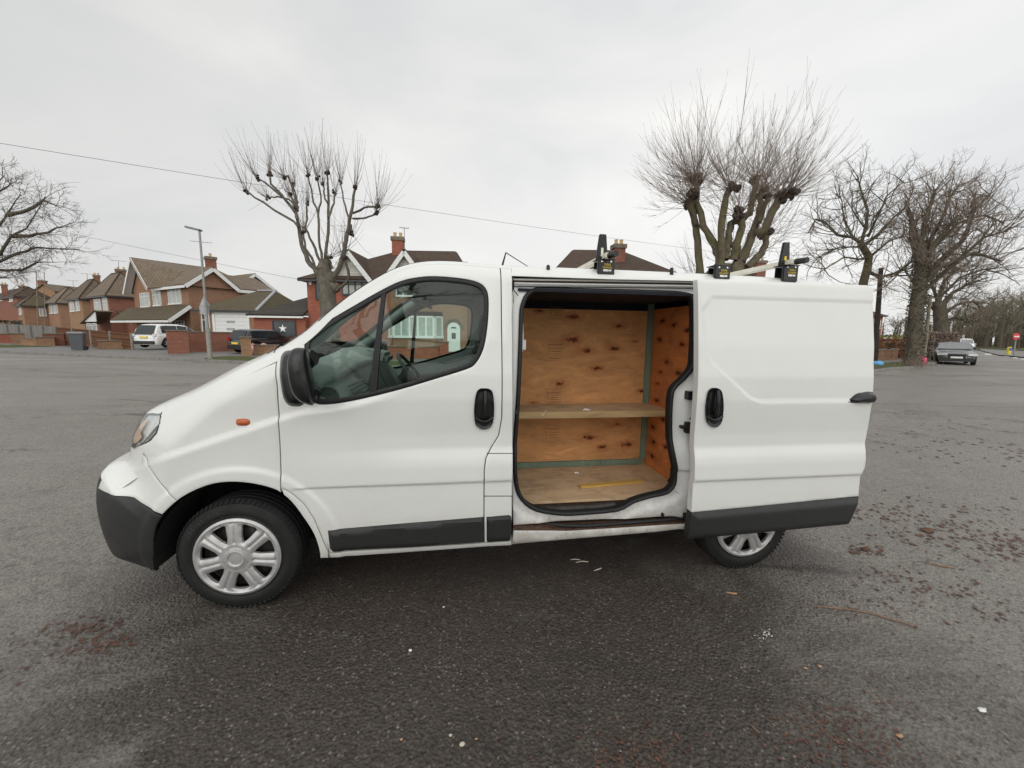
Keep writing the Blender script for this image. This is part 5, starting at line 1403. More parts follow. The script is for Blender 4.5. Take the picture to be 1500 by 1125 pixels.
# ---- H1: brick house with white bargeboards
F1, S1 = row_frame(275, 417, 5.7)
h1 = root('brick_house', 'brown brick house with white bargeboards, cross gables and a chimney behind the white car', 'house', tuple(F1.pt(0, 0)))
gA = F1.at(204, 379.5); gl = F1.at(191, 427); gr = F1.at(228.4, 420.5); ze = 5.7
aL = gA[0] - (gr[0] - gA[0]) * .80
sA = S1.at(309.4, 393); sR_ = S1.at(341, 416)
D1 = S1.at(399, 424)[0]
mb = MB()
wall_poly(mb, F1, [(aL + .25, 0), (0, 0), (0, ze), (gr[0] - .25, ze), (gA[0], gA[1] - .45), (aL + .25, ze)])
gb = 2 * sA[0]
wall_poly(mb, S1, [(0.26, 0), (D1, 0), (D1, ze), (gb, ze), (sA[0], sA[1] - .25), (.26, ze)])
mb.box8([F1.pt(aL + .3, 0) + Vd * D1 * .98, F1.pt(-.3, 0) + Vd * D1 * .98, F1.pt(-.3, 0) + Vd * D1, F1.pt(aL + .3, 0) + Vd * D1] + [q + Vector((0, 0, ze)) for q in (F1.pt(aL + .3, 0) + Vd * D1 * .98, F1.pt(-.3, 0) + Vd * D1 * .98, F1.pt(-.3, 0) + Vd * D1, F1.pt(aL + .3, 0) + Vd * D1)])
wall_poly(mb, Face(F1.pt(aL + .3, 0), Vd, U), [(0, 0), (D1, 0), (D1, ze), (0, ze)])
mb.build('wall', M['brick_brown'], h1)
mb = MB(); zr = gA[1]; ov = Vd * -.7
A0 = F1.pt(gA[0], zr) + ov; A1 = F1.pt(gA[0], zr) + Vd * (D1 * .9)
L0 = F1.pt(aL - .25, ze - .35) + ov; L1 = F1.pt(aL - .25, ze - .35) + Vd * (D1 * .9)
R0 = F1.pt(gr[0] + .05, ze - .1) + ov; R1 = F1.pt(gr[0] + 2.6, ze - .1) + Vd * (D1 * .9)
slab(mb, (A0, R0, F1.pt(.3, ze - .1) + Vd * .3, F1.pt(.3, ze - .1) + Vd * D1 * .9, A1)); slab(mb, (A0, A1, L1, L0))
B0 = S1.pt(sA[0], sA[1]) + (-U) * .35; B1 = S1.pt(sA[0], sA[1]) + U * 5.2
slab(mb, (B0, B1, S1.pt(-.35, ze - .1) + U * 3.4, S1.pt(-.35, ze - .1) - U * .35)); slab(mb, (B0, S1.pt(gb + .3, ze - .1) - U * .35, S1.pt(gb + .3, ze - .1) + U * 4, B1))
slab(mb, (S1.pt(gb, ze - .05) - U * .3, S1.pt(D1 + .3, ze - .05) - U * .3, S1.pt(D1 + .3, ze + 1.7) + U * 4, S1.pt(gb, ze + 1.7) + U * 4))
r1_ = mb.build('roof', M['tile_brown'], h1)
mb = MB()
def barge(p, q, w=.26): mb.bar(p, q, .06, w)
barge(A0 - Vd * .04 - Vector((0, 0, .10)), R0 - Vd * .04 - Vector((0, 0, .10))); barge(A0 - Vd * .04 - Vector((0, 0, .10)), L0 - Vd * .04 - Vector((0, 0, .10)))
barge(B0 - U * .04 - Vector((0, 0, .12)), S1.pt(-.35, ze - .2) - U * .4, .34); barge(B0 - U * .04 - Vector((0, 0, .12)), S1.pt(gb + .1, ze - .15) - U * .4, .34)
barge(S1.pt(gb, ze - .18) - U * .34, S1.pt(D1 + .2, ze - .18) - U * .34, .3); barge(F1.pt(gr[0], ze - .2) - Vd * .4, F1.pt(.36, ze - .2) - Vd * .4, .24)
mb.build('bargeboard', M['upvc'], r1_, uv=False)
mb = MB(); mb.quad(A0 - Vector((0, 0, .05)), L0 - Vector((0, 0, .05)), L0 - ov * .9 - Vector((0, 0, .05)), A0 - ov * .9 - Vector((0, 0, .05))); mb.build('soffit', M['upvc'], r1_, uv=False)
for a in ((206, 220, 429, 450), (224.6, 236.4, 426, 448), (247, 266, 422, 445.5)): wpx(F1, *a, h1, cols=3 if a[1] > 260 else 2, pane='curtain')
pc_ = atD(308.5, 383, (S1.pt(sA[0], 0) - CAM).dot(FF) + 1.5); chimney((pc_.x, pc_.y), .85, 7, pc_.z + .25, r1_, 'brick_red', 1, rz=.66)
aerial(pc_.x - .4, pc_.y - .6, 8, atD(301, 357, (S1.pt(sA[0], 0) - CAM).dot(FF) + 1.5).z, .9, r1_, .2)
# porch lean-to along the front
zp0 = F1.at(222, 466)[1]; zp1 = F1.at(240, 450)[1]; mb = MB(); pa0 = F1.at(200, 466)[0] - 1.5
slab(mb, (F1.pt(pa0, zp0 - .35, 1.7), F1.pt(.15, zp0 - .35, 1.7), F1.pt(.15, zp1, 0), F1.pt(pa0, zp1, 0))); pr = mb.build('porch_roof', M['tile_moss'], h1)
mb = MB(); mb.bar(F1.pt(pa0, zp0 - .42, 1.75), F1.pt(.15, zp0 - .42, 1.75), .08, .2); mb.bar(F1.pt(.2, zp0 - .42, 1.75), F1.pt(.2, zp1 - .05, .0), .08, .3); mb.build('fascia', M['upvc'], pr, uv=False)
for a0_, a1_ in ((-6.2, -4.6), (-3.4, -1.4)): window(F1, a0_, a1_, 1.2, 2.35, h1, cols=3)
# second gable at the rear right
G2 = Face(S1.pt(D1 * .55, 0) + U * 0 , Vd, -U); G2.P0 = S1.pt(0, 0) + U * 4.5
ga = G2.at(371, 401.5); gl2 = G2.at(352, 415.5); gr2 = G2.at(411, 433)
mb = MB(); wall_poly(mb, G2, [(gl2[0], 4), (gr2[0] - .6, 4), (gr2[0] - .6, gr2[1] + .2), (ga[0], ga[1] - .3), (gl2[0], gl2[1])]); mb.build('rear_gable', M['brick_brown'], h1)
mb = MB(); slab(mb, (G2.pt(*ga, .4), G2.pt(*ga, -6), G2.pt(gr2[0], gr2[1], -6), G2.pt(gr2[0], gr2[1], .4)), .1); slab(mb, (G2.pt(*ga, .4), G2.pt(*ga, -6), G2.pt(2 * ga[0] - gr2[0], gr2[1], -6), G2.pt(gl2[0] - .3, gl2[1] - .2, .4)), .1); rg2 = mb.build('rear_gable_roof', M['tile_brown'], h1)
mb = MB(); mb.bar(G2.pt(ga[0], ga[1] - .1, .42), G2.pt(gr2[0], gr2[1] - .1, .42), .06, .3); mb.bar(G2.pt(ga[0], ga[1] - .1, .42), G2.pt(gl2[0] - .3, gl2[1] - .3, .42), .06, .3); mb.build('bargeboard', M['upvc'], rg2, uv=False)

# ---- garage block in front of H1
pg = atZ(366, 455, 3.3); FG = Face(pg, RR * Vector((1, 1, 0)) if False else Vector((RR.x, RR.y, 0)), Vector((-FF.x, -FF.y, 0)))
gar = root('garage_block', 'low tan brick garage with white up-and-over door under a mossy hipped roof', 'garage', tuple(FG.pt(0, 0)))
gl_ = FG.at(292, 456)[0]; grr = FG.at(373, 456)[0]; zg = 3.25
mb = MB(); mb.box8([FG.pt(gl_, 0), FG.pt(grr, 0), FG.pt(grr, 0, -7), FG.pt(gl_, 0, -7)] + [FG.pt(gl_, zg), FG.pt(grr, zg), FG.pt(grr, zg, -7), FG.pt(gl_, zg, -7)]); mb.build('wall', M['brick_tan'], gar)
ap = FG.at(357, 427); mb = MB(); O = .35
c0 = [FG.pt(gl_ - O, zg - .05, O), FG.pt(grr + O, zg - .05, O), FG.pt(grr + O + 1.5, zg - .05, -8), FG.pt(gl_ - O, zg - .05, -8)]
za = zg + (ap[1] - zg) * 1.22; k1 = FG.pt(ap[0] - 1.2, za, -4); k2 = FG.pt(ap[0] + .5, za, -4)
for f in ((c0[0], c0[1], k2, k1), (c0[1], c0[2], k2), (c0[2], c0[3], k1, k2), (c0[3], c0[0], k1)): slab(mb, f, .1)
gr_ = mb.build('roof', M['tile_moss'], gar)
mb = MB(); mb.tube([c0[1] + Vector((0, 0, .12)), k2 + Vector((0, 0, .12))], .12, 6); mb.bar(k1 + Vector((0, 0, .12)), k2 + Vector((0, 0, .12)), .5, .14); mb.build('lead_ridge', M['lead'], gr_, uv=False)
mb = MB(); mb.bar(c0[0], c0[1], .12, .16); mb.build('gutter', M['darkframe'], gr_, uv=False)
da0, dz1 = FG.at(313.5, 458.5); da1, _ = FG.at(363.5, 458.5); mb = MB()
Rg = Matrix((FG.r, FG.n, Vector((0, 0, 1)))).transposed()
mb.box(FG.pt((da0 + da1) / 2, dz1 / 2 + .2, .02), (da1 - da0, .10, dz1 - .4), M=Rg); gd = mb.build('garage_door', M['upvc'], gar)
mb = MB()
for y0 in (471.5, 482): a_, z_ = FG.at(339, y0); mb.box(FG.pt(a_, z_, .08), (1.1 * (da1 - da0) / 4.6, .02, .22), M=Rg)
for z_ in np.arange(.9, dz1, .35): mb.box(FG.pt((da0 + da1) / 2, z_, .071), (da1 - da0 - .3, .006, .02), M=Rg)
mb.build('door_vents', M['lead'], gd, uv=False)
mb = MB()
for (x0, x1, z0, z1) in ((da0 - .12, da0 + .1, .2, dz1 + .1), (da1 - .1, da1 + .12, .2, dz1 + .1), (da0, da1, dz1 - .08, dz1 + .12)): mb.box(FG.pt((x0 + x1) / 2, (z0 + z1) / 2, .06), (x1 - x0, .14, z1 - z0), M=Rg)
mb.build('door_surround', M['upvc'], gd, uv=False)
wpx(FG, 296.5, 308, 459.5, 492, gar, cols=2)

# ---- row houses climbing away on the left
def rowh(nm, lab, cx, cy, lx, rx, ze, zr, wm, tm, wins, ch=None, grp='brick houses in the row on the left', **k):
    F, S = row_frame(cx, cy, ze); a0 = F.at(lx, cy)[0]; b1 = S.at(rx, cy)[0] if rx else 8
    o, rf, rd = hip_house(nm, lab, F, S, a0, max(4, min(b1, 14)), ze, zr, wm, tm, group=grp, **k)
    for w_ in wins: wpx(F if w_[0] == 'f' else S, *w_[1:5], o, pane='curtain' if len(w_) < 6 else w_[5])
    if ch:
        D = (F.P0 - CAM).dot(FF) + 4; p = atD(ch[0], ch[1], D); wv = ch[2] / FPX * D; chimney((p.x, p.y), wv, ze + .6, p.z, rf, 'brick_red', 2, rz=.66)
    return o, F, S, rf
o2, F2, S2, rf2 = rowh('brick_house', 'red brick house with a chimney just left of the white-gabled house', 158.5, 433.5, 131, 204, 5.7, 9.0, 'brick_red', 'tile_brown', [('f', 138.6, 148.5, 438, 458), ('f', 151, 158, 435.5, 456.5)], (177.5, 397, 12))
D2 = (F2.P0 - CAM).dot(FF); aerial(atD(174, 390, D2 + 4).x, atD(174, 390, D2 + 4).y, 8, atD(174, 382, D2 + 4).z, .9, rf2, .3)
mb = MB(); z1 = S2.at(165, 456)[1]; z0_ = S2.at(190, 472)[1]; e = S2.at(206, 465)[0]
slab(mb, (S2.pt(.6, z1, 0), S2.pt(e, z1, 0), S2.pt(e, z0_, 2.4), S2.pt(1.2, z0_, 2.4))); lt = mb.build('lean_to_roof', M['tile_moss'], o2)
mb = MB(); mb.box8([S2.pt(1.4, 0), S2.pt(e, 0), S2.pt(e, 0, 2.2), S2.pt(1.4, 0, 2.2)][::-1] + [S2.pt(1.4, z0_), S2.pt(e, z0_), S2.pt(e, z0_, 2.2), S2.pt(1.4, z0_, 2.2)][::-1]); mb.build('lean_to_wall', M['brick_red'], o2)
wpx(F2, 165, 178, 475.5, 486, o2, out=.0) if False else None
# porch with white gable, lower windows
mb = MB(); P0_ = F2.at(150, 469); hw = 1.9
mb.prism([F2.pt(-3.4, 2.3, 1.6), F2.pt(1.0, 2.3, 1.6), F2.pt(1.0, 3.5, 1.6)], F2.n * .1); mb.build('porch_gable', M['upvc'], o2, uv=False)
mb = MB(); slab(mb, (F2.pt(-4.6, 2.0, 1.9), F2.pt(1.2, 3.6, 1.9), F2.pt(1.2, 3.6, -.0), F2.pt(-4.6, 2.0, 0))); mb.build('porch_roof', M['tile_brown'], o2)
for a0_, a1_ in ((-2.9, -1.2), (-.7, .8)): window(F2, a0_, a1_, 1.0, 2.1, o2, cols=3, out=1.6)
o3, F3r, S3, rf3 = rowh('brick_house', 'tan brick house with a lattice-patterned tile roof, left of the chimneyed one', 119.5, 438, 99, 139, 5.7, 8.8, 'brick_tan', 'tile_pan', [('f', 102.5, 109, 441.5, 456.5), ('f', 111.3, 117, 439.5, 455.5)], (141.5, 405, 7))
D3 = (F3r.P0 - CAM).dot(FF); aerial(atD(127, 400, D3 + 4).x, atD(127, 400, D3 + 4).y, 8, atD(127, 401, D3 + 4).z, .7, rf3, .5)
o4, F4, S4, rf4 = rowh('brick_house', 'brown brick house under a plain brown hipped roof, with two white windows', 85, 444, 69, 103, 5.7, 8.6, 'brick_brown', 'tile_brown', [('f', 73, 78.5, 445.5, 459.5), ('f', 79.7, 84.3, 444.5, 459)])
D4 = (F4.P0 - CAM).dot(FF); aerial(atD(106.5, 410, D4 + 4).x, atD(106.5, 410, D4 + 4).y, 8, atD(106.5, 411, D4 + 4).z, .8, rf4, .1)
o5, F5, S5, rf5 = rowh('brick_house', 'brown brick house with a broad mossy roof behind the grey board fence', 33.5, 448, 24, 72, 5.2, 7.6, 'brick_brown', 'tile_moss', [('s', 57, 67.5, 449.5, 463), ('f', 28.5, 31.8, 448.5, 461)])
o6, F6, S6, rf6 = rowh('distant_house', 'far red brick house with white upper windows at the left edge', 24, 434.5, -14, 40, 7.2, 9.2, 'brick_red', 'tile_dark', [('f', 14, 19, 436, 442), ('f', -2, 4, 436, 441)], (6, 418, 5.5))
D6 = (F6.P0 - CAM).dot(FF); p = atD(33, 420, D6 + 3); chimney((p.x, p.y), 5.5 / FPX * D6, 7, p.z, rf6, 'brick_red', 2)
fc = atD(66, 427, 105); F7 = Face(fc, RR, -FF); h7 = root('distant_house', 'cream gable end with a chimney rising behind the mossy roof', 'house', (fc.x, fc.y, 0)); mb = MB()
wall_poly(mb, F7, [(F7.at(52, 428)[0], 0), (F7.at(80, 428)[0], 0), F7.at(80, 427), F7.at(65, 417), F7.at(52, 426)], 9); mb.build('wall', M['brick_tan'], h7)
mb = MB(); q = F7.at(65, 416.3); l = F7.at(50, 427); r_ = F7.at(82, 427.5); slab(mb, (F7.pt(*q, .4), F7.pt(*q, -9), F7.pt(*l, -9), F7.pt(*l, .4)), .2); slab(mb, (F7.pt(*q, .4), F7.pt(*q, -9), F7.pt(*r_, -9), F7.pt(*r_, .4)), .2); r7 = mb.build('roof', M['tile_brown'], h7)
p = atD(62, 413, 108); chimney((p.x, p.y), 1.3, 8, p.z + .2, r7, 'brick_red', 1)

# ---- H3: semi with two white gables, and its flat-fronted extension
P3 = atZ(449, 409.5, 5.15); F3 = Face(P3, Vector((RR.x, RR.y, 0)), Vector((-FF.x, -FF.y, 0)))
h3 = root('semi_detached_house', 'red brick semi with twin white boarded gables above the van cab', 'house', tuple(F3.pt(0, 0)))
W3 = F3.at(684, 409)[0]; ze = 5.1; R3 = Matrix((F3.r, F3.n, Vector((0, 0, 1)))).transposed()
split = F3.at(572, 440)[0]
mb = MB(); wall_poly(mb, F3, [(0, 0), (split, 0), (split, ze), (0, ze)]); wall_poly(mb, Face(F3.pt(0, 0), -F3.n, -F3.r), [(.25, 0), (8, 0), (8, ze), (.25, ze)])
mb.build('wall', M['brick_bright'], h3)
mb = MB(); wall_poly(mb, F3, [(split + .001, 0), (W3, 0), (W3, ze), (split + .001, ze)]); wall_poly(mb, Face(F3.pt(W3, 0), -F3.n, F3.r), [(.25, 0), (8, 0), (8, ze), (.25, ze)]); mb.build('ground_floor_wall', M['brick_brown'], h3)
zr3 = 5.15 + (F3.at(551, 360)[1] - 5.15) * 1.17; ri0 = F3.at(551, 360)[0] + .6; ri1 = F3.at(630, 360)[0] + 1.2; O = .4
e = [F3.pt(-O, ze, O), F3.pt(W3 + O, ze, O), F3.pt(W3 + O, ze, -8.4), F3.pt(-O, ze, -8.4)]; k0 = F3.pt(ri0, zr3, -4); k1 = F3.pt(ri1, zr3, -4)
mb = MB()
for f in ((e[0], e[1], k1, k0), (e[1], e[2], k1), (e[2], e[3], k0, k1), (e[3], e[0], k0)): slab(mb, f, .12)
for (ax, lx, rx) in ((512.5, 481.7, 553), (594, 563, 636)):
    a_, z_ = F3.at(ax, 367.5); l_, zl = F3.at(lx, 409); r2_, zr_ = F3.at(rx, 405); hw = min(a_ - l_, r2_ - a_) if ax < 560 else a_ - l_
    zb_ = ze + .02; dp = (z_ - ze) / (zr3 - ze) * 4 + .3
    for sgn in (-1, 1): slab(mb, (F3.pt(a_, z_, .45), F3.pt(a_, z_, -dp), F3.pt(a_ + sgn * hw, zb_, -.1), F3.pt(a_ + sgn * hw, zb_, .45)), .1)
rf3_ = mb.build('roof', M['tile_dark'], h3)
for (ax, lx) in ((512.5, 481.7), (594, 563)):
    a_, z_ = F3.at(ax, 367.5); l_, _ = F3.at(lx, 409); hw = a_ - l_
    mb = MB(); mb.prism([F3.pt(a_ - hw + .1, ze + .0, .10), F3.pt(a_ + hw - .1, ze + .0, .10), F3.pt(a_, z_ - .12, .10)], -F3.n * .3); g_ = mb.build('gable_boarding', M['weatherboard'], rf3_)
    mb = MB()
    for sgn in (-1, 1): mb.bar(F3.pt(a_, z_ - .16, .47), F3.pt(a_ + sgn * (hw + .02), ze - .13, .47), .05, .30)
    mb.bar(F3.pt(a_ - hw + .6, ze + .22, .14), F3.pt(a_ + hw - .6, ze + .22, .14), .05, .12); mb.build('bargeboard', M['upvc'], g_, uv=False)
mb = MB(); mb.bar(e[0] - Vector((0, 0, .05)), e[1] - Vector((0, 0, .05)), .12, .12); mb.bar(e[0], e[3], .12, .12); mb.build('gutter', M['darkframe'], rf3_, uv=False)
pc_ = atD(583, 360, (F3.P0 - CAM).dot(FF) + 2.4); c3 = chimney((pc_.x, pc_.y), .86, 5.5, atD(583, 352, (F3.P0 - CAM).dot(FF) + 2.4).z, rf3_, 'brick_bright', 2, .6)
aerial(pc_.x + .5, pc_.y, pc_.z - .4, atD(590, 334, (F3.P0 - CAM).dot(FF) + 2.4).z, .35, rf3_)
wpx(F3, 462, 469, 412.5, 438, h3, cols=1, mat='darkframe', top=False); wpx(F3, 501, 540, 411, 432, h3, cols=4, mat='darkframe', top=True, pane='curtain'); wpx(F3, 580, 622, 412, 434, h3, cols=4, top=True)
mb = MB(); a_, z_ = F3.at(455, 414.5); mb.box(F3.pt(a_, z_, .06), (.20, .1, .27), M=R3); mb.build('alarm_box', M['upvc'], h3, bevel=.02, uv=False)
# bay window (three-sided) and arched door
b0, bz1 = F3.at(582, 463); b1, _ = F3.at(637, 463); bz0 = F3.at(600, 494)[1]; by = 4.4; 
bz1 = F3.at(600, 463)[1]
mb = MB(); dpt = .7; pl = [(b0 - .6, 0), (b0 - .1, dpt), (b1 + .1, dpt), (b1 + .55, 0)]
mb.prism([F3.pt(a, .1, o) for a, o in pl], Vector((0, 0, bz0 - .1))); mb.build('bay_base', M['brick_brown'], h3)
mb = MB(); mb.prism([F3.pt(a, bz1, o + .08) for a, o in pl], Vector((0, 0, .3))); mb.build('bay_roof', M['tile_dark'], h3, uv=False)
FB = Face(F3.pt(0, 0, dpt), F3.r, F3.n); window(FB, b0 - .1, b1 + .1, bz0, bz1, h3, cols=5, top=False, pane='curtain', fw=.12)
for (p, q) in ((pl[0], pl[1]), (pl[3], pl[2])):
    A_0 = F3.pt(p[0], 0, p[1]); B_0 = F3.pt(q[0], 0, q[1]); rr = (B_0 - A_0); nn = Vector((-rr.y, rr.x, 0)); nn = nn if nn.dot(F3.n) > 0 else -nn
    window(Face(A_0, rr, nn), 0.02, rr.length - .02, bz0, bz1, h3, cols=1, top=False, pane='curtain', fw=.12)
dc_, dz_ = F3.at(664.5, 472); dl, _ = F3.at(655.5, 490); dr, _ = F3.at(674, 490); hw = (dr - dl) / 2; dm = (dl + dr) / 2; zt = F3.at(664.5, 472.5)[1]
arc_ = [(dm - hw, .2)] + [(dm + hw * math.cos(t), zt - hw + hw * math.sin(t)) for t in np.linspace(math.pi, 0, 14)] + [(dm + hw, .2)]
mb = MB(); mb.prism([F3.pt(a, z, .05) for a, z in arc_], -F3.n * .1); dr_ = mb.build('front_door', M['upvc'], h3, uv=False)
mb = MB(); mb.box(F3.pt(dm, zt - .95, .06), (.30, .03, .42), M=R3); mb.prism([F3.pt(dm + .22 * math.cos(t), zt - .42 + .12 * math.sin(t), .055) for t in np.linspace(0, math.pi, 8)], F3.n * .02); mb.build('door_light', M['pane'], dr_, uv=False)
mb = MB()
for rr_ in (1.28, 1.5): mb.tube([F3.pt(dm + hw * rr_ * math.cos(t), zt - hw + hw * rr_ * math.sin(t), .03) for t in np.linspace(math.pi, 0, 16)], .05, 5)
mb.build('arch_course', M['stonecap'], h3, uv=False)
# extension with star window
ex = root('house_extension', 'single-storey bright red brick extension with a white star in its dark window', 'extension', tuple(F3.pt(-3, 0)))
FE = Face(F3.pt(0, 0, .4), F3.r, F3.n); xl = FE.at(371, 463)[0]; ztop = FE.at(400, 463.5)[1]
mb = MB(); mb.box8([FE.pt(xl, 0), FE.pt(-.02, 0), FE.pt(-.02, 0, -5), FE.pt(xl, 0, -5)] + [FE.pt(xl, ztop), FE.pt(-.02, ztop), FE.pt(-.02, ztop, -5), FE.pt(xl, ztop, -5)]); mb.build('wall', M['brick_bright'], ex)
zt2 = FE.at(449, 432)[1]
mb = MB(); tl = FE.pt(-.02, zt2 + .35, -3.2); slab(mb, (FE.pt(xl - .3, ztop, .3), FE.pt(-.02, ztop, .3), tl)); slab(mb, (FE.pt(xl - .3, ztop, .3), tl, FE.pt(xl - .3, ztop, -6))); er = mb.build('roof', M['tile_black'], ex)
mb = MB(); mb.bar(FE.pt(xl - .2, ztop - .04, .28), FE.pt(-.02, ztop - .04, .28), .08, .13); mb.build('fascia', M['upvc'], er, uv=False)
sw = wpx(FE, 400, 434, 469.5, 492.5, ex, cols=1, top=False, mat='darkframe')
a_, z_ = FE.at(414.8, 481.3); mb = MB(); st = [(a_ + rr * math.sin(t), z_ + rr * math.cos(t)) for t, rr in [(2 * math.pi * k / 10, .30 if k % 2 == 0 else .12) for k in range(10)]]
mb.prism([FE.pt(a, z, .035) for a, z in st], FE.n * .02); mb.build('star_decoration', M['whiteprint'], sw, uv=False)

# ---- H4 / H5 roofs behind the van
def roof_house(nm, lab, D, L, R_x, top0, top1, ze_, yb, wm, tm, ch):
    c = atD((L + R_x) / 2, yb, D); F = Face(c, Vector((RR.x, RR.y, 0)), Vector((-FF.x, -FF.y, 0))); o = root(nm, lab, 'house', (c.x, c.y, 0))
    a0 = F.at(L, yb)[0]; a1 = F.at(R_x, yb)[0]; zc_ = F.at((L + R_x) / 2, yb)[1]; zr_ = F.at(top0[0], top0[1])[1]; sl = 1 + 3.5 / D
    mb = MB(); mb.box8([F.pt(a0 + .4, 0), F.pt(a1 - .4, 0), F.pt(a1 - .4, 0, -8), F.pt(a0 + .4, 0, -8)] + [F.pt(a0 + .4, ze_), F.pt(a1 - .4, ze_), F.pt(a1 - .4, ze_, -8), F.pt(a0 + .4, ze_, -8)]); mb.build('wall', M[wm], o)
    for k in range(3):
        ac = a0 + (a1 - a0) * (k + .5) / 3; window(F, ac - .8, ac + .8, 3.4, 4.5, o, cols=3); window(F, ac - .8, ac + .8, 1.1, 2.3, o, cols=3)
    dz_ = (zr_ - 1.55) * sl + 1.55
    t0 = F.at(*top0)[0] * sl; t1 = F.at(*top1)[0] * sl; e = [F.pt(a0, ze_, .4), F.pt(a1, ze_, .4), F.pt(a1, ze_, -8.4), F.pt(a0, ze_, -8.4)]; k0 = F.pt(t0, dz_, -4); k1 = F.pt(t1, dz_, -4)
    mb = MB()
    for f in ((e[0], e[1], k1, k0), (e[1], e[2], k1), (e[2], e[3], k0, k1), (e[3], e[0], k0)): slab(mb, f, .12)
    rf = mb.build('roof', M[tm], o)
    p = atD(ch[0], ch[1], D + 2); chimney((p.x, p.y), ch[2] / FPX * D, ze_ + .5, p.z, rf, 'brick_red', 2, .7)
    return o
roof_house('brick_house', 'house with dark hipped roof and tan chimney pots behind the open load bay', 26, 800, 1018, (860, 366.5), (929, 370), 5.1, 409, 'brick_bright', 'tile_dark', (906, 363, 17))
roof_house('brick_house', 'far brown-roofed house with stubby chimney just left of the rear roof bar', 40, 1040, 1160, (1080, 386), (1112, 386), 5.6, 410, 'brick_red', 'tile_dark', (1113, 385, 15))
# slice of a house right of the van
c = atD(1290, 480, 60); F8 = Face(c, Vector((RR.x, RR.y, 0)), Vector((-FF.x, -FF.y, 0))); h8 = root('brick_house', 'sliver of red brick house with white window just beyond the sliding door\'s rear edge', 'house', (c.x, c.y, 0))
a1 = F8.at(1291.5, 480)[0]; mb = MB(); mb.box8([F8.pt(-9, 0), F8.pt(a1, 0), F8.pt(a1, 0, -8), F8.pt(-9, 0, -8)] + [F8.pt(-9, 5), F8.pt(a1, 5), F8.pt(a1, 5, -8), F8.pt(-9, 5, -8)]); mb.build('wall', M['brick_bright'], h8)
mb = MB(); slab(mb, (F8.pt(-9.4, 5, .4), F8.pt(a1 + .4, 5, .4), F8.pt(a1 - 3, 7.2, -4), F8.pt(-6, 7.2, -4))); slab(mb, (F8.pt(a1 + .4, 5, .4), F8.pt(a1 + .4, 5, -8), F8.pt(a1 - 3, 7.2, -4))); mb.build('roof', M['tile_dark'], h8)
window(F8, a1 - 2.2, a1 - .3, 3.2, 4.5, h8, cols=3); window(F8, a1 - 2.2, a1 - .3, .9, 2.1, h8, cols=3)

# ---- boundary walls and fences
def bwall(nm, lab, cat, pA, pB, ytop, mat='brick_red', cap=True, z0=0.0, th=.24, group=None):
    A_ = atZ(*pA, ZP); B_ = atZ(*pB, ZP); F = Face(A_, (B_ - A_), (-(B_ - A_).y * -1, -(B_ - A_).x)); 
    if F.n.dot(CAM - F.P0) < 0: F.n = -F.n
    L = (B_ - A_).xy.length; o = root(nm, lab, cat, (A_.x, A_.y, 0), group); zt = F.at((pA[0] + pB[0]) / 2, ytop)[1]
    mb = MB(); wall_poly(mb, F, [(0, z0), (L, z0), (L, zt), (0, zt)], th); mb.build('brickwork', M[mat], o)
    if cap:
        mb = MB(); Rw = Matrix((F.r, F.n, Vector((0, 0, 1)))).transposed(); mb.box(F.pt(L / 2, zt + .035, -th / 2), (L + .06, th + .08, .07), M=Rw); mb.build('coping', M['stonecap'], o)
    return o, F, L, zt
def pillar_(nm, lab, px, pyb, pyt, w, mat='brick_tan', cap='stonecap', group=None, cat='brick pillar'):
    p = atZ(px, pyb, ZP); D = (p - CAM).dot(FF); z = atD(px, pyt, D).z; rz = math.atan2(-p.x, p.y); o = root(nm, lab, cat, (p.x, p.y, 0), group)
    mb = MB(); mb.box((p.x, p.y, z / 2), (w, w, z), rz); mb.build('brickwork', M[mat], o); mb = MB(); mb.box((p.x, p.y, z + .03), (w + .1, w + .1, .07), rz); mb.build('cap', M[cap], o, bevel=.01); return o
bwall('brick_wall', 'red brick boundary wall behind the lamp post, between the white car and the black car', 'wall', (254, 516), (372, 514), 487.5, 'brick_red')
pillar_('wall_pillar', 'red brick end pillar of the boundary wall beside the white car', 262, 517.5, 485, .95, 'brick_red')
pillar_('wall_pillar', 'tan brick gate pillar beside the pink bag', 361.5, 521, 494.5, .48, 'brick_tan')
bwall('brick_wall', 'low tan brick wall right of the gate pillar', 'wall', (372, 520), (470, 521), 507, 'brick_tan')
bwall('brick_wall', 'low brown garden wall seen through the van\'s cab windows', 'wall', (560, 525.5), (646, 525), 508.5, 'brick_bright')
pillar_('wall_pillar', 'brick gate pillar seen through the van\'s cab windows', 651, 525, 501.5, .48, 'brick_bright')
bwall('brick_wall', 'low rendered garden wall at the foot of the grey board fence', 'wall', (31, 505.8), (61, 506.5), 496.5, 'brick_tan')
pillar_('wall_pillar', 'squat tan pillar at the right end of the low wall by the grey fence', 67.5, 506.5, 494.5, .9, 'brick_tan')
pillar_('wall_pillar', 'tall brown pillar at the left end of the low wall by the grey fence', 27.5, 504.5, 489, .7, 'brick_brown')
pillar_('wall_pillar', 'orange brick pillar at the far left edge of the pavement', 5, 502.5, 489.5, 1.0, 'brick_bright')
pillar_('wall_pillar', 'red brick pillar where the grey fence meets the brown fence', 80, 506, 489.5, 1.1, 'brick_red')
pillar_('wall_pillar', 'short tan pillar in the brown fence right of the wheelie bin', 163, 510.8, 499.5, 1.2, 'brick_tan')
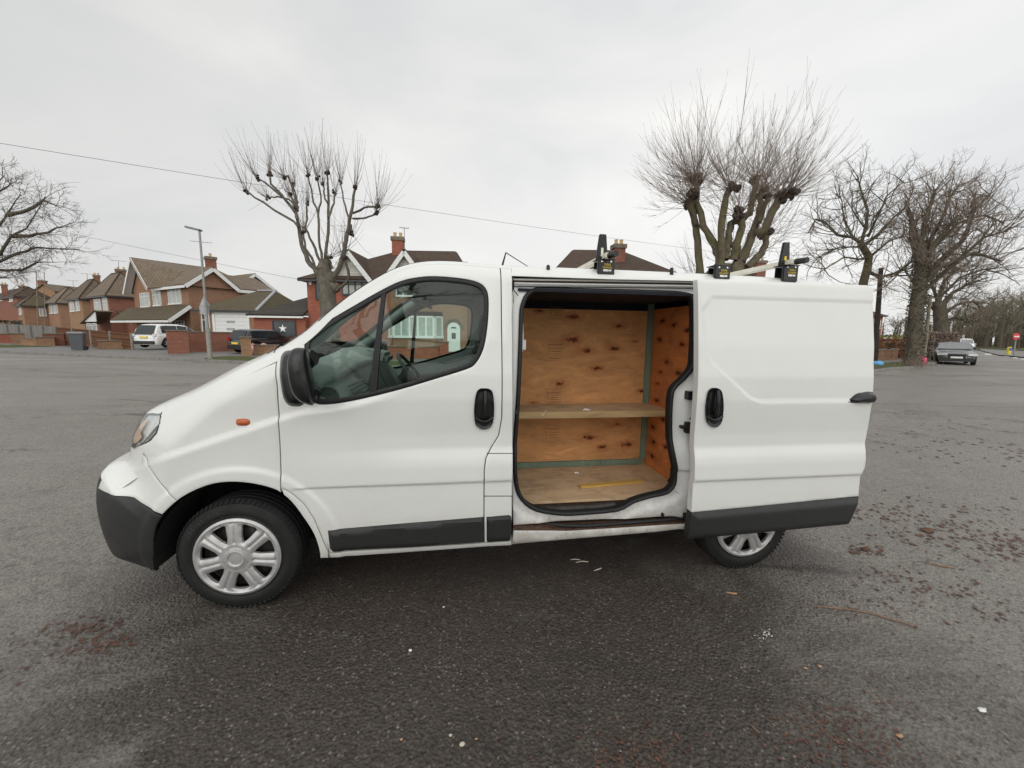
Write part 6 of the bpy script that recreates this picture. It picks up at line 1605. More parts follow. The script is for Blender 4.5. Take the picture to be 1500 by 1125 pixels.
def fence(nm, lab, pA, pB, ytA, ytB, mat, posts, rails=False):
    A_ = atZ(*pA, ZP); B_ = atZ(*pB, ZP); F = Face(A_, (B_ - A_), ((B_ - A_).y, -(B_ - A_).x)); 
    if F.n.dot(CAM - F.P0) < 0: F.n = -F.n
    L = (B_ - A_).xy.length; o = root(nm, lab, 'fence', (A_.x, A_.y, 0)); zA = F.at(pA[0], ytA)[1]; zB = F.at(pB[0], ytB)[1]
    mb = MB(); wall_poly(mb, F, [(0, .1), (L, .1), (L, zB), (0, zA)], .04); mb.build('panel', M[mat], o)
    for k in range(posts + 1):
        t = k / posts; mb = MB(); Rw = Matrix((F.r, F.n, Vector((0, 0, 1)))).transposed(); zt = zA + (zB - zA) * t + .05; mb.box(F.pt(L * t, zt / 2, .05), (.13, .11, zt), M=Rw); mb.build('post', M['concrete'] if rails else M[mat], o, uv=True)
    if rails:
        mb = MB()
        for q in (.35, .72, .97): mb.bar(F.pt(0, zA * q, .03), F.pt(L, zB * q, .03), .07, .09)
        mb.build('rail', M['fence_brown'], o)
    return o
fence('board_fence', 'weathered grey vertical board fence at the left edge', (-60, 498), (86, 504.5), 471, 478.5, 'fence_grey', 9)
fence('panel_fence', 'brown stained panel fence with pale posts behind the wheelie bin', (86, 505.5), (196, 512.0), 479, 489, 'fence_brown', 4, True)

# ---- vehicles
M['tinted'] = simple('dark_car_glass', (.02, .025, .028), .06, 0, .2, 2)
M['screen'] = simple('sky_lit_car_screen', (.17, .18, .185), .08, 0, .2, 2, spec=1.0)  # sky reflection painted in as a paler glass colour
M['cwhite'] = car_paint('white_car_paint', (.74, .74, .72), .2, .6); M['cblack'] = car_paint('black_car_paint', (.012, .012, .014), .15, .8)
M['cgrey'] = car_paint('dark_grey_car_paint', (.085, .09, .10), .2, .8); M['cblue'] = car_paint('steel_blue_car_paint', (.045, .085, .125), .2, .8); M['csilver'] = car_paint('silver_paint', (.42, .44, .46), .22, .6)
M['plateY'] = simple('yellow_number_plate', (.72, .55, .08), .5); M['plateW'] = simple('white_number_plate', (.75, .75, .72), .5)
M['lamp'] = simple('lamp_glass_pale', (.62, .63, .62), .15)
def make_car(nm, label, pos, hd, paint, L=4.4, W=1.8, H=1.5, style='hatch', plate='rear', cat='car', z=0.0):
    """local x forward; hd = heading angle"""
    o = root(nm, label, cat, (pos[0], pos[1], z)); mat4 = Matrix.Translation((pos[0], pos[1], z)) @ Matrix.Rotation(hd, 4, 'Z')
    h = L / 2
    S = {'hatch': dict(hood=[(-h, .50, .62), (-h + .08, .72, .88), (-h + .35, .95, .98), (0, .93, .95), (h * .38, .96, .93), (h * .55, .94, .88), (h * .86, .78, .82), (h - .03, .58, .7), (h, .45, .6)], roof=[(-h + .10, 0), (-h + .42, .90), (-h + .75, 1.0), (-.3, 1.0), (h * .12, .95), (h * .42, .0)]),
         'mpv': dict(hood=[(-h, .50, .66), (-h + .05, .78, .90), (-h + .25, .98, .99), (0, .96, .98), (h * .45, 1.0, .96), (h * .62, .98, .92), (h * .88, .82, .85), (h - .03, .6, .72), (h, .45, .62)], roof=[(-h + .03, 0), (-h + .42, .90), (-h + .85, .99), (-.1, 1.0), (h * .22, .90), (h * .62, .0)]),
         'estate': dict(hood=[(-h, .45, .6), (-h + .06, .72, .88), (-h + .35, .96, .98), (0, .92, .98), (h * .32, .93, .98), (h * .50, .90, .95), (h * .88, .74, .88), (h - .04, .60, .80), (h, .42, .68)], roof=[(-h + .12, 0), (-h + .6, .90), (-h + 1.2, .97), (-.2, 1.0), (h * .08, .94), (h * .36, .0)])}[style]
    hood, roof = S['hood'], S['roof']
    xs = np.linspace(-h, h, 41); V = []; F = []
    def hz(x): return np.interp(x, [q[0] for q in hood], [q[1] for q in hood])
    def hw(x): return np.interp(x, [q[0] for q in hood], [q[2] for q in hood]) * W / 2
    def rz_(x): return np.interp(x, [q[0] for q in roof], [q[1] for q in roof], left=0, right=0)
    wheels = (-h + L * .19, h - L * .185); wr = .32
    ringn = 0
    for x in xs:
        w = hw(x); zt = hz(x); 
        zb = .22
        for wx in wheels:
            d = abs(x - wx)
            if d < wr + .04: zb = max(zb, .32 + math.sqrt(max((wr + .05) ** 2 - d * d, 0)))
        ring = [(w * .90, zb), (w * .99, max(zb + .04, .42)), (w, max(zb + .08, .60)), (w * .985, max(zt - .12, zb + .10)), (w * .93, zt), (w * .5, zt + .03), (0, zt + .035)]
        full = ring + [(-a, b) for a, b in ring[-2::-1]]; ringn = len(full)
        V += [(x, a, b) for a, b in full]
    n = len(xs)
    for i in range(n - 1):
        for k in range(ringn - 1): F.append((i * ringn + k, (i + 1) * ringn + k, (i + 1) * ringn + k + 1, i * ringn + k + 1))
    F.append(tuple(range(ringn))); F.append(tuple((n - 1) * ringn + k for k in range(ringn - 1, -1, -1)))
    def add(nm_, V_, F_, m_, par=o, sm=True, sh=40): return link_mesh(nm_, np.array([tuple(mat4 @ Vector(v)) for v in V_]), F_, m_, par, sm, sh, uv=False)
    body = add('body', V, F, paint); sb = body.modifiers.new('s', 'SUBSURF'); sb.levels = sb.render_levels = 1
    # greenhouse
    V = []; F = []; gx = np.linspace(roof[0][0], roof[-1][0], 25); m = 0
    for x in gx:
        b = hz(x) - .02; r = rz_(x); zt = b + (H - .0 - b) * r; w = hw(x) * .93; wt = w * (1 - .20 * r)
        ring = [(w, b), (w * (1 - .06 * r), b + (zt - b) * .35), (wt + .02, zt - .05 * r), (wt - .08, zt), (0, zt + .025 * r)]; full = ring + [(-a, c_) for a, c_ in ring[-2::-1]]; m = len(full); V += [(x, a, c_) for a, c_ in full]
    for i in range(len(gx) - 1):
        for k in range(m - 1): F.append((i * m + k, (i + 1) * m + k, (i + 1) * m + k + 1, i * m + k + 1))
    cab = add('cabin', V, F, paint); sb = cab.modifiers.new('s', 'SUBSURF'); sb.levels = sb.render_levels = 1
    # glass side bands and screens, 8 mm proud
    def sidepane(x0, x1, sgn, lo=.10, hi=.86):
        V = []; F = []; N = 8
        for i in range(N + 1):
            x = x0 + (x1 - x0) * i / N; b = hz(x) - .02; r = rz_(x); zt = b + (H - b) * r; w = hw(x) * .93; wt = w * (1 - .20 * r)
            za = b + .05; zb2 = max(zt - .10, za + .005)
            for zz in (za, zb2):
                f = (zz - b) / max(zt - b, .01); V.append((x, sgn * (w + (wt + .02 - w) * f + .012), zz))
        for i in range(N): q = i * 2; F.append((q, q + 2, q + 3, q + 1) if sgn < 0 else (q + 1, q + 3, q + 2, q))
        return V, F
    for sgn in (-1, 1):
        for (x0, x1) in ((roof[1][0] + .12 - (.15 if style == 'estate' else 0), -.42), (-.36, .42), (.48, roof[-1][0] - .15)):
            add('side_window', *sidepane(x0, x1, sgn), M['tinted'])
    def screen(i0, i1, nm_, e, mt='tinted'):
        xa, ra = roof[i0]; xb, rb = roof[i1]; V = []
        for (x, r) in ((xa + (xb - xa) * .12, ra + (rb - ra) * .12), (xa + (xb - xa) * .90, ra + (rb - ra) * .90)):
            b = hz(x) - .02; zt = b + (H - b) * r; w = hw(x) * .93 * (1 - .2 * r) - .07
            V += [(x + e * .03, -w, zt + .03), (x + e * .03, w, zt + .03)]
        add(nm_, V, [(0, 1, 3, 2)] if e > 0 else [(1, 0, 2, 3)], M[mt], sm=False)
    screen(0, 1, 'rear_window', -1); screen(-1, -2, 'windscreen', 1, 'screen')
    # wheels, lamps, plates, bumpers
    for wx in wheels:
        for sgn in (-1, 1):
            wt = bpy.data.objects.new('wheel', None); COL.objects.link(wt); wt.parent = o; OFF[wt.name] = OFF[o.name]
            mb = MB(); c = (wx, sgn * (W / 2 - .02), .32); mb.lathe(c, (0, sgn, 0), [(.19, -.2), (.30, -.2), (.32, -.17), (.32, -.03), (.30, -.0), (.21, .0), (.20, -.02)], 24); add('tyre', mb.v, mb.f, M['tyre'], wt)
            mb = MB(); mb.lathe(c, (0, sgn, 0), [(.21, -.03), (.19, -.06), (.02, -.05), (0, -.04)], 20); add('rim_dish', mb.v, mb.f, M['steel'], wt)
            mb = MB()
            for k in range(5):
                a = 2 * math.pi * k / 5; d = Vector((math.cos(a), 0, math.sin(a))); mb.bar(Vector(c) + Vector((0, sgn * -.02, 0)), Vector(c) + d * .2 + Vector((0, sgn * -.015, 0)), .06, .02, up=(0, 1, 0))
            mb.lathe(c, (0, sgn, 0), [(.215, -.02), (.20, .0), (.19, -.02)], 24); add('rim', mb.v, mb.f, M['csilver'], wt)
    mb = MB()
    for wx in wheels: mb.box((wx, 0, .5), (.72, W * .86, .5))
    mb.box((0, 0, .3), (L * .9, W * .8, .16)); add('underside', mb.v, mb.f, M['void'], sm=False)
    for sgn in (-1, 1):
        mb = MB(); mb.box((h - .16, sgn * W * .33, .66), (.30, W * .22, .13), M=Matrix.Rotation(-sgn * -.35, 3, 'Z')); add('headlight', mb.v, mb.f, M['lamp'], sm=False)
        mb = MB(); mb.box((-h + .13, sgn * W * .385, .86), (.20, W * .10, .18), M=Matrix.Rotation(sgn * -.3, 3, 'Z')); add('tail_light', mb.v, mb.f, M['redlens'] if style != 'mpv' else M['lamp'], sm=False)
        mb = MB(); mb.box((h * .30, sgn * (W / 2 + .08), .98), (.12, .2, .14)); add('door_mirror', mb.v, mb.f, paint, sm=False)
    mb = MB(); mb.box((-h + .02, 0, .36), (.10, W * .78, .22)); add('rear_bumper_insert', mb.v, mb.f, M['plastic'], sm=False); mb = MB(); mb.box((h - .04, 0, .34), (.10, W * .78, .2)); add('front_bumper_insert', mb.v, mb.f, M['plastic'], sm=False)
    mb = MB(); mb.box((-h - .0, 0, .72 if style == 'mpv' else .60), (.06, .52, .12)); add('number_plate', mb.v, mb.f, M['plateY'], sm=False)
    mb = MB(); mb.box((h - .02, 0, .56), (.07, .75, .26)); add('grille', mb.v, mb.f, M['gloss'], sm=False)
    mb = MB(); mb.box((h + .02, 0, .48), (.04, .52, .11)); add('number_plate', mb.v, mb.f, M['plateW'], sm=False)
    return o
def car_at(pxA, pyA, zz=ZP): p = atZ(pxA, pyA, zz); return p
# white mpv: rear-left corner near px 192, rear wheel 237
p = car_at(209, 512.5); make_car('parked_car', 'white people carrier parked rear-on in the driveway by the brick wall', (p.x + 2.3 * math.cos(R_(80)), p.y + 2.3 * math.sin(R_(80))), R_(80), M['cwhite'], 4.35, 1.78, 1.62, 'mpv', z=ZP + .12)
p = car_at(344, 518); make_car('parked_car', 'small black hatchback parked behind the tan gate pillar by the garage', (p.x + 2.0 * math.cos(R_(63)), p.y + 2.0 * math.sin(R_(63))), R_(63), M['cblack'], 3.9, 1.68, 1.45, 'hatch', z=ZP + .02)
p = car_at(640, 516); make_car('parked_car', 'steel blue hatchback on the driveway seen through the van\'s cab windows', (p.x - 1.0, p.y + 2.2), math.pi + .12, M['cblue'], 4.5, 1.82, 1.48, 'hatch', z=ZP + .25)
p = atZ(1401, 534.5, 0); make_car('parked_car', 'dark grey estate car parked at the kerb facing the camera at right', (p.x + 1.75, p.y + 1.45), math.atan2(-.62, -.785), M['cgrey'], 4.85, 1.86, 1.44, 'estate', z=0)
p = atZ(1413, 512, 0); make_car('parked_car', 'distant white vehicle beyond the dark grey estate car', (p.x, p.y), math.atan2(-.65, -.76), M['cwhite'], 4.8, 1.9, 1.9, 'mpv', z=0)

# ---- street furniture
def lamp_post(nm, lab, px, pyb, pxt, pyt, z0=ZP):
    b = atZ(px, pyb, z0); D = (b - CAM).dot(FF); t = atD(pxt, pyt, D); o = root(nm, lab, 'street lamp', (b.x, b.y, 0)); lean = (t - b)
    mb = MB(); k = b + lean * .24; mb.tube([b, k], [.10, .10], 12); mb.build('base_column', M['concrete'], o, True); mb = MB(); mb.tube([k, b + lean * .5, t], [.065, .055, .045], 10); mb.build('pole', M['greypaint'], o, True)
    hd = Vector((-RR.x, -RR.y, 0)).normalized(); mb = MB(); mb.box(t + hd * .28 + Vector((0, 0, .06)), (.75, .26, .09), M=Matrix.Rotation(math.atan2(hd.y, hd.x), 3, 'Z') @ Matrix.Rotation(-.22, 3, 'Y')); mb.build('lamp_head', M['greypaint'], o, bevel=.03)
    return o, b, t, D
lo, lb, lt_, lD = lamp_post('street_lamp', 'slim grey street lamp on the verge in front of the brick wall', 308, 526, 292, 337)
mb = MB(); Rl = Matrix((Vector((RR.x, RR.y, 0)).normalized(), Vector((FF.x, FF.y, 0)).normalized(), Vector((0, 0, 1)))).transposed()
s0 = atD(300, 453, lD + .12); s1 = atD(301, 436, lD + .12); w_ = .28
tri = [atD(292.5, 448, lD + .14), atD(307, 447.5, lD + .14), atD(298.5, 432.5, lD + .14)]
mb.prism(tri, Vector((FF.x, FF.y, 0)) * .02); mb.box(atD(299.5, 454, lD + .14), (.46, .02, .38), M=Rl); mb.build('sign_back', M['lead'], lo, uv=False)
def pole(nm, lab, cat, a, b, r0, r1, mat, z0=ZP):
    p = atZ(*a, z0); D = (p - CAM).dot(FF); q = atD(*b, D); mb = MB(); mb.tube([p, q], [r0, r1], 8); o = mb.build(nm, M[mat], None, True); return tag(o, lab, cat), p, q, D
M['wpole'] = bark('creosoted_pole', (.055, .045, .038), (.05, .05, .04), .2); M['wpole2'] = bark('weathered_pole', (.22, .18, .14), (.18, .16, .12), .3)
pole('telegraph_pole', 'dark leaning telegraph pole right behind the open sliding door', 'telegraph pole', (1281, 530), (1290.5, 393), .15, .12, 'wpole')
_, pp, pq, pD = pole('telegraph_pole', 'pale slim wooden pole rising beside the big tree trunk', 'telegraph pole', (1352.5, 531), (1363, 432), .10, .08, 'wpole2')
pole('lamp_column', 'distant pale lamp column in front of the woods, taller and nearer of the two', 'street lamp', (1422.5, 510), (1429.5, 452), .14, .10, 'wpole2', 0)
pole('lamp_column', 'distant thin lamp column in front of the woods, shorter and left of the other', 'street lamp', (1416.5, 508.0), (1420.5, 466), .12, .09, 'wpole2', 0)
pole('antenna_mast', 'thin antenna mast above the roofs at far left, left one of two', 'antenna', (56, 497), (53.2, 399), .06, .035, 'wpole2'); pole('antenna_mast', 'thin antenna mast above the roofs at far left, right one of two', 'antenna', (66, 497), (64.8, 399), .055, .03, 'wpole2')
M['signyellow'] = simple('yellow_sign', (.62, .50, .06), .5); M['pink'] = simple('pink_plastic', (.75, .05, .16), .4); M['bluep'] = simple('light_blue_plastic', (.10, .32, .58), .4)
Rw_ = Rl
o = root('notice_post', 'grey post with a yellow notice standing beside the big tree trunk', 'sign post', tuple(atZ(1352.5, 531, ZP))); b = atZ(1353.5, 530.5, ZP); D = (b - CAM).dot(FF) - .2
mb = MB(); mb.bar(b, atD(1353, 497, D), .14, .14); mb.build('post', M['greypaint'], o); mb = MB(); mb.box(atD(1353.5, 492, D - .1), (.52, .03, .24), M=Rw_); mb.build('yellow_plate', M['signyellow'], o, uv=False)
mb = MB(); mb.box(atD(1353, 500, D), (.36, .2, .4), M=Rw_); mb.build('cabinet', M['lead'], o, bevel=.02); mb = MB(); mb.box(atD(1352, 516, D), (.22, .18, .3), M=Rw_); mb.build('cabinet', M['lead'], o, bevel=.02)
p = atZ(1348.7, 533, ZP); mb = MB(); mb.blob((p.x, p.y, .33), .25, 10, 7, .12, sq=(1, .8, 1.25)); tag(mb.build('pink_bag', M['pink'], None, True), 'bright pink bag at the foot of the grey notice post', 'bag')
p = atZ(1286, 535, ZP); mb = MB(); mb.blob((p.x, p.y, .22), .3, 12, 6, .08, sq=(1, .8, .5)); tag(mb.build('blue_tub', M['bluep'], None, True), 'light blue plastic tub on the verge by the van\'s sliding door', 'tub')
o = root('direction_post', 'small pale sign post in the shrubs behind the big tree', 'sign post', tuple(atZ(1367.5, 524, ZP))); b = atZ(1367.5, 524, ZP); D = (b - CAM).dot(FF); mb = MB(); mb.bar(b, atD(1368, 491, D), .08, .08); mb.build('post', M['greypaint'], o); mb = MB(); mb.box(atD(1368, 492, D), (.3, .03, .2), M=Rw_); mb.box(atD(1367.5, 502, D), (.22, .03, .3), M=Rw_); mb.build('sign_plate', M['upvc'], o, uv=False)
# no-entry sign, keep-left bollard
b = atZ(1485, 521, .1); D = (b - CAM).dot(FF); o = root('no_entry_sign', 'round red no-entry sign on a grey post at the right edge', 'road sign', tuple(b)); mb = MB(); mb.tube([b, atD(1489, 488, D)], .06, 8); mb.build('post', M['greypaint'], o, True)
c = atD(1488.7, 493, D - .15); mb = MB(); rr = 5.0 / FPX * D; mb.lathe(c, Vector((-FF.x, -FF.y, 0)), [(0, -.02), (rr, -.02), (rr, .01), (0, .01)], 28); pl_ = mb.build('sign_disc', simple('red_sign_face', (.55, .035, .04), .4), o, True, uv=False)
mb = MB(); mb.box(c + Vector((-FF.x, -FF.y, 0)).normalized() * .03, (rr * 1.5, .03, rr * .36), M=Rl); mb.build('white_bar', M['upvc'], pl_, uv=False)
b = atZ(1477, 519, .1); D = (b - CAM).dot(FF); o = root('traffic_bollard', 'yellow and blue keep-left bollard on the traffic island', 'bollard', tuple(b)); zt = atD(1477, 508, D).z
mb = MB(); mb.box((b.x, b.y, zt / 2), (.38, .22, zt), M=Rl); mb.build('casing', M['signyellow'], o, bevel=.05); mb = MB(); cc = Vector((b.x, b.y, zt * .72)) - Vector((FF.x, FF.y, 0)) * .13; mb.lathe(cc, (-FF.x, -FF.y, 0), [(0, 0), (.16, 0), (.16, .02), (0, .02)], 20); mb.build('keep_left_disc', simple('blue_sign', (.03, .12, .42), .4), o, uv=False)
# wheelie bin
b = atZ(115.5, 512.8, ZP); D = (b - CAM).dot(FF); s_ = D / FPX; zt = atD(115, 487.5, D).z
o = root('wheelie_bin', 'dark grey wheelie bin standing on the pavement by the brown fence', 'bin', (b.x, b.y, ZP)); mb = MB(); rr_ = Vector((RR.x, RR.y, 0)).normalized(); fr = Vector((FF.x, FF.y, 0)).normalized(); c = Vector((b.x, b.y, 0))
def q8(w0, d0, w1, d1, za, zb): return [c + rr_ * x * w0 + fr * y * d0 + Vector((0, 0, za)) for x, y in ((-1, -1), (1, -1), (1, 1), (-1, 1))] + [c + rr_ * x * w1 + fr * y * d1 + Vector((0, 0, zb)) for x, y in ((-1, -1), (1, -1), (1, 1), (-1, 1))]
M['bin'] = simple('grey_bin_plastic', (.085, .09, .10), .5); M['binlid'] = simple('bin_lid_plastic', (.19, .195, .21), .5)
fr = Vector((b.x, b.y, 0)).normalized(); fr = Matrix.Rotation(R_(-14), 3, 'Z') @ fr; rr_ = Vector((fr.y, -fr.x, 0)); w2 = .34; mb = MB(); mb.box8(q8(w2 * .78, .26, w2, .36, ZP + .04, zt - .05)); mb.build('bin_body', M['bin'], o, bevel=.02); mb = MB(); mb.box8(q8(w2 * 1.06, .42, w2 * 1.0, .36, zt - .05, zt + .06)); mb.build('lid', M['binlid'], o, bevel=.02)
for sg in (-1, 1): mb = MB(); mb.lathe(c + rr_ * (w2 * .85) + fr * (.15 * sg) + Vector((0, 0, ZP + .12)), fr, [(.0, -.03), (.12, -.03), (.12, .03), (0, .03)], 16); mb.build('wheel', M['black'], o, True)
# flowery bag by the gate pillar
p = atZ(378, 519.5, ZP); M['bagpat'] = (lambda t: (t.set(color=t.ramp(t.vor(t.co(), 5, 'F1', 'Color'), [(.2, (.62, .30, .26)), (.5, (.70, .62, .45)), (.8, (.70, .40, .38))]), rough=.6), t.m)[1])(NT('patterned_pink_plastic'))
mb = MB(); mb.blob((p.x - .25, p.y, .42), .33, 10, 7, .2, sq=(1, .7, .95)); mb.blob((p.x + .35, p.y, .42), .36, 10, 7, .2, sq=(.9, .7, 1)); tag(mb.build('rubbish_bag', M['bagpat'], None, True), 'pink and cream patterned bag slumped against the low tan wall', 'bag')

# ---- overhead wires
def wire(nm, lab, a, b, Da, Db, sag, r=.012, ext=None):
    A_ = atD(*a, Da); B_ = atD(*b, Db); mb = MB(); mb.tube([A_.lerp(B_, t) - Vector((0, 0, sag * 4 * t * (1 - t))) for t in np.linspace(-(ext or 0), 1, 34)], r, 4); return tag(mb.build(nm, M['black'], None, uv=False), lab, 'cable')
wire('overhead_wire', 'long overhead wire sloping down across the whole sky from upper left', (-60, 200), (1090, 374), 16, 42, .25, .009, .5)
wire('overhead_wire', 'shorter overhead wire running above the left houses to the twin-gabled house', (85, 338), (446, 411), 34, 26, .05, .009)
# ================================================================== TREES AND PLANTS
def rv(rg, s=1): return Vector((rg.gauss(0, s), rg.gauss(0, s), rg.gauss(0, s)))
def grow(mbs, p, d, L, r, lev, maxlev, rg, up=.12, spread=.7, nch=4, ratio=.62, wig=.16, thin=.45):
    n = 4 if lev < maxlev else 3; pts = [p]; q = p.copy(); dd = d.normalized(); st = L / n; dirs = [dd]
    for i in range(n):
        dd = (dd + rv(rg, wig) + Vector((0, 0, up))).normalized(); q = q + dd * st; pts.append(q); dirs.append(dd)
    rad = [max(r * (1 - (1 - thin) * k / n), .006) for k in range(n + 1)]
    if lev == maxlev: rad[-1] = .004
    (mbs[0] if lev < 2 else mbs[1]).tube(pts, rad, 6 if lev == 0 else (4 if lev == 1 else 3), caps=False)
    if lev >= maxlev: return
    for k in range(nch):
        t = rg.uniform(.3, 1.0) * n; i = min(int(t), n - 1); c = pts[i].lerp(pts[i + 1], t - i)
        nd = (dirs[i] + rv(rg, spread)).normalized()
        grow(mbs, c, nd, L * ratio * rg.uniform(.7, 1.15), rad[i] * .55, lev + 1, maxlev, rg, up, spread, nch, ratio, wig, thin)
def px_limb(mb, L, D, w0, w1, off=0, rg=rnd, n=8):
    """limb drawn from photo points at true depth D(+off)"""
    pts = []; m = len(L)
    for i, (x, y) in enumerate(L): pts.append(atD(x, y, D + off * (i / max(m - 1, 1))))
    P = []
    for i in range(m - 1):
        a, b = pts[i], pts[i + 1]
        for k in range(3): P.append(a.lerp(b, k / 3) + rv(rg, .02 if k else 0))
    P.append(pts[-1]); rad = [w0 + (w1 - w0) * i / (len(P) - 1) for i in range(len(P))]; rad = [q * rg.uniform(.9, 1.12) for q in rad]
    mb.tube(P, rad, n); return pts
def z7(L, o=(330, 180), s=3.7486): return [(o[0] + x / s, o[1] + y / s) for x, y in L]
def tree_root(nm, lab, base, group=None): return root(nm, lab, 'tree', (base.x, base.y, 0), group)
def shoot(mb, p, d, L, r, rg, bend=.22):
    pts = [p]; q = p.copy(); dd = d.normalized(); n = 4
    for i in range(n):
        dd = (dd + Vector((0, 0, bend)) + rv(rg, .035)).normalized(); q = q + dd * (L / n); pts.append(q)
    mb.tube(pts, [r, r * .8, r * .6, r * .42, .004], 3, caps=False); return pts

# ---- pollard 1 (behind the cab)
D = 21.0; rg = random.Random(11); b = atZ(488, 530, ZP); P1 = tree_root('pollarded_tree', 'knobbly pollarded street tree with short sparse shoots behind the van cab', b)
mb = MB(); kn = MB(); tw = MB()
def lw(px): return px / FPX * D
base = atD(488, 520, D); base.z = 0
tr = [base] + [atD(x, y, D) for x, y in z7([(565, 1000), (560, 930), (548, 860), (545, 790)])]
mb.tube(tr, [.50, .44, .42, .43, .30], 12); [mb.blob(atD(*z7([q_])[0], D), r_, 9, 6, .22, rg) for q_, r_ in (((540, 800), .40), ((520, 830), .34), ((575, 850), .36), ((600, 905), .30), ((555, 770), .26))]
LM = [([(520, 830), (470, 780), (430, 700), (410, 610), (395, 520), (385, 480)], 15, 9, .5), ([(500, 830), (475, 740), (440, 690), (430, 600)], 8, 6, -.4),
      ([(545, 800), (510, 740), (480, 660), (440, 578), (447, 500), (450, 440)], 9, 5, .9), ([(545, 790), (530, 740), (515, 650), (510, 500), (478, 400), (455, 290)], 8, 4.5, -.6), ([(512, 500), (525, 400), (505, 300)], 5, 4.5, -1),
      ([(560, 790), (550, 740), (566, 600), (568, 430), (560, 275)], 11, 6, .3), ([(568, 520), (598, 440), (603, 382)], 6, 5.5, .6), ([(566, 450), (545, 400), (538, 342)], 5, 5, -.4), ([(590, 800), (545, 720), (575, 740)], 7, 5, -.3),
      ([(580, 870), (625, 800), (655, 700), (668, 610), (690, 500), (715, 350)], 15, 8, -.8), ([(600, 930), (640, 900), (680, 850), (668, 790), (650, 740)], 9, 7, -1.2), ([(702, 495), (760, 467), (832, 460)], 7, 6, -1.0), ([(700, 525), (770, 522), (828, 498)], 6, 5.5, -1.6), ([(676, 515), (648, 420), (632, 325)], 5, 4.5, .6), ([(690, 560), (692, 610)], 7, 7, -.2),
      ([(396, 530), (385, 495), (310, 395), (250, 335), (240, 280)], 8, 6, .6), ([(380, 485), (330, 420), (240, 345), (180, 305)], 7, 5, -.8), ([(402, 575), (375, 540), (270, 480), (180, 420), (115, 378)], 7, 6, .2), ([(395, 465), (350, 420), (290, 405), (235, 412)], 5, 5, .9), ([(402, 470), (372, 380), (345, 290), (325, 300)], 6, 6, -.5), ([(398, 440), (380, 370), (375, 335)], 5, 5, .8), ([(395, 470), (355, 395)], 5, 6, .2)]
ends = []
for L, w0, w1, off in LM:
    pts = px_limb(mb, z7(L), D, lw(w0 / 3.75) * .92, lw(w1 / 3.75) * .80, off, rg); ends.append((pts[-1], pts[-1] - pts[-2], w1))
mb.build('trunk', M['bark_grey'], P1, True, 60, uv=False)
for e, d, w1 in ends:
    kn = MB()
    for k in range(5): kn.blob(e + rv(rg, .05), lw(w1 / 3.75) * rg.uniform(.62, 1.0) + .03, 7, 5, .3, rg)
    kn.build('knuckle', M['knuckle'], P1, uv=False)
    for k in range(rg.randint(15, 22)):
        dd = (d.normalized() * .8 + Vector((0, 0, .7)) + rv(rg, .42)).normalized(); shoot(tw, e + rv(rg, .06), dd, rg.uniform(.9, 2.7), .011, rg, .20)
for k in range(30):
    L, w0, w1, off = rg.choice(LM); i = rg.randrange(len(L)); q = atD(*z7([L[i]])[0], D + off * i / len(L)); shoot(tw, q, rv(rg, 1) + Vector((0, 0, .3)), rg.uniform(.5, 1.5), .012, rg, .15)
tw.build('shoots', M['twig_grey'], P1, uv=False)

# ---- pollard 2 (behind the rear of the van)
D = 20.0; rg = random.Random(5); b = atZ(1085, 530, ZP); P2 = tree_root('pollarded_tree', 'large pollarded tree with a broad fan of fine shoots above the van\'s rear roof', b)
P2b = tree_root('pollarded_tree', 'slimmer pollarded tree with one upright stem left of the largest pollard', atZ(1022, 532, ZP))
Z = lambda L: z7(L, (900, 90), 3.308); mb = MB(); mb2 = MB(); kn = MB(); kn2 = MB(); tw = MB(); tw2 = MB()
lw = lambda px: px / 3.308 / FPX * D * .5
bs = atD(1065, 520, D); bs.z = 0; mb.tube([bs, atD(1064, 440, D), atD(*Z([(535, 1100)])[0], D), atD(*Z([(522, 990)])[0], D)], [.55, .48, .40, .34], 12)
bs = atD(1078, 515, D); bs.z = 0; mb.tube([bs, atD(1080, 440, D), atD(*Z([(585, 1050)])[0], D), atD(*Z([(600, 980)])[0], D)], [.5, .45, .38, .30], 12)
LM = [([(518, 1000), (505, 940), (485, 885), (430, 800), (405, 700), (400, 640), (395, 565)], 40, 22, .8), ([(515, 1000), (520, 880), (520, 780), (540, 660), (560, 612)], 36, 26, -.9), ([(535, 960), (555, 860), (565, 785), (620, 765), (655, 740), (675, 640), (688, 572)], 34, 26, .3), ([(575, 960), (590, 890), (620, 800), (605, 735)], 40, 30, -.5),
      ([(595, 1000), (640, 910), (680, 810), (700, 720), (715, 625)], 46, 22, .9), ([(680, 830), (725, 820), (770, 720), (800, 660)], 34, 34, -.6), ([(790, 680), (855, 640)], 34, 26, -.8), ([(640, 1000), (715, 930), (735, 880), (728, 830)], 36, 28, .5), ([(700, 780), (722, 720), (748, 656)], 22, 22, 1.2), ([(560, 885), (600, 900), (600, 960)], 30, 24, .1)]
ends = []
for L, w0, w1, off in LM:
    pts = px_limb(mb, Z(L), D, lw(w0), lw(w1), off, rg, 10); ends.append((pts[-1], pts[-1] - pts[-2], w1, tw, kn, 1))
D = 20.8; bs = atD(1025, 520, D); bs.z = 0; mb2.tube([bs, atD(1024, 440, D), atD(*Z([(415, 1030)])[0], D)], [.36, .32, .30], 10)
for L, w0, w1, off in [([(415, 1040), (405, 900), (395, 800), (380, 730), (358, 692)], 38, 30, .5), ([(395, 790), (372, 700), (378, 640)], 26, 26, -.8), ([(390, 740), (395, 640), (398, 580)], 26, 22, 0)]:
    pts = px_limb(mb2, Z(L), D, lw(w0), lw(w1), off, rg, 10); ends.append((pts[-1], pts[-1] - pts[-2], w1, tw2, kn2, 2))
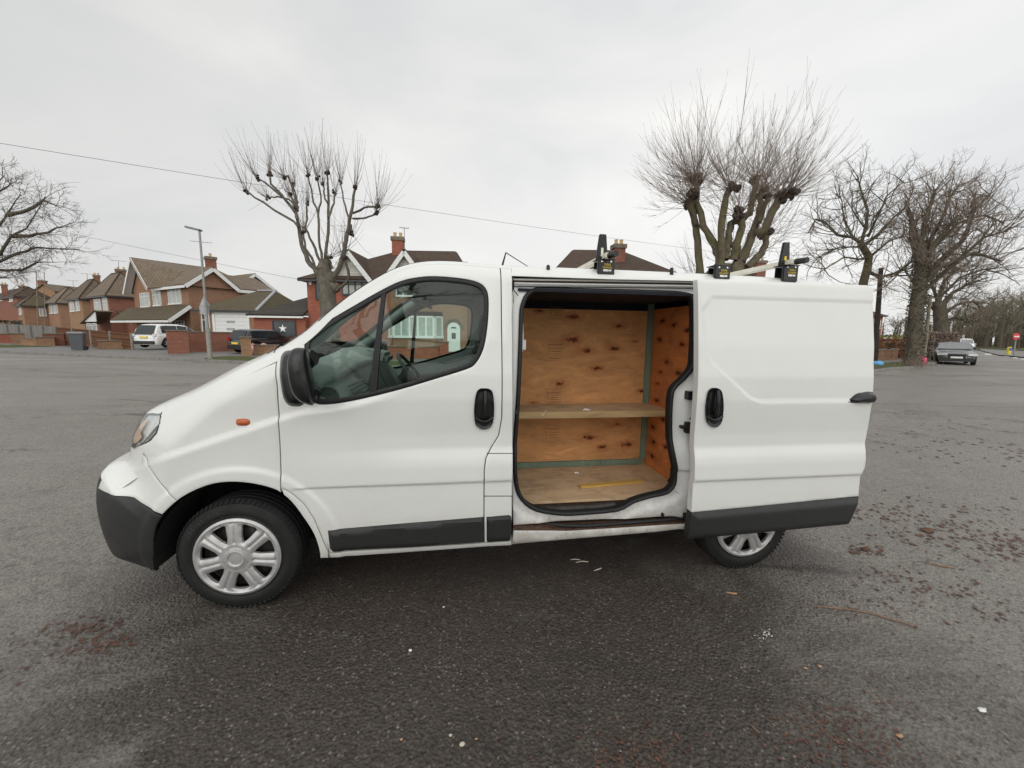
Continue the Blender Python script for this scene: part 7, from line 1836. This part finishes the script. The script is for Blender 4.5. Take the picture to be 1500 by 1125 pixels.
mb.build('trunk', M['bark_olive'], P2, True, 60, uv=False); mb2.build('trunk', M['bark_olive'], P2b, True, 60, uv=False)
cen = atD(1090, 330, 20)
for e, d, w1, T, K, wh in ends:
    K = MB()
    for k in range(6): K.blob(e + rv(rg, .12), lw(w1) * rg.uniform(.6, 1.0) + .03, 7, 5, .3, rg)
    K.build('knuckle', M['knuckle'], P2 if wh == 1 else P2b, uv=False)
    out = (e - cen); out.z = 0; out = out * .09
    for k in range(50 if wh == 1 else 60):
        dd = (Vector((0, 0, .42)) + out * 1.2 + rv(rg, .72)).normalized()
        if dd.z < -.4: dd.z *= -.5
        L_ = rg.uniform(1.6, 4.7) * (.72 + .28 * max(dd.z, 0)); r_ = rg.uniform(.008, .015); p = shoot(T, e + rv(rg, .12), dd, L_, r_, rg, .13)
        for j in range(4):
            i = rg.randint(1, 3); shoot(T, p[i], (p[i + 1] - p[i]).normalized() + rv(rg, .20), L_ * rg.uniform(.25, .45), r_ * .55, rg, .10)
for k in range(26): shoot(tw2, atD(1018 + rg.uniform(-8, 8), 400 + rg.uniform(-10, 25), 20.8), Vector((-.6, 0, .5)) + rv(rg, .5), rg.uniform(1, 2.6), .012, rg, .15)
for k in range(60): shoot(tw, atD(1125 + rg.uniform(-30, 40), 330 + rg.uniform(-20, 60), 20), Vector((.5, 0, .1)) + rv(rg, .6), rg.uniform(1, 2.4), .011, rg, .12)
tw.build('shoots', M['twig_red'], P2, uv=False); tw2.build('shoots', M['twig_red'], P2b, uv=False)

# ---- bare trees at right
ZR = lambda L: z7(L, (1160, 230), 3.409)
def limb_tree(nm, lab, D, trunk, limbs, seed, bark_m, twig_m, tw_len, ncl, maxlev=3, spread=.6, up=.05, r0=.3, per=6, base=None, tz=.020):
    rg = random.Random(seed); b = atD(*ZR([trunk[0]])[0], D); o = tree_root(nm, lab, b); mb = MB(); tw = MB(); lw = lambda px: px / 3.409 / FPX * D * .5
    bs = b.copy(); bs.z = 0; pts = [bs] + [atD(*q, D) for q in ZR([t for t in trunk])]; rad = [r0 * 1.15] + [r0 * (1 - .35 * k / len(trunk)) for k in range(len(trunk))]
    mb.tube(pts, rad, 12)
    for L, w0, w1, off in limbs:
        P = px_limb(mb, ZR(L), D, lw(w0), lw(w1), off, rg, 7)
        for i in range(1, len(P)):
            for k in range(per):
                q = P[i - 1].lerp(P[i], rg.random()); d = (P[i] - P[i - 1]).normalized() * .7 + rv(rg, .6) + Vector((0, 0, up * 2))
                grow([mb, tw], q, d, tw_len * rg.uniform(.6, 1.2) * (1 - .3 * i / len(P)), tz * 1.7, 1, maxlev, rg, up, spread, ncl, .6, .18)
    mb.build('trunk', M[bark_m], o, True, 60, uv=False); tw.build('crown', M[twig_m], o, uv=False); return o
limb_tree('bare_tree', 'bare spreading tree with fine dark twigs rising behind the sliding door', 27, [(352, 700), (356, 630), (375, 560), (385, 500), (355, 450), (345, 430)],
    [([(345, 430), (300, 400), (230, 390), (180, 340), (120, 310), (80, 380)], 16, 5, 1.5), ([(345, 430), (370, 360), (380, 270), (340, 150), (330, 90)], 18, 4, -.5), ([(380, 500), (330, 510), (260, 500), (150, 570)], 12, 4, -1.5), ([(355, 440), (420, 400), (480, 330), (560, 260), (610, 150)], 16, 4, .5),
     ([(370, 570), (450, 600), (520, 580), (600, 520), (690, 500)], 18, 5, -1.0), ([(400, 490), (470, 430), (560, 390), (640, 350)], 12, 4, 1.8), ([(380, 400), (430, 290), (470, 200), (560, 120)], 12, 4, -1.6), ([(300, 400), (260, 300), (250, 220), (220, 180)], 9, 3, .8), ([(330, 450), (240, 450), (160, 480), (100, 540)], 9, 3, 1), ([(360, 350), (300, 260), (300, 160)], 8, 3, 1)],
    3, 'bark_olive', 'twig_grey', 2.0, 4, 3, .55, .06, .27, 5)
limb_tree('bare_tree', 'biggest bare roadside tree, dense brown crown and thick ivy-flecked trunk beside the notice post', 22.5, [(605, 1040), (612, 900), (622, 760), (640, 620), (648, 520), (640, 440)],
    [([(640, 520), (615, 430), (600, 330), (580, 260)], 44, 16, .8), ([(650, 560), (700, 450), (760, 380), (830, 290)], 34, 12, -.8), ([(650, 600), (760, 500), (850, 420), (900, 300), (900, 220)], 30, 10, .9), ([(640, 640), (740, 550), (900, 480), (1050, 520)], 26, 8, -1.6), ([(640, 470), (660, 340), (700, 220), (720, 160)], 26, 8, -.2),
     ([(645, 500), (740, 330), (790, 200), (830, 140)], 20, 6, 1.2), ([(700, 460), (830, 330), (960, 290), (1060, 330)], 18, 6, .5), ([(650, 680), (780, 560), (960, 400), (1080, 370)], 20, 6, -1), ([(620, 640), (560, 560), (500, 600)], 12, 5, 1), ([(800, 400), (960, 210), (990, 190)], 10, 4, 1)],
    8, 'bark_dark', 'twig_brown', 1.9, 4, 3, .6, .09, .36, 10, tz=.016)
limb_tree('bare_tree', 'red-twigged bare tree leaning over the parked dark grey estate car', 34, [(752, 1010), (750, 900), (742, 800), (735, 720)],
    [([(740, 760), (800, 680), (870, 640), (980, 600)], 22, 6, -1), ([(740, 800), (820, 740), (900, 720), (960, 760)], 16, 5, 1.5), ([(735, 720), (760, 620), (820, 560), (900, 520)], 18, 6, .6), ([(735, 740), (700, 640), (700, 560)], 16, 6, -.6), ([(745, 820), (820, 800), (890, 830)], 14, 5, -1.5), ([(740, 700), (840, 600), (960, 560), (1040, 580)], 12, 5, -2), ([(740, 800), (690, 740), (650, 720)], 12, 5, 1)],
    15, 'bark_dark', 'twig_red', 2.6, 5, 3, .6, .04, .55, 6, tz=.026)
# left-edge tree
rg = random.Random(21); D = 24; ZL = lambda L: z7(L, (0, 230), 3.629); b = atD(-130, 480, D); o = tree_root('bare_tree', 'bare tree whose fine twigs reach in from the left edge', b); mb = MB(); tw = MB(); bs = b.copy(); bs.z = 0
mb.tube([bs, atD(-125, 440, D), atD(-110, 420, D), atD(-90, 400, D)], [.5, .42, .36, .3], 10)
for L, off in [([(-330, 600), (-150, 580), (0, 555), (100, 510), (200, 480), (330, 490), (420, 490)], .5), ([(-330, 560), (-100, 540), (0, 520), (60, 420), (140, 380), (240, 210)], -.8), ([(-350, 520), (-150, 400), (0, 360), (40, 300), (110, 200)], 1), ([(-340, 500), (-150, 250), (0, 180), (60, 140)], -.5), ([(-330, 600), (-100, 620), (0, 600), (120, 600), (200, 560), (300, 560)], 1.2), ([(60, 420), (160, 420), (260, 400), (380, 350)], .2), ([(40, 310), (150, 280), (230, 230), (320, 270)], -.4), ([(-200, 600), (0, 640), (60, 640)], .5), ([(-200, 300), (-50, 200), (20, 100)], .5)]:
    P = px_limb(mb, ZL(L), D, .13, .02, off, rg, 6)
    for i in range(2, len(P)):
        for k in range(6): grow([mb, tw], P[i - 1].lerp(P[i], rg.random()), (P[i] - P[i - 1]).normalized() * .8 + rv(rg, .5), rg.uniform(.7, 1.35), .015, 1, 3, rg, .02, .5, 4, .6, .18)
mb.build('trunk', M['bark_dark'], o, True, 60, uv=False); tw.build('crown', M['twig_grey'], o, uv=False)

# far woods on the right and behind the hedges: one mass
rg = random.Random(33); tk = MB(); tw = MB()
def wood_tree(p, H, seed):
    r = random.Random(seed); base = Vector((p[0], p[1], 0)); tk.tube([base, base + Vector((r.uniform(-.4, .4), 0, H * .45)), base + Vector((r.uniform(-1, 1), 0, H * .8))], [.30, .22, .1], 5, caps=False)
    for k in range(9):
        z = H * r.uniform(.16, .8); q = base + Vector((0, 0, z)); grow([tw, tw], q, Vector((r.gauss(0, 1), r.gauss(0, 1), .8)), H * .28 * r.uniform(.6, 1.2), .09, 1, 3, r, .10, .65, 4, .62, .2)
for k in range(120):
    px = rg.uniform(1385, 1640); D = rg.uniform(75, 125)
    p = atD(px, 505, D); wood_tree((p.x, p.y), rg.uniform(10, 15) * (D / 95) * (.72 + .28 * min(1, max(0, (px - 1385) / 90))), rg.random())
for k in range(26):
    px = rg.uniform(1270, 1390); D = rg.uniform(95, 130); p = atD(px, 505, D); wood_tree((p.x, p.y), rg.uniform(5, 7.5) * D / 95, rg.random())
tk.build('far_woods_trunks', M['bark_dark'], None, True, uv=False)
wo = tw.build('far_woods', M['twig_olive'], None, uv=False); tag(wo, 'distant leafless woodland along the right-hand horizon', 'woods', kind='stuff')
wt = bpy.data.objects['far_woods_trunks']; wt.parent = wo; wt.name = 'trunks'
# leaf masses
def leafmass(mb, c, dims, n, size, rg, rz=0):
    Mz = Matrix.Rotation(rz, 3, 'Z'); c = Vector(c)
    for k in range(n):
        q = Vector((rg.uniform(-1, 1), rg.uniform(-1, 1), rg.uniform(-1, 1))); m = max(abs(q.x), abs(q.y), abs(q.z)); 
        if rg.random() < .6: q = q / m * rg.uniform(.85, 1.08)
        p = c + Mz @ Vector((q.x * dims[0] / 2, q.y * dims[1] / 2, q.z * dims[2] / 2)); a = rv(rg, 1).normalized() * size * rg.uniform(.6, 1.3); b_ = a.cross(rv(rg, 1)).normalized() * size * rg.uniform(.4, .8)
        mb.quad(p - a, p - b_, p + a, p + b_)
def shrub(nm, lab, cat, px, pyb, w, h, dpt, mat, n, size, seed, z0=ZP, lift=0):
    rg = random.Random(seed); b = atZ(px, pyb, z0); o = root(nm, lab, cat, (b.x, b.y, z0)); mb = MB(); rz = math.atan2(-b.x, b.y)
    leafmass(mb, (b.x, b.y, z0 + lift + h / 2), (w, dpt, h), n, size, rg, rz); mb.build('foliage', M[mat], o, uv=False)
    st = MB()
    for k in range(max(3, int(w * 2))): q = Vector((b.x, b.y, z0)) + Matrix.Rotation(rz, 3, 'Z') @ Vector((rg.uniform(-w * .45, w * .45), rg.uniform(-.3, .3) * dpt, 0)); st.tube([q, q + Vector((rg.uniform(-.2, .2), 0, h * .8 + lift))], [.03, .012], 4)
    st.build('stems', M['twig_brown'], o, uv=False)
    bk = MB(); bk.blob((b.x, b.y, z0 + lift + h / 2), 1, 10, 7, .1, rg, sq=(w * .38, w * .38 if dpt > w else dpt * .38, h * .42)); 
    return o
M['leaf_red'] = simple('russet_hedge_leaves', (.20, .075, .035), .8, 0, .4, 8); M['leaf_yel'] = simple('yellow_green_hedge_leaves', (.20, .17, .035), .8, 0, .4, 6); M['leaf_dk'] = simple('dark_evergreen_leaves', (.025, .04, .018), .8, 0, .4, 6); M['leaf_ivy'] = simple('ivy_leaves', (.08, .075, .045), .7, 0, .4, 6); M['leaf_dead'] = simple('dead_brown_leaves', (.105, .05, .028), .9, 0, .4, 12)
shrub('hedge', 'russet brown beech hedge behind the brick pillars at right', 'hedge', 1293, 524, 2.2, 1.45, 1.2, 'leaf_red', 1800, .07, 1)
shrub('hedge', 'yellow-green hedge beside the big roadside tree', 'hedge', 1318, 520, 3.4, 1.75, 1.5, 'leaf_yel', 2600, .08, 2)
shrub('bush', 'dark green bush in front of the yellow-green hedge', 'bush', 1311, 523, 1.2, 1.1, 1.0, 'leaf_dk', 1200, .07, 3)
shrub('hedge', 'further dull green hedge behind the yellow-green one', 'hedge', 1310, 514, 7, 2.0, 2, 'leaf_ivy', 2600, .10, 4)
shrub('bush', 'brown leafless thicket around the second roadside trunk', 'bush', 1374, 525.5, 1.7, 2.0, 1.8, 'twig_brown', 2600, .09, 5)
shrub('bush', 'dark evergreen bush above the grey fence at the left edge', 'bush', 2, 497, 3.0, 2.0, 2, 'leaf_dk', 1200, .12, 7)
# ivy and suckers on the big trunk, dead leaves round its foot
rg = random.Random(44); mb = MB()
for k in range(1600):
    t = rg.random(); q = ZR([(605 + 40 * t + 0, 1040 - 560 * t)])[0]; c = atD(*q, 22.5); a = rg.uniform(0, 2 * math.pi); rr = (.40 - .1 * t) * rg.uniform(.9, 1.25); c += Vector((math.cos(a) * rr, math.sin(a) * rr, 0))
    s1 = rv(rg, 1).normalized() * .05; s2 = s1.cross(rv(rg, 1)).normalized() * .045; mb.quad(c - s1, c - s2, c + s1, c + s2)
bt = [o for o in bpy.data.objects if o.name.startswith('bare_tree') and 'biggest' in o.get('label', '')][0]
mb.build('ivy', M['leaf_ivy'], bt, uv=False)
mb = MB()
for k in range(160):
    p = atZ(1338 + rg.gauss(0, 9), 536, ZP); p = Vector((p.x + rg.gauss(0, .3), p.y + rg.gauss(0, .3), ZP)); shoot(mb, p, Vector((rg.gauss(0, .5), rg.gauss(0, .5), 1)), rg.uniform(.2, .55), .008, rg)
mb.build('basal_suckers', M['twig_red'], bt, uv=False)['kind'] = 'stuff'
for i, (px, pb, pt) in enumerate(((1290.5, 528, 512.5), (1300, 527.5, 513), (1310, 527, 512), (1296, 524, 513), (1305, 523, 511))):
    pillar_('wall_pillar', ['squat brick pillar with pale cap nearest the sliding door at right', 'squat brick pillar with pale cap, middle of the front three at right', 'squat brick pillar with pale cap in front of the dark green bush', 'brick pillar half hidden behind the front left pair at right', 'brick pillar half hidden behind the front right pair at right'][i], px, pb, pt, .30, 'brick_brown', 'concrete', group='squat brick gate pillars by the right-hand hedge')
# tree behind the photographer, seen only as a reflection in the cab glass
rg = random.Random(9); o = root('bare_tree', 'bare tree standing behind the photographer, mirrored in the cab window', 'tree', (-2.0, -7.5, 0)); mb = MB(); tw = MB()
mb.tube([(-2.0, -7.5, 0), (-1.9, -7.5, 2.2), (-1.6, -7.4, 3.4)], [.6, .5, .45], 12)
for d, L in ((Vector((-.8, .1, 1)), 5), (Vector((.9, .1, .8)), 5), (Vector((.1, 0, 1)), 5), (Vector((-1.3, .1, .45)), 4.5), (Vector((1.5, 0, .35)), 5)): grow([mb, tw], Vector((-1.7, -7.4, 3.0)), d, L, .30, 0, 3, rg, .06, .6, 5, .62, .15)
mb.build('trunk', M['bark_dark'], o, True, 60, uv=False); tw.build('crown', M['twig_grey'], o, uv=False)

# ================================================================== LITTER
rg = random.Random(77); M['litter'] = simple('wet_leaf_fragments', (.10, .047, .030), .7, 0, .5, 30); M['grit'] = simple('pale_grit', (.22, .19, .16), .8, 0, .4, 30); M['stick'] = simple('pale_brown_stick', (.22, .13, .08), .8, 0, .3, 30); M['leafp'] = simple('pale_tan_leaf', (.42, .25, .13), .7, 0, .3, 20); M['stone'] = simple('pale_stone', (.50, .45, .36), .8, 0, .2, 20)
mb = MB(); gr = MB()
def frag(m, p, s):
    a = rg.uniform(0, 6.28); u = Vector((math.cos(a), math.sin(a), rg.uniform(-.12, .12))) * s; v = Vector((-math.sin(a), math.cos(a), rg.uniform(-.1, .25))) * s * rg.uniform(.25, .7); p = Vector((p[0], p[1], .004 + s * .08)); m.quad(p - u, p - v, p + u * .9, p + v)
spots = [(120, 918, .16, 120, .012), (152, 945, .12, 90, .012), (935, 1110, .20, 260, .008), (1240, 1085, .22, 240, .008), (1190, 1060, .2, 90, .008), (1300, 752, .35, 60, .02), (1350, 776, .45, 110, .02), (1480, 795, .5, 240, .02), (1268, 806, .12, 30, .02), (1420, 745, .5, 50, .02), (1390, 870, .3, 60, .014), (1300, 845, .2, 30, .014), (1210, 880, .35, 50, .01), (1190, 1040, .3, 60, .008), (60, 960, .3, 30, .01), (1380, 880, .4, 50, .014), (650, 900, .5, 60, .006), (1450, 660, 1.2, 120, .03), (1330, 620, 1.5, 60, .03)]
for (px, py, sp, n, s) in spots:
    c = atZ(px, py, 0)
    for k in range(n): frag(mb, (c.x + rg.gauss(0, sp * .7), c.y + rg.gauss(0, sp * .35)), s * rg.uniform(.5, 1.5))
for k in range(420):
    px = rg.uniform(0, 1500); py = rg.uniform(840, 1125); c = atZ(px, py, 0); frag(mb if rg.random() < .4 else gr, (c.x, c.y), rg.uniform(.002, .006))
for k in range(500):
    px = rg.uniform(1150, 1500); py = rg.uniform(700, 1120); c = atZ(px, py, 0); frag(mb if rg.random() < .7 else gr, (c.x, c.y), rg.uniform(.003, .009))
tag(mb.build('leaf_litter', M['litter'], None, uv=False), 'reddish brown leaf fragments scattered over the wet asphalt', 'leaf litter', kind='stuff'); tag(gr.build('grit', M['grit'], None, uv=False), 'fine pale grit scattered over the asphalt', 'grit', kind='stuff')
def twig(nm, lab, L, r, mat='stick', cat='twig'):
    P = [atZ(x, y, .006) for x, y in L]; m = MB(); m.tube(P, [r * .5] + [r] * (len(P) - 2) + [r * .8], 6); tag(m.build(nm, M[mat], None, True, uv=False), lab, cat)
twig('twig', 'long thin curved twig lying on the asphalt in the right foreground', [(1193, 888), (1240, 892), (1280, 899), (1310, 908), (1341, 918)], .004)
twig('twig', 'short dark twig on the asphalt upper right of the long curved twig', [(1355, 823), (1378, 829), (1399, 832)], .005)
twig('wood_sliver', 'pale orange wood sliver on the dark asphalt below the rear wheel', [(1064, 867.5), (1071, 869), (1079, 869.5)], .006, 'leafp', 'wood sliver')
twig('twig', 'pale short stick on the asphalt in the lower right foreground', [(1100, 1062), (1106, 1068), (1113, 1074)], .003)
for i, L in enumerate(([(835, 820), (842, 819), (850, 820)], [(843, 824), (853, 822), (862, 823)], [(870, 836), (876, 834), (881, 832)])): twig('wood_sliver', ['pale wood splinter under the van sill, leftmost of three', 'pale wood splinter under the van sill, middle of three', 'pale wood splinter under the van sill, rightmost of three'][i], L, .004, 'stone', 'wood sliver')
def leaf(lab, px, py, s, mat, nm='fallen_leaf', cat='leaf', h=.004):
    c = atZ(px, py, .006); m = MB(); n = 9; P = []
    for k in range(n): a = 2 * math.pi * k / n; r = s * rg.uniform(.55, 1.1); P.append(c + Vector((math.cos(a) * r, math.sin(a) * r * .7, rg.uniform(0, s * .3))))
    m.v = [tuple(p) for p in P] + [tuple(c + Vector((0, 0, s * .12)))]; m.f = [(k, (k + 1) % n, n) for k in range(n)]
    o = m.build(nm, M[mat], None, True, uv=False); sl = o.modifiers.new('s', 'SOLIDIFY'); sl.thickness = .0015; tag(o, lab, cat)
leaf('white paper scrap on the asphalt near the lower right corner', 1439, 1040, .020, 'whiteprint', 'paper_scrap', 'paper scrap'); leaf('pale crumpled leaf at the bottom right foreground', 1318, 1078, .014, 'leafp'); leaf('curled tan leaf standing beside a flat one in the right foreground', 1201, 976, .011, 'leafp'); leaf('small orange leaf left of the curled tan leaf', 1180, 978.5, .009, 'leafp')
leaf('brown leaf on the asphalt behind the rear wheel', 1268, 805, .05, 'leaf_dead'); leaf('dark red leaf clump on the asphalt right of the van', 1357, 777, .06, 'leaf_dead'); leaf('orange leaf on the asphalt at the bottom, right of the pale stone', 698, 1082, .008, 'leafp')
leaf('tan leaf on the asphalt at the bottom, left of the pale stone', 588, 1083, .008, 'leafp')
def stone(lab, px, py, s, mat='stone'):
    c = atZ(px, py, s * .5); m = MB(); m.blob(c, s, 8, 5, .15, rg, sq=(1.2, 1, .7)); tag(m.build('stone', M[mat], None, True, 80, uv=False), lab, 'stone')
stone('pale rounded stone near the bottom centre', 677, 1090, .009); stone('small white pebble on the asphalt in front of the van', 601, 952.5, .007, 'whiteprint'); stone('little pale pebble above left of the bottom centre stone', 660, 1077, .006); stone('tiny white pebble in the front centre by the sill', 650, 889, .005, 'whiteprint')
M['chalk'] = simple('white_paint_spill', (.6, .6, .58), .6)
m = MB()
for k in range(26): c = atZ(1122 + rg.gauss(0, 6), 931 + rg.gauss(0, 4), 0); frag(m, (c.x, c.y), rg.uniform(.003, .009))
tag(m.build('paint_flecks', M['chalk'], None, uv=False), 'cluster of white paint flecks on the asphalt in the right foreground', 'paint flecks', kind='stuff')
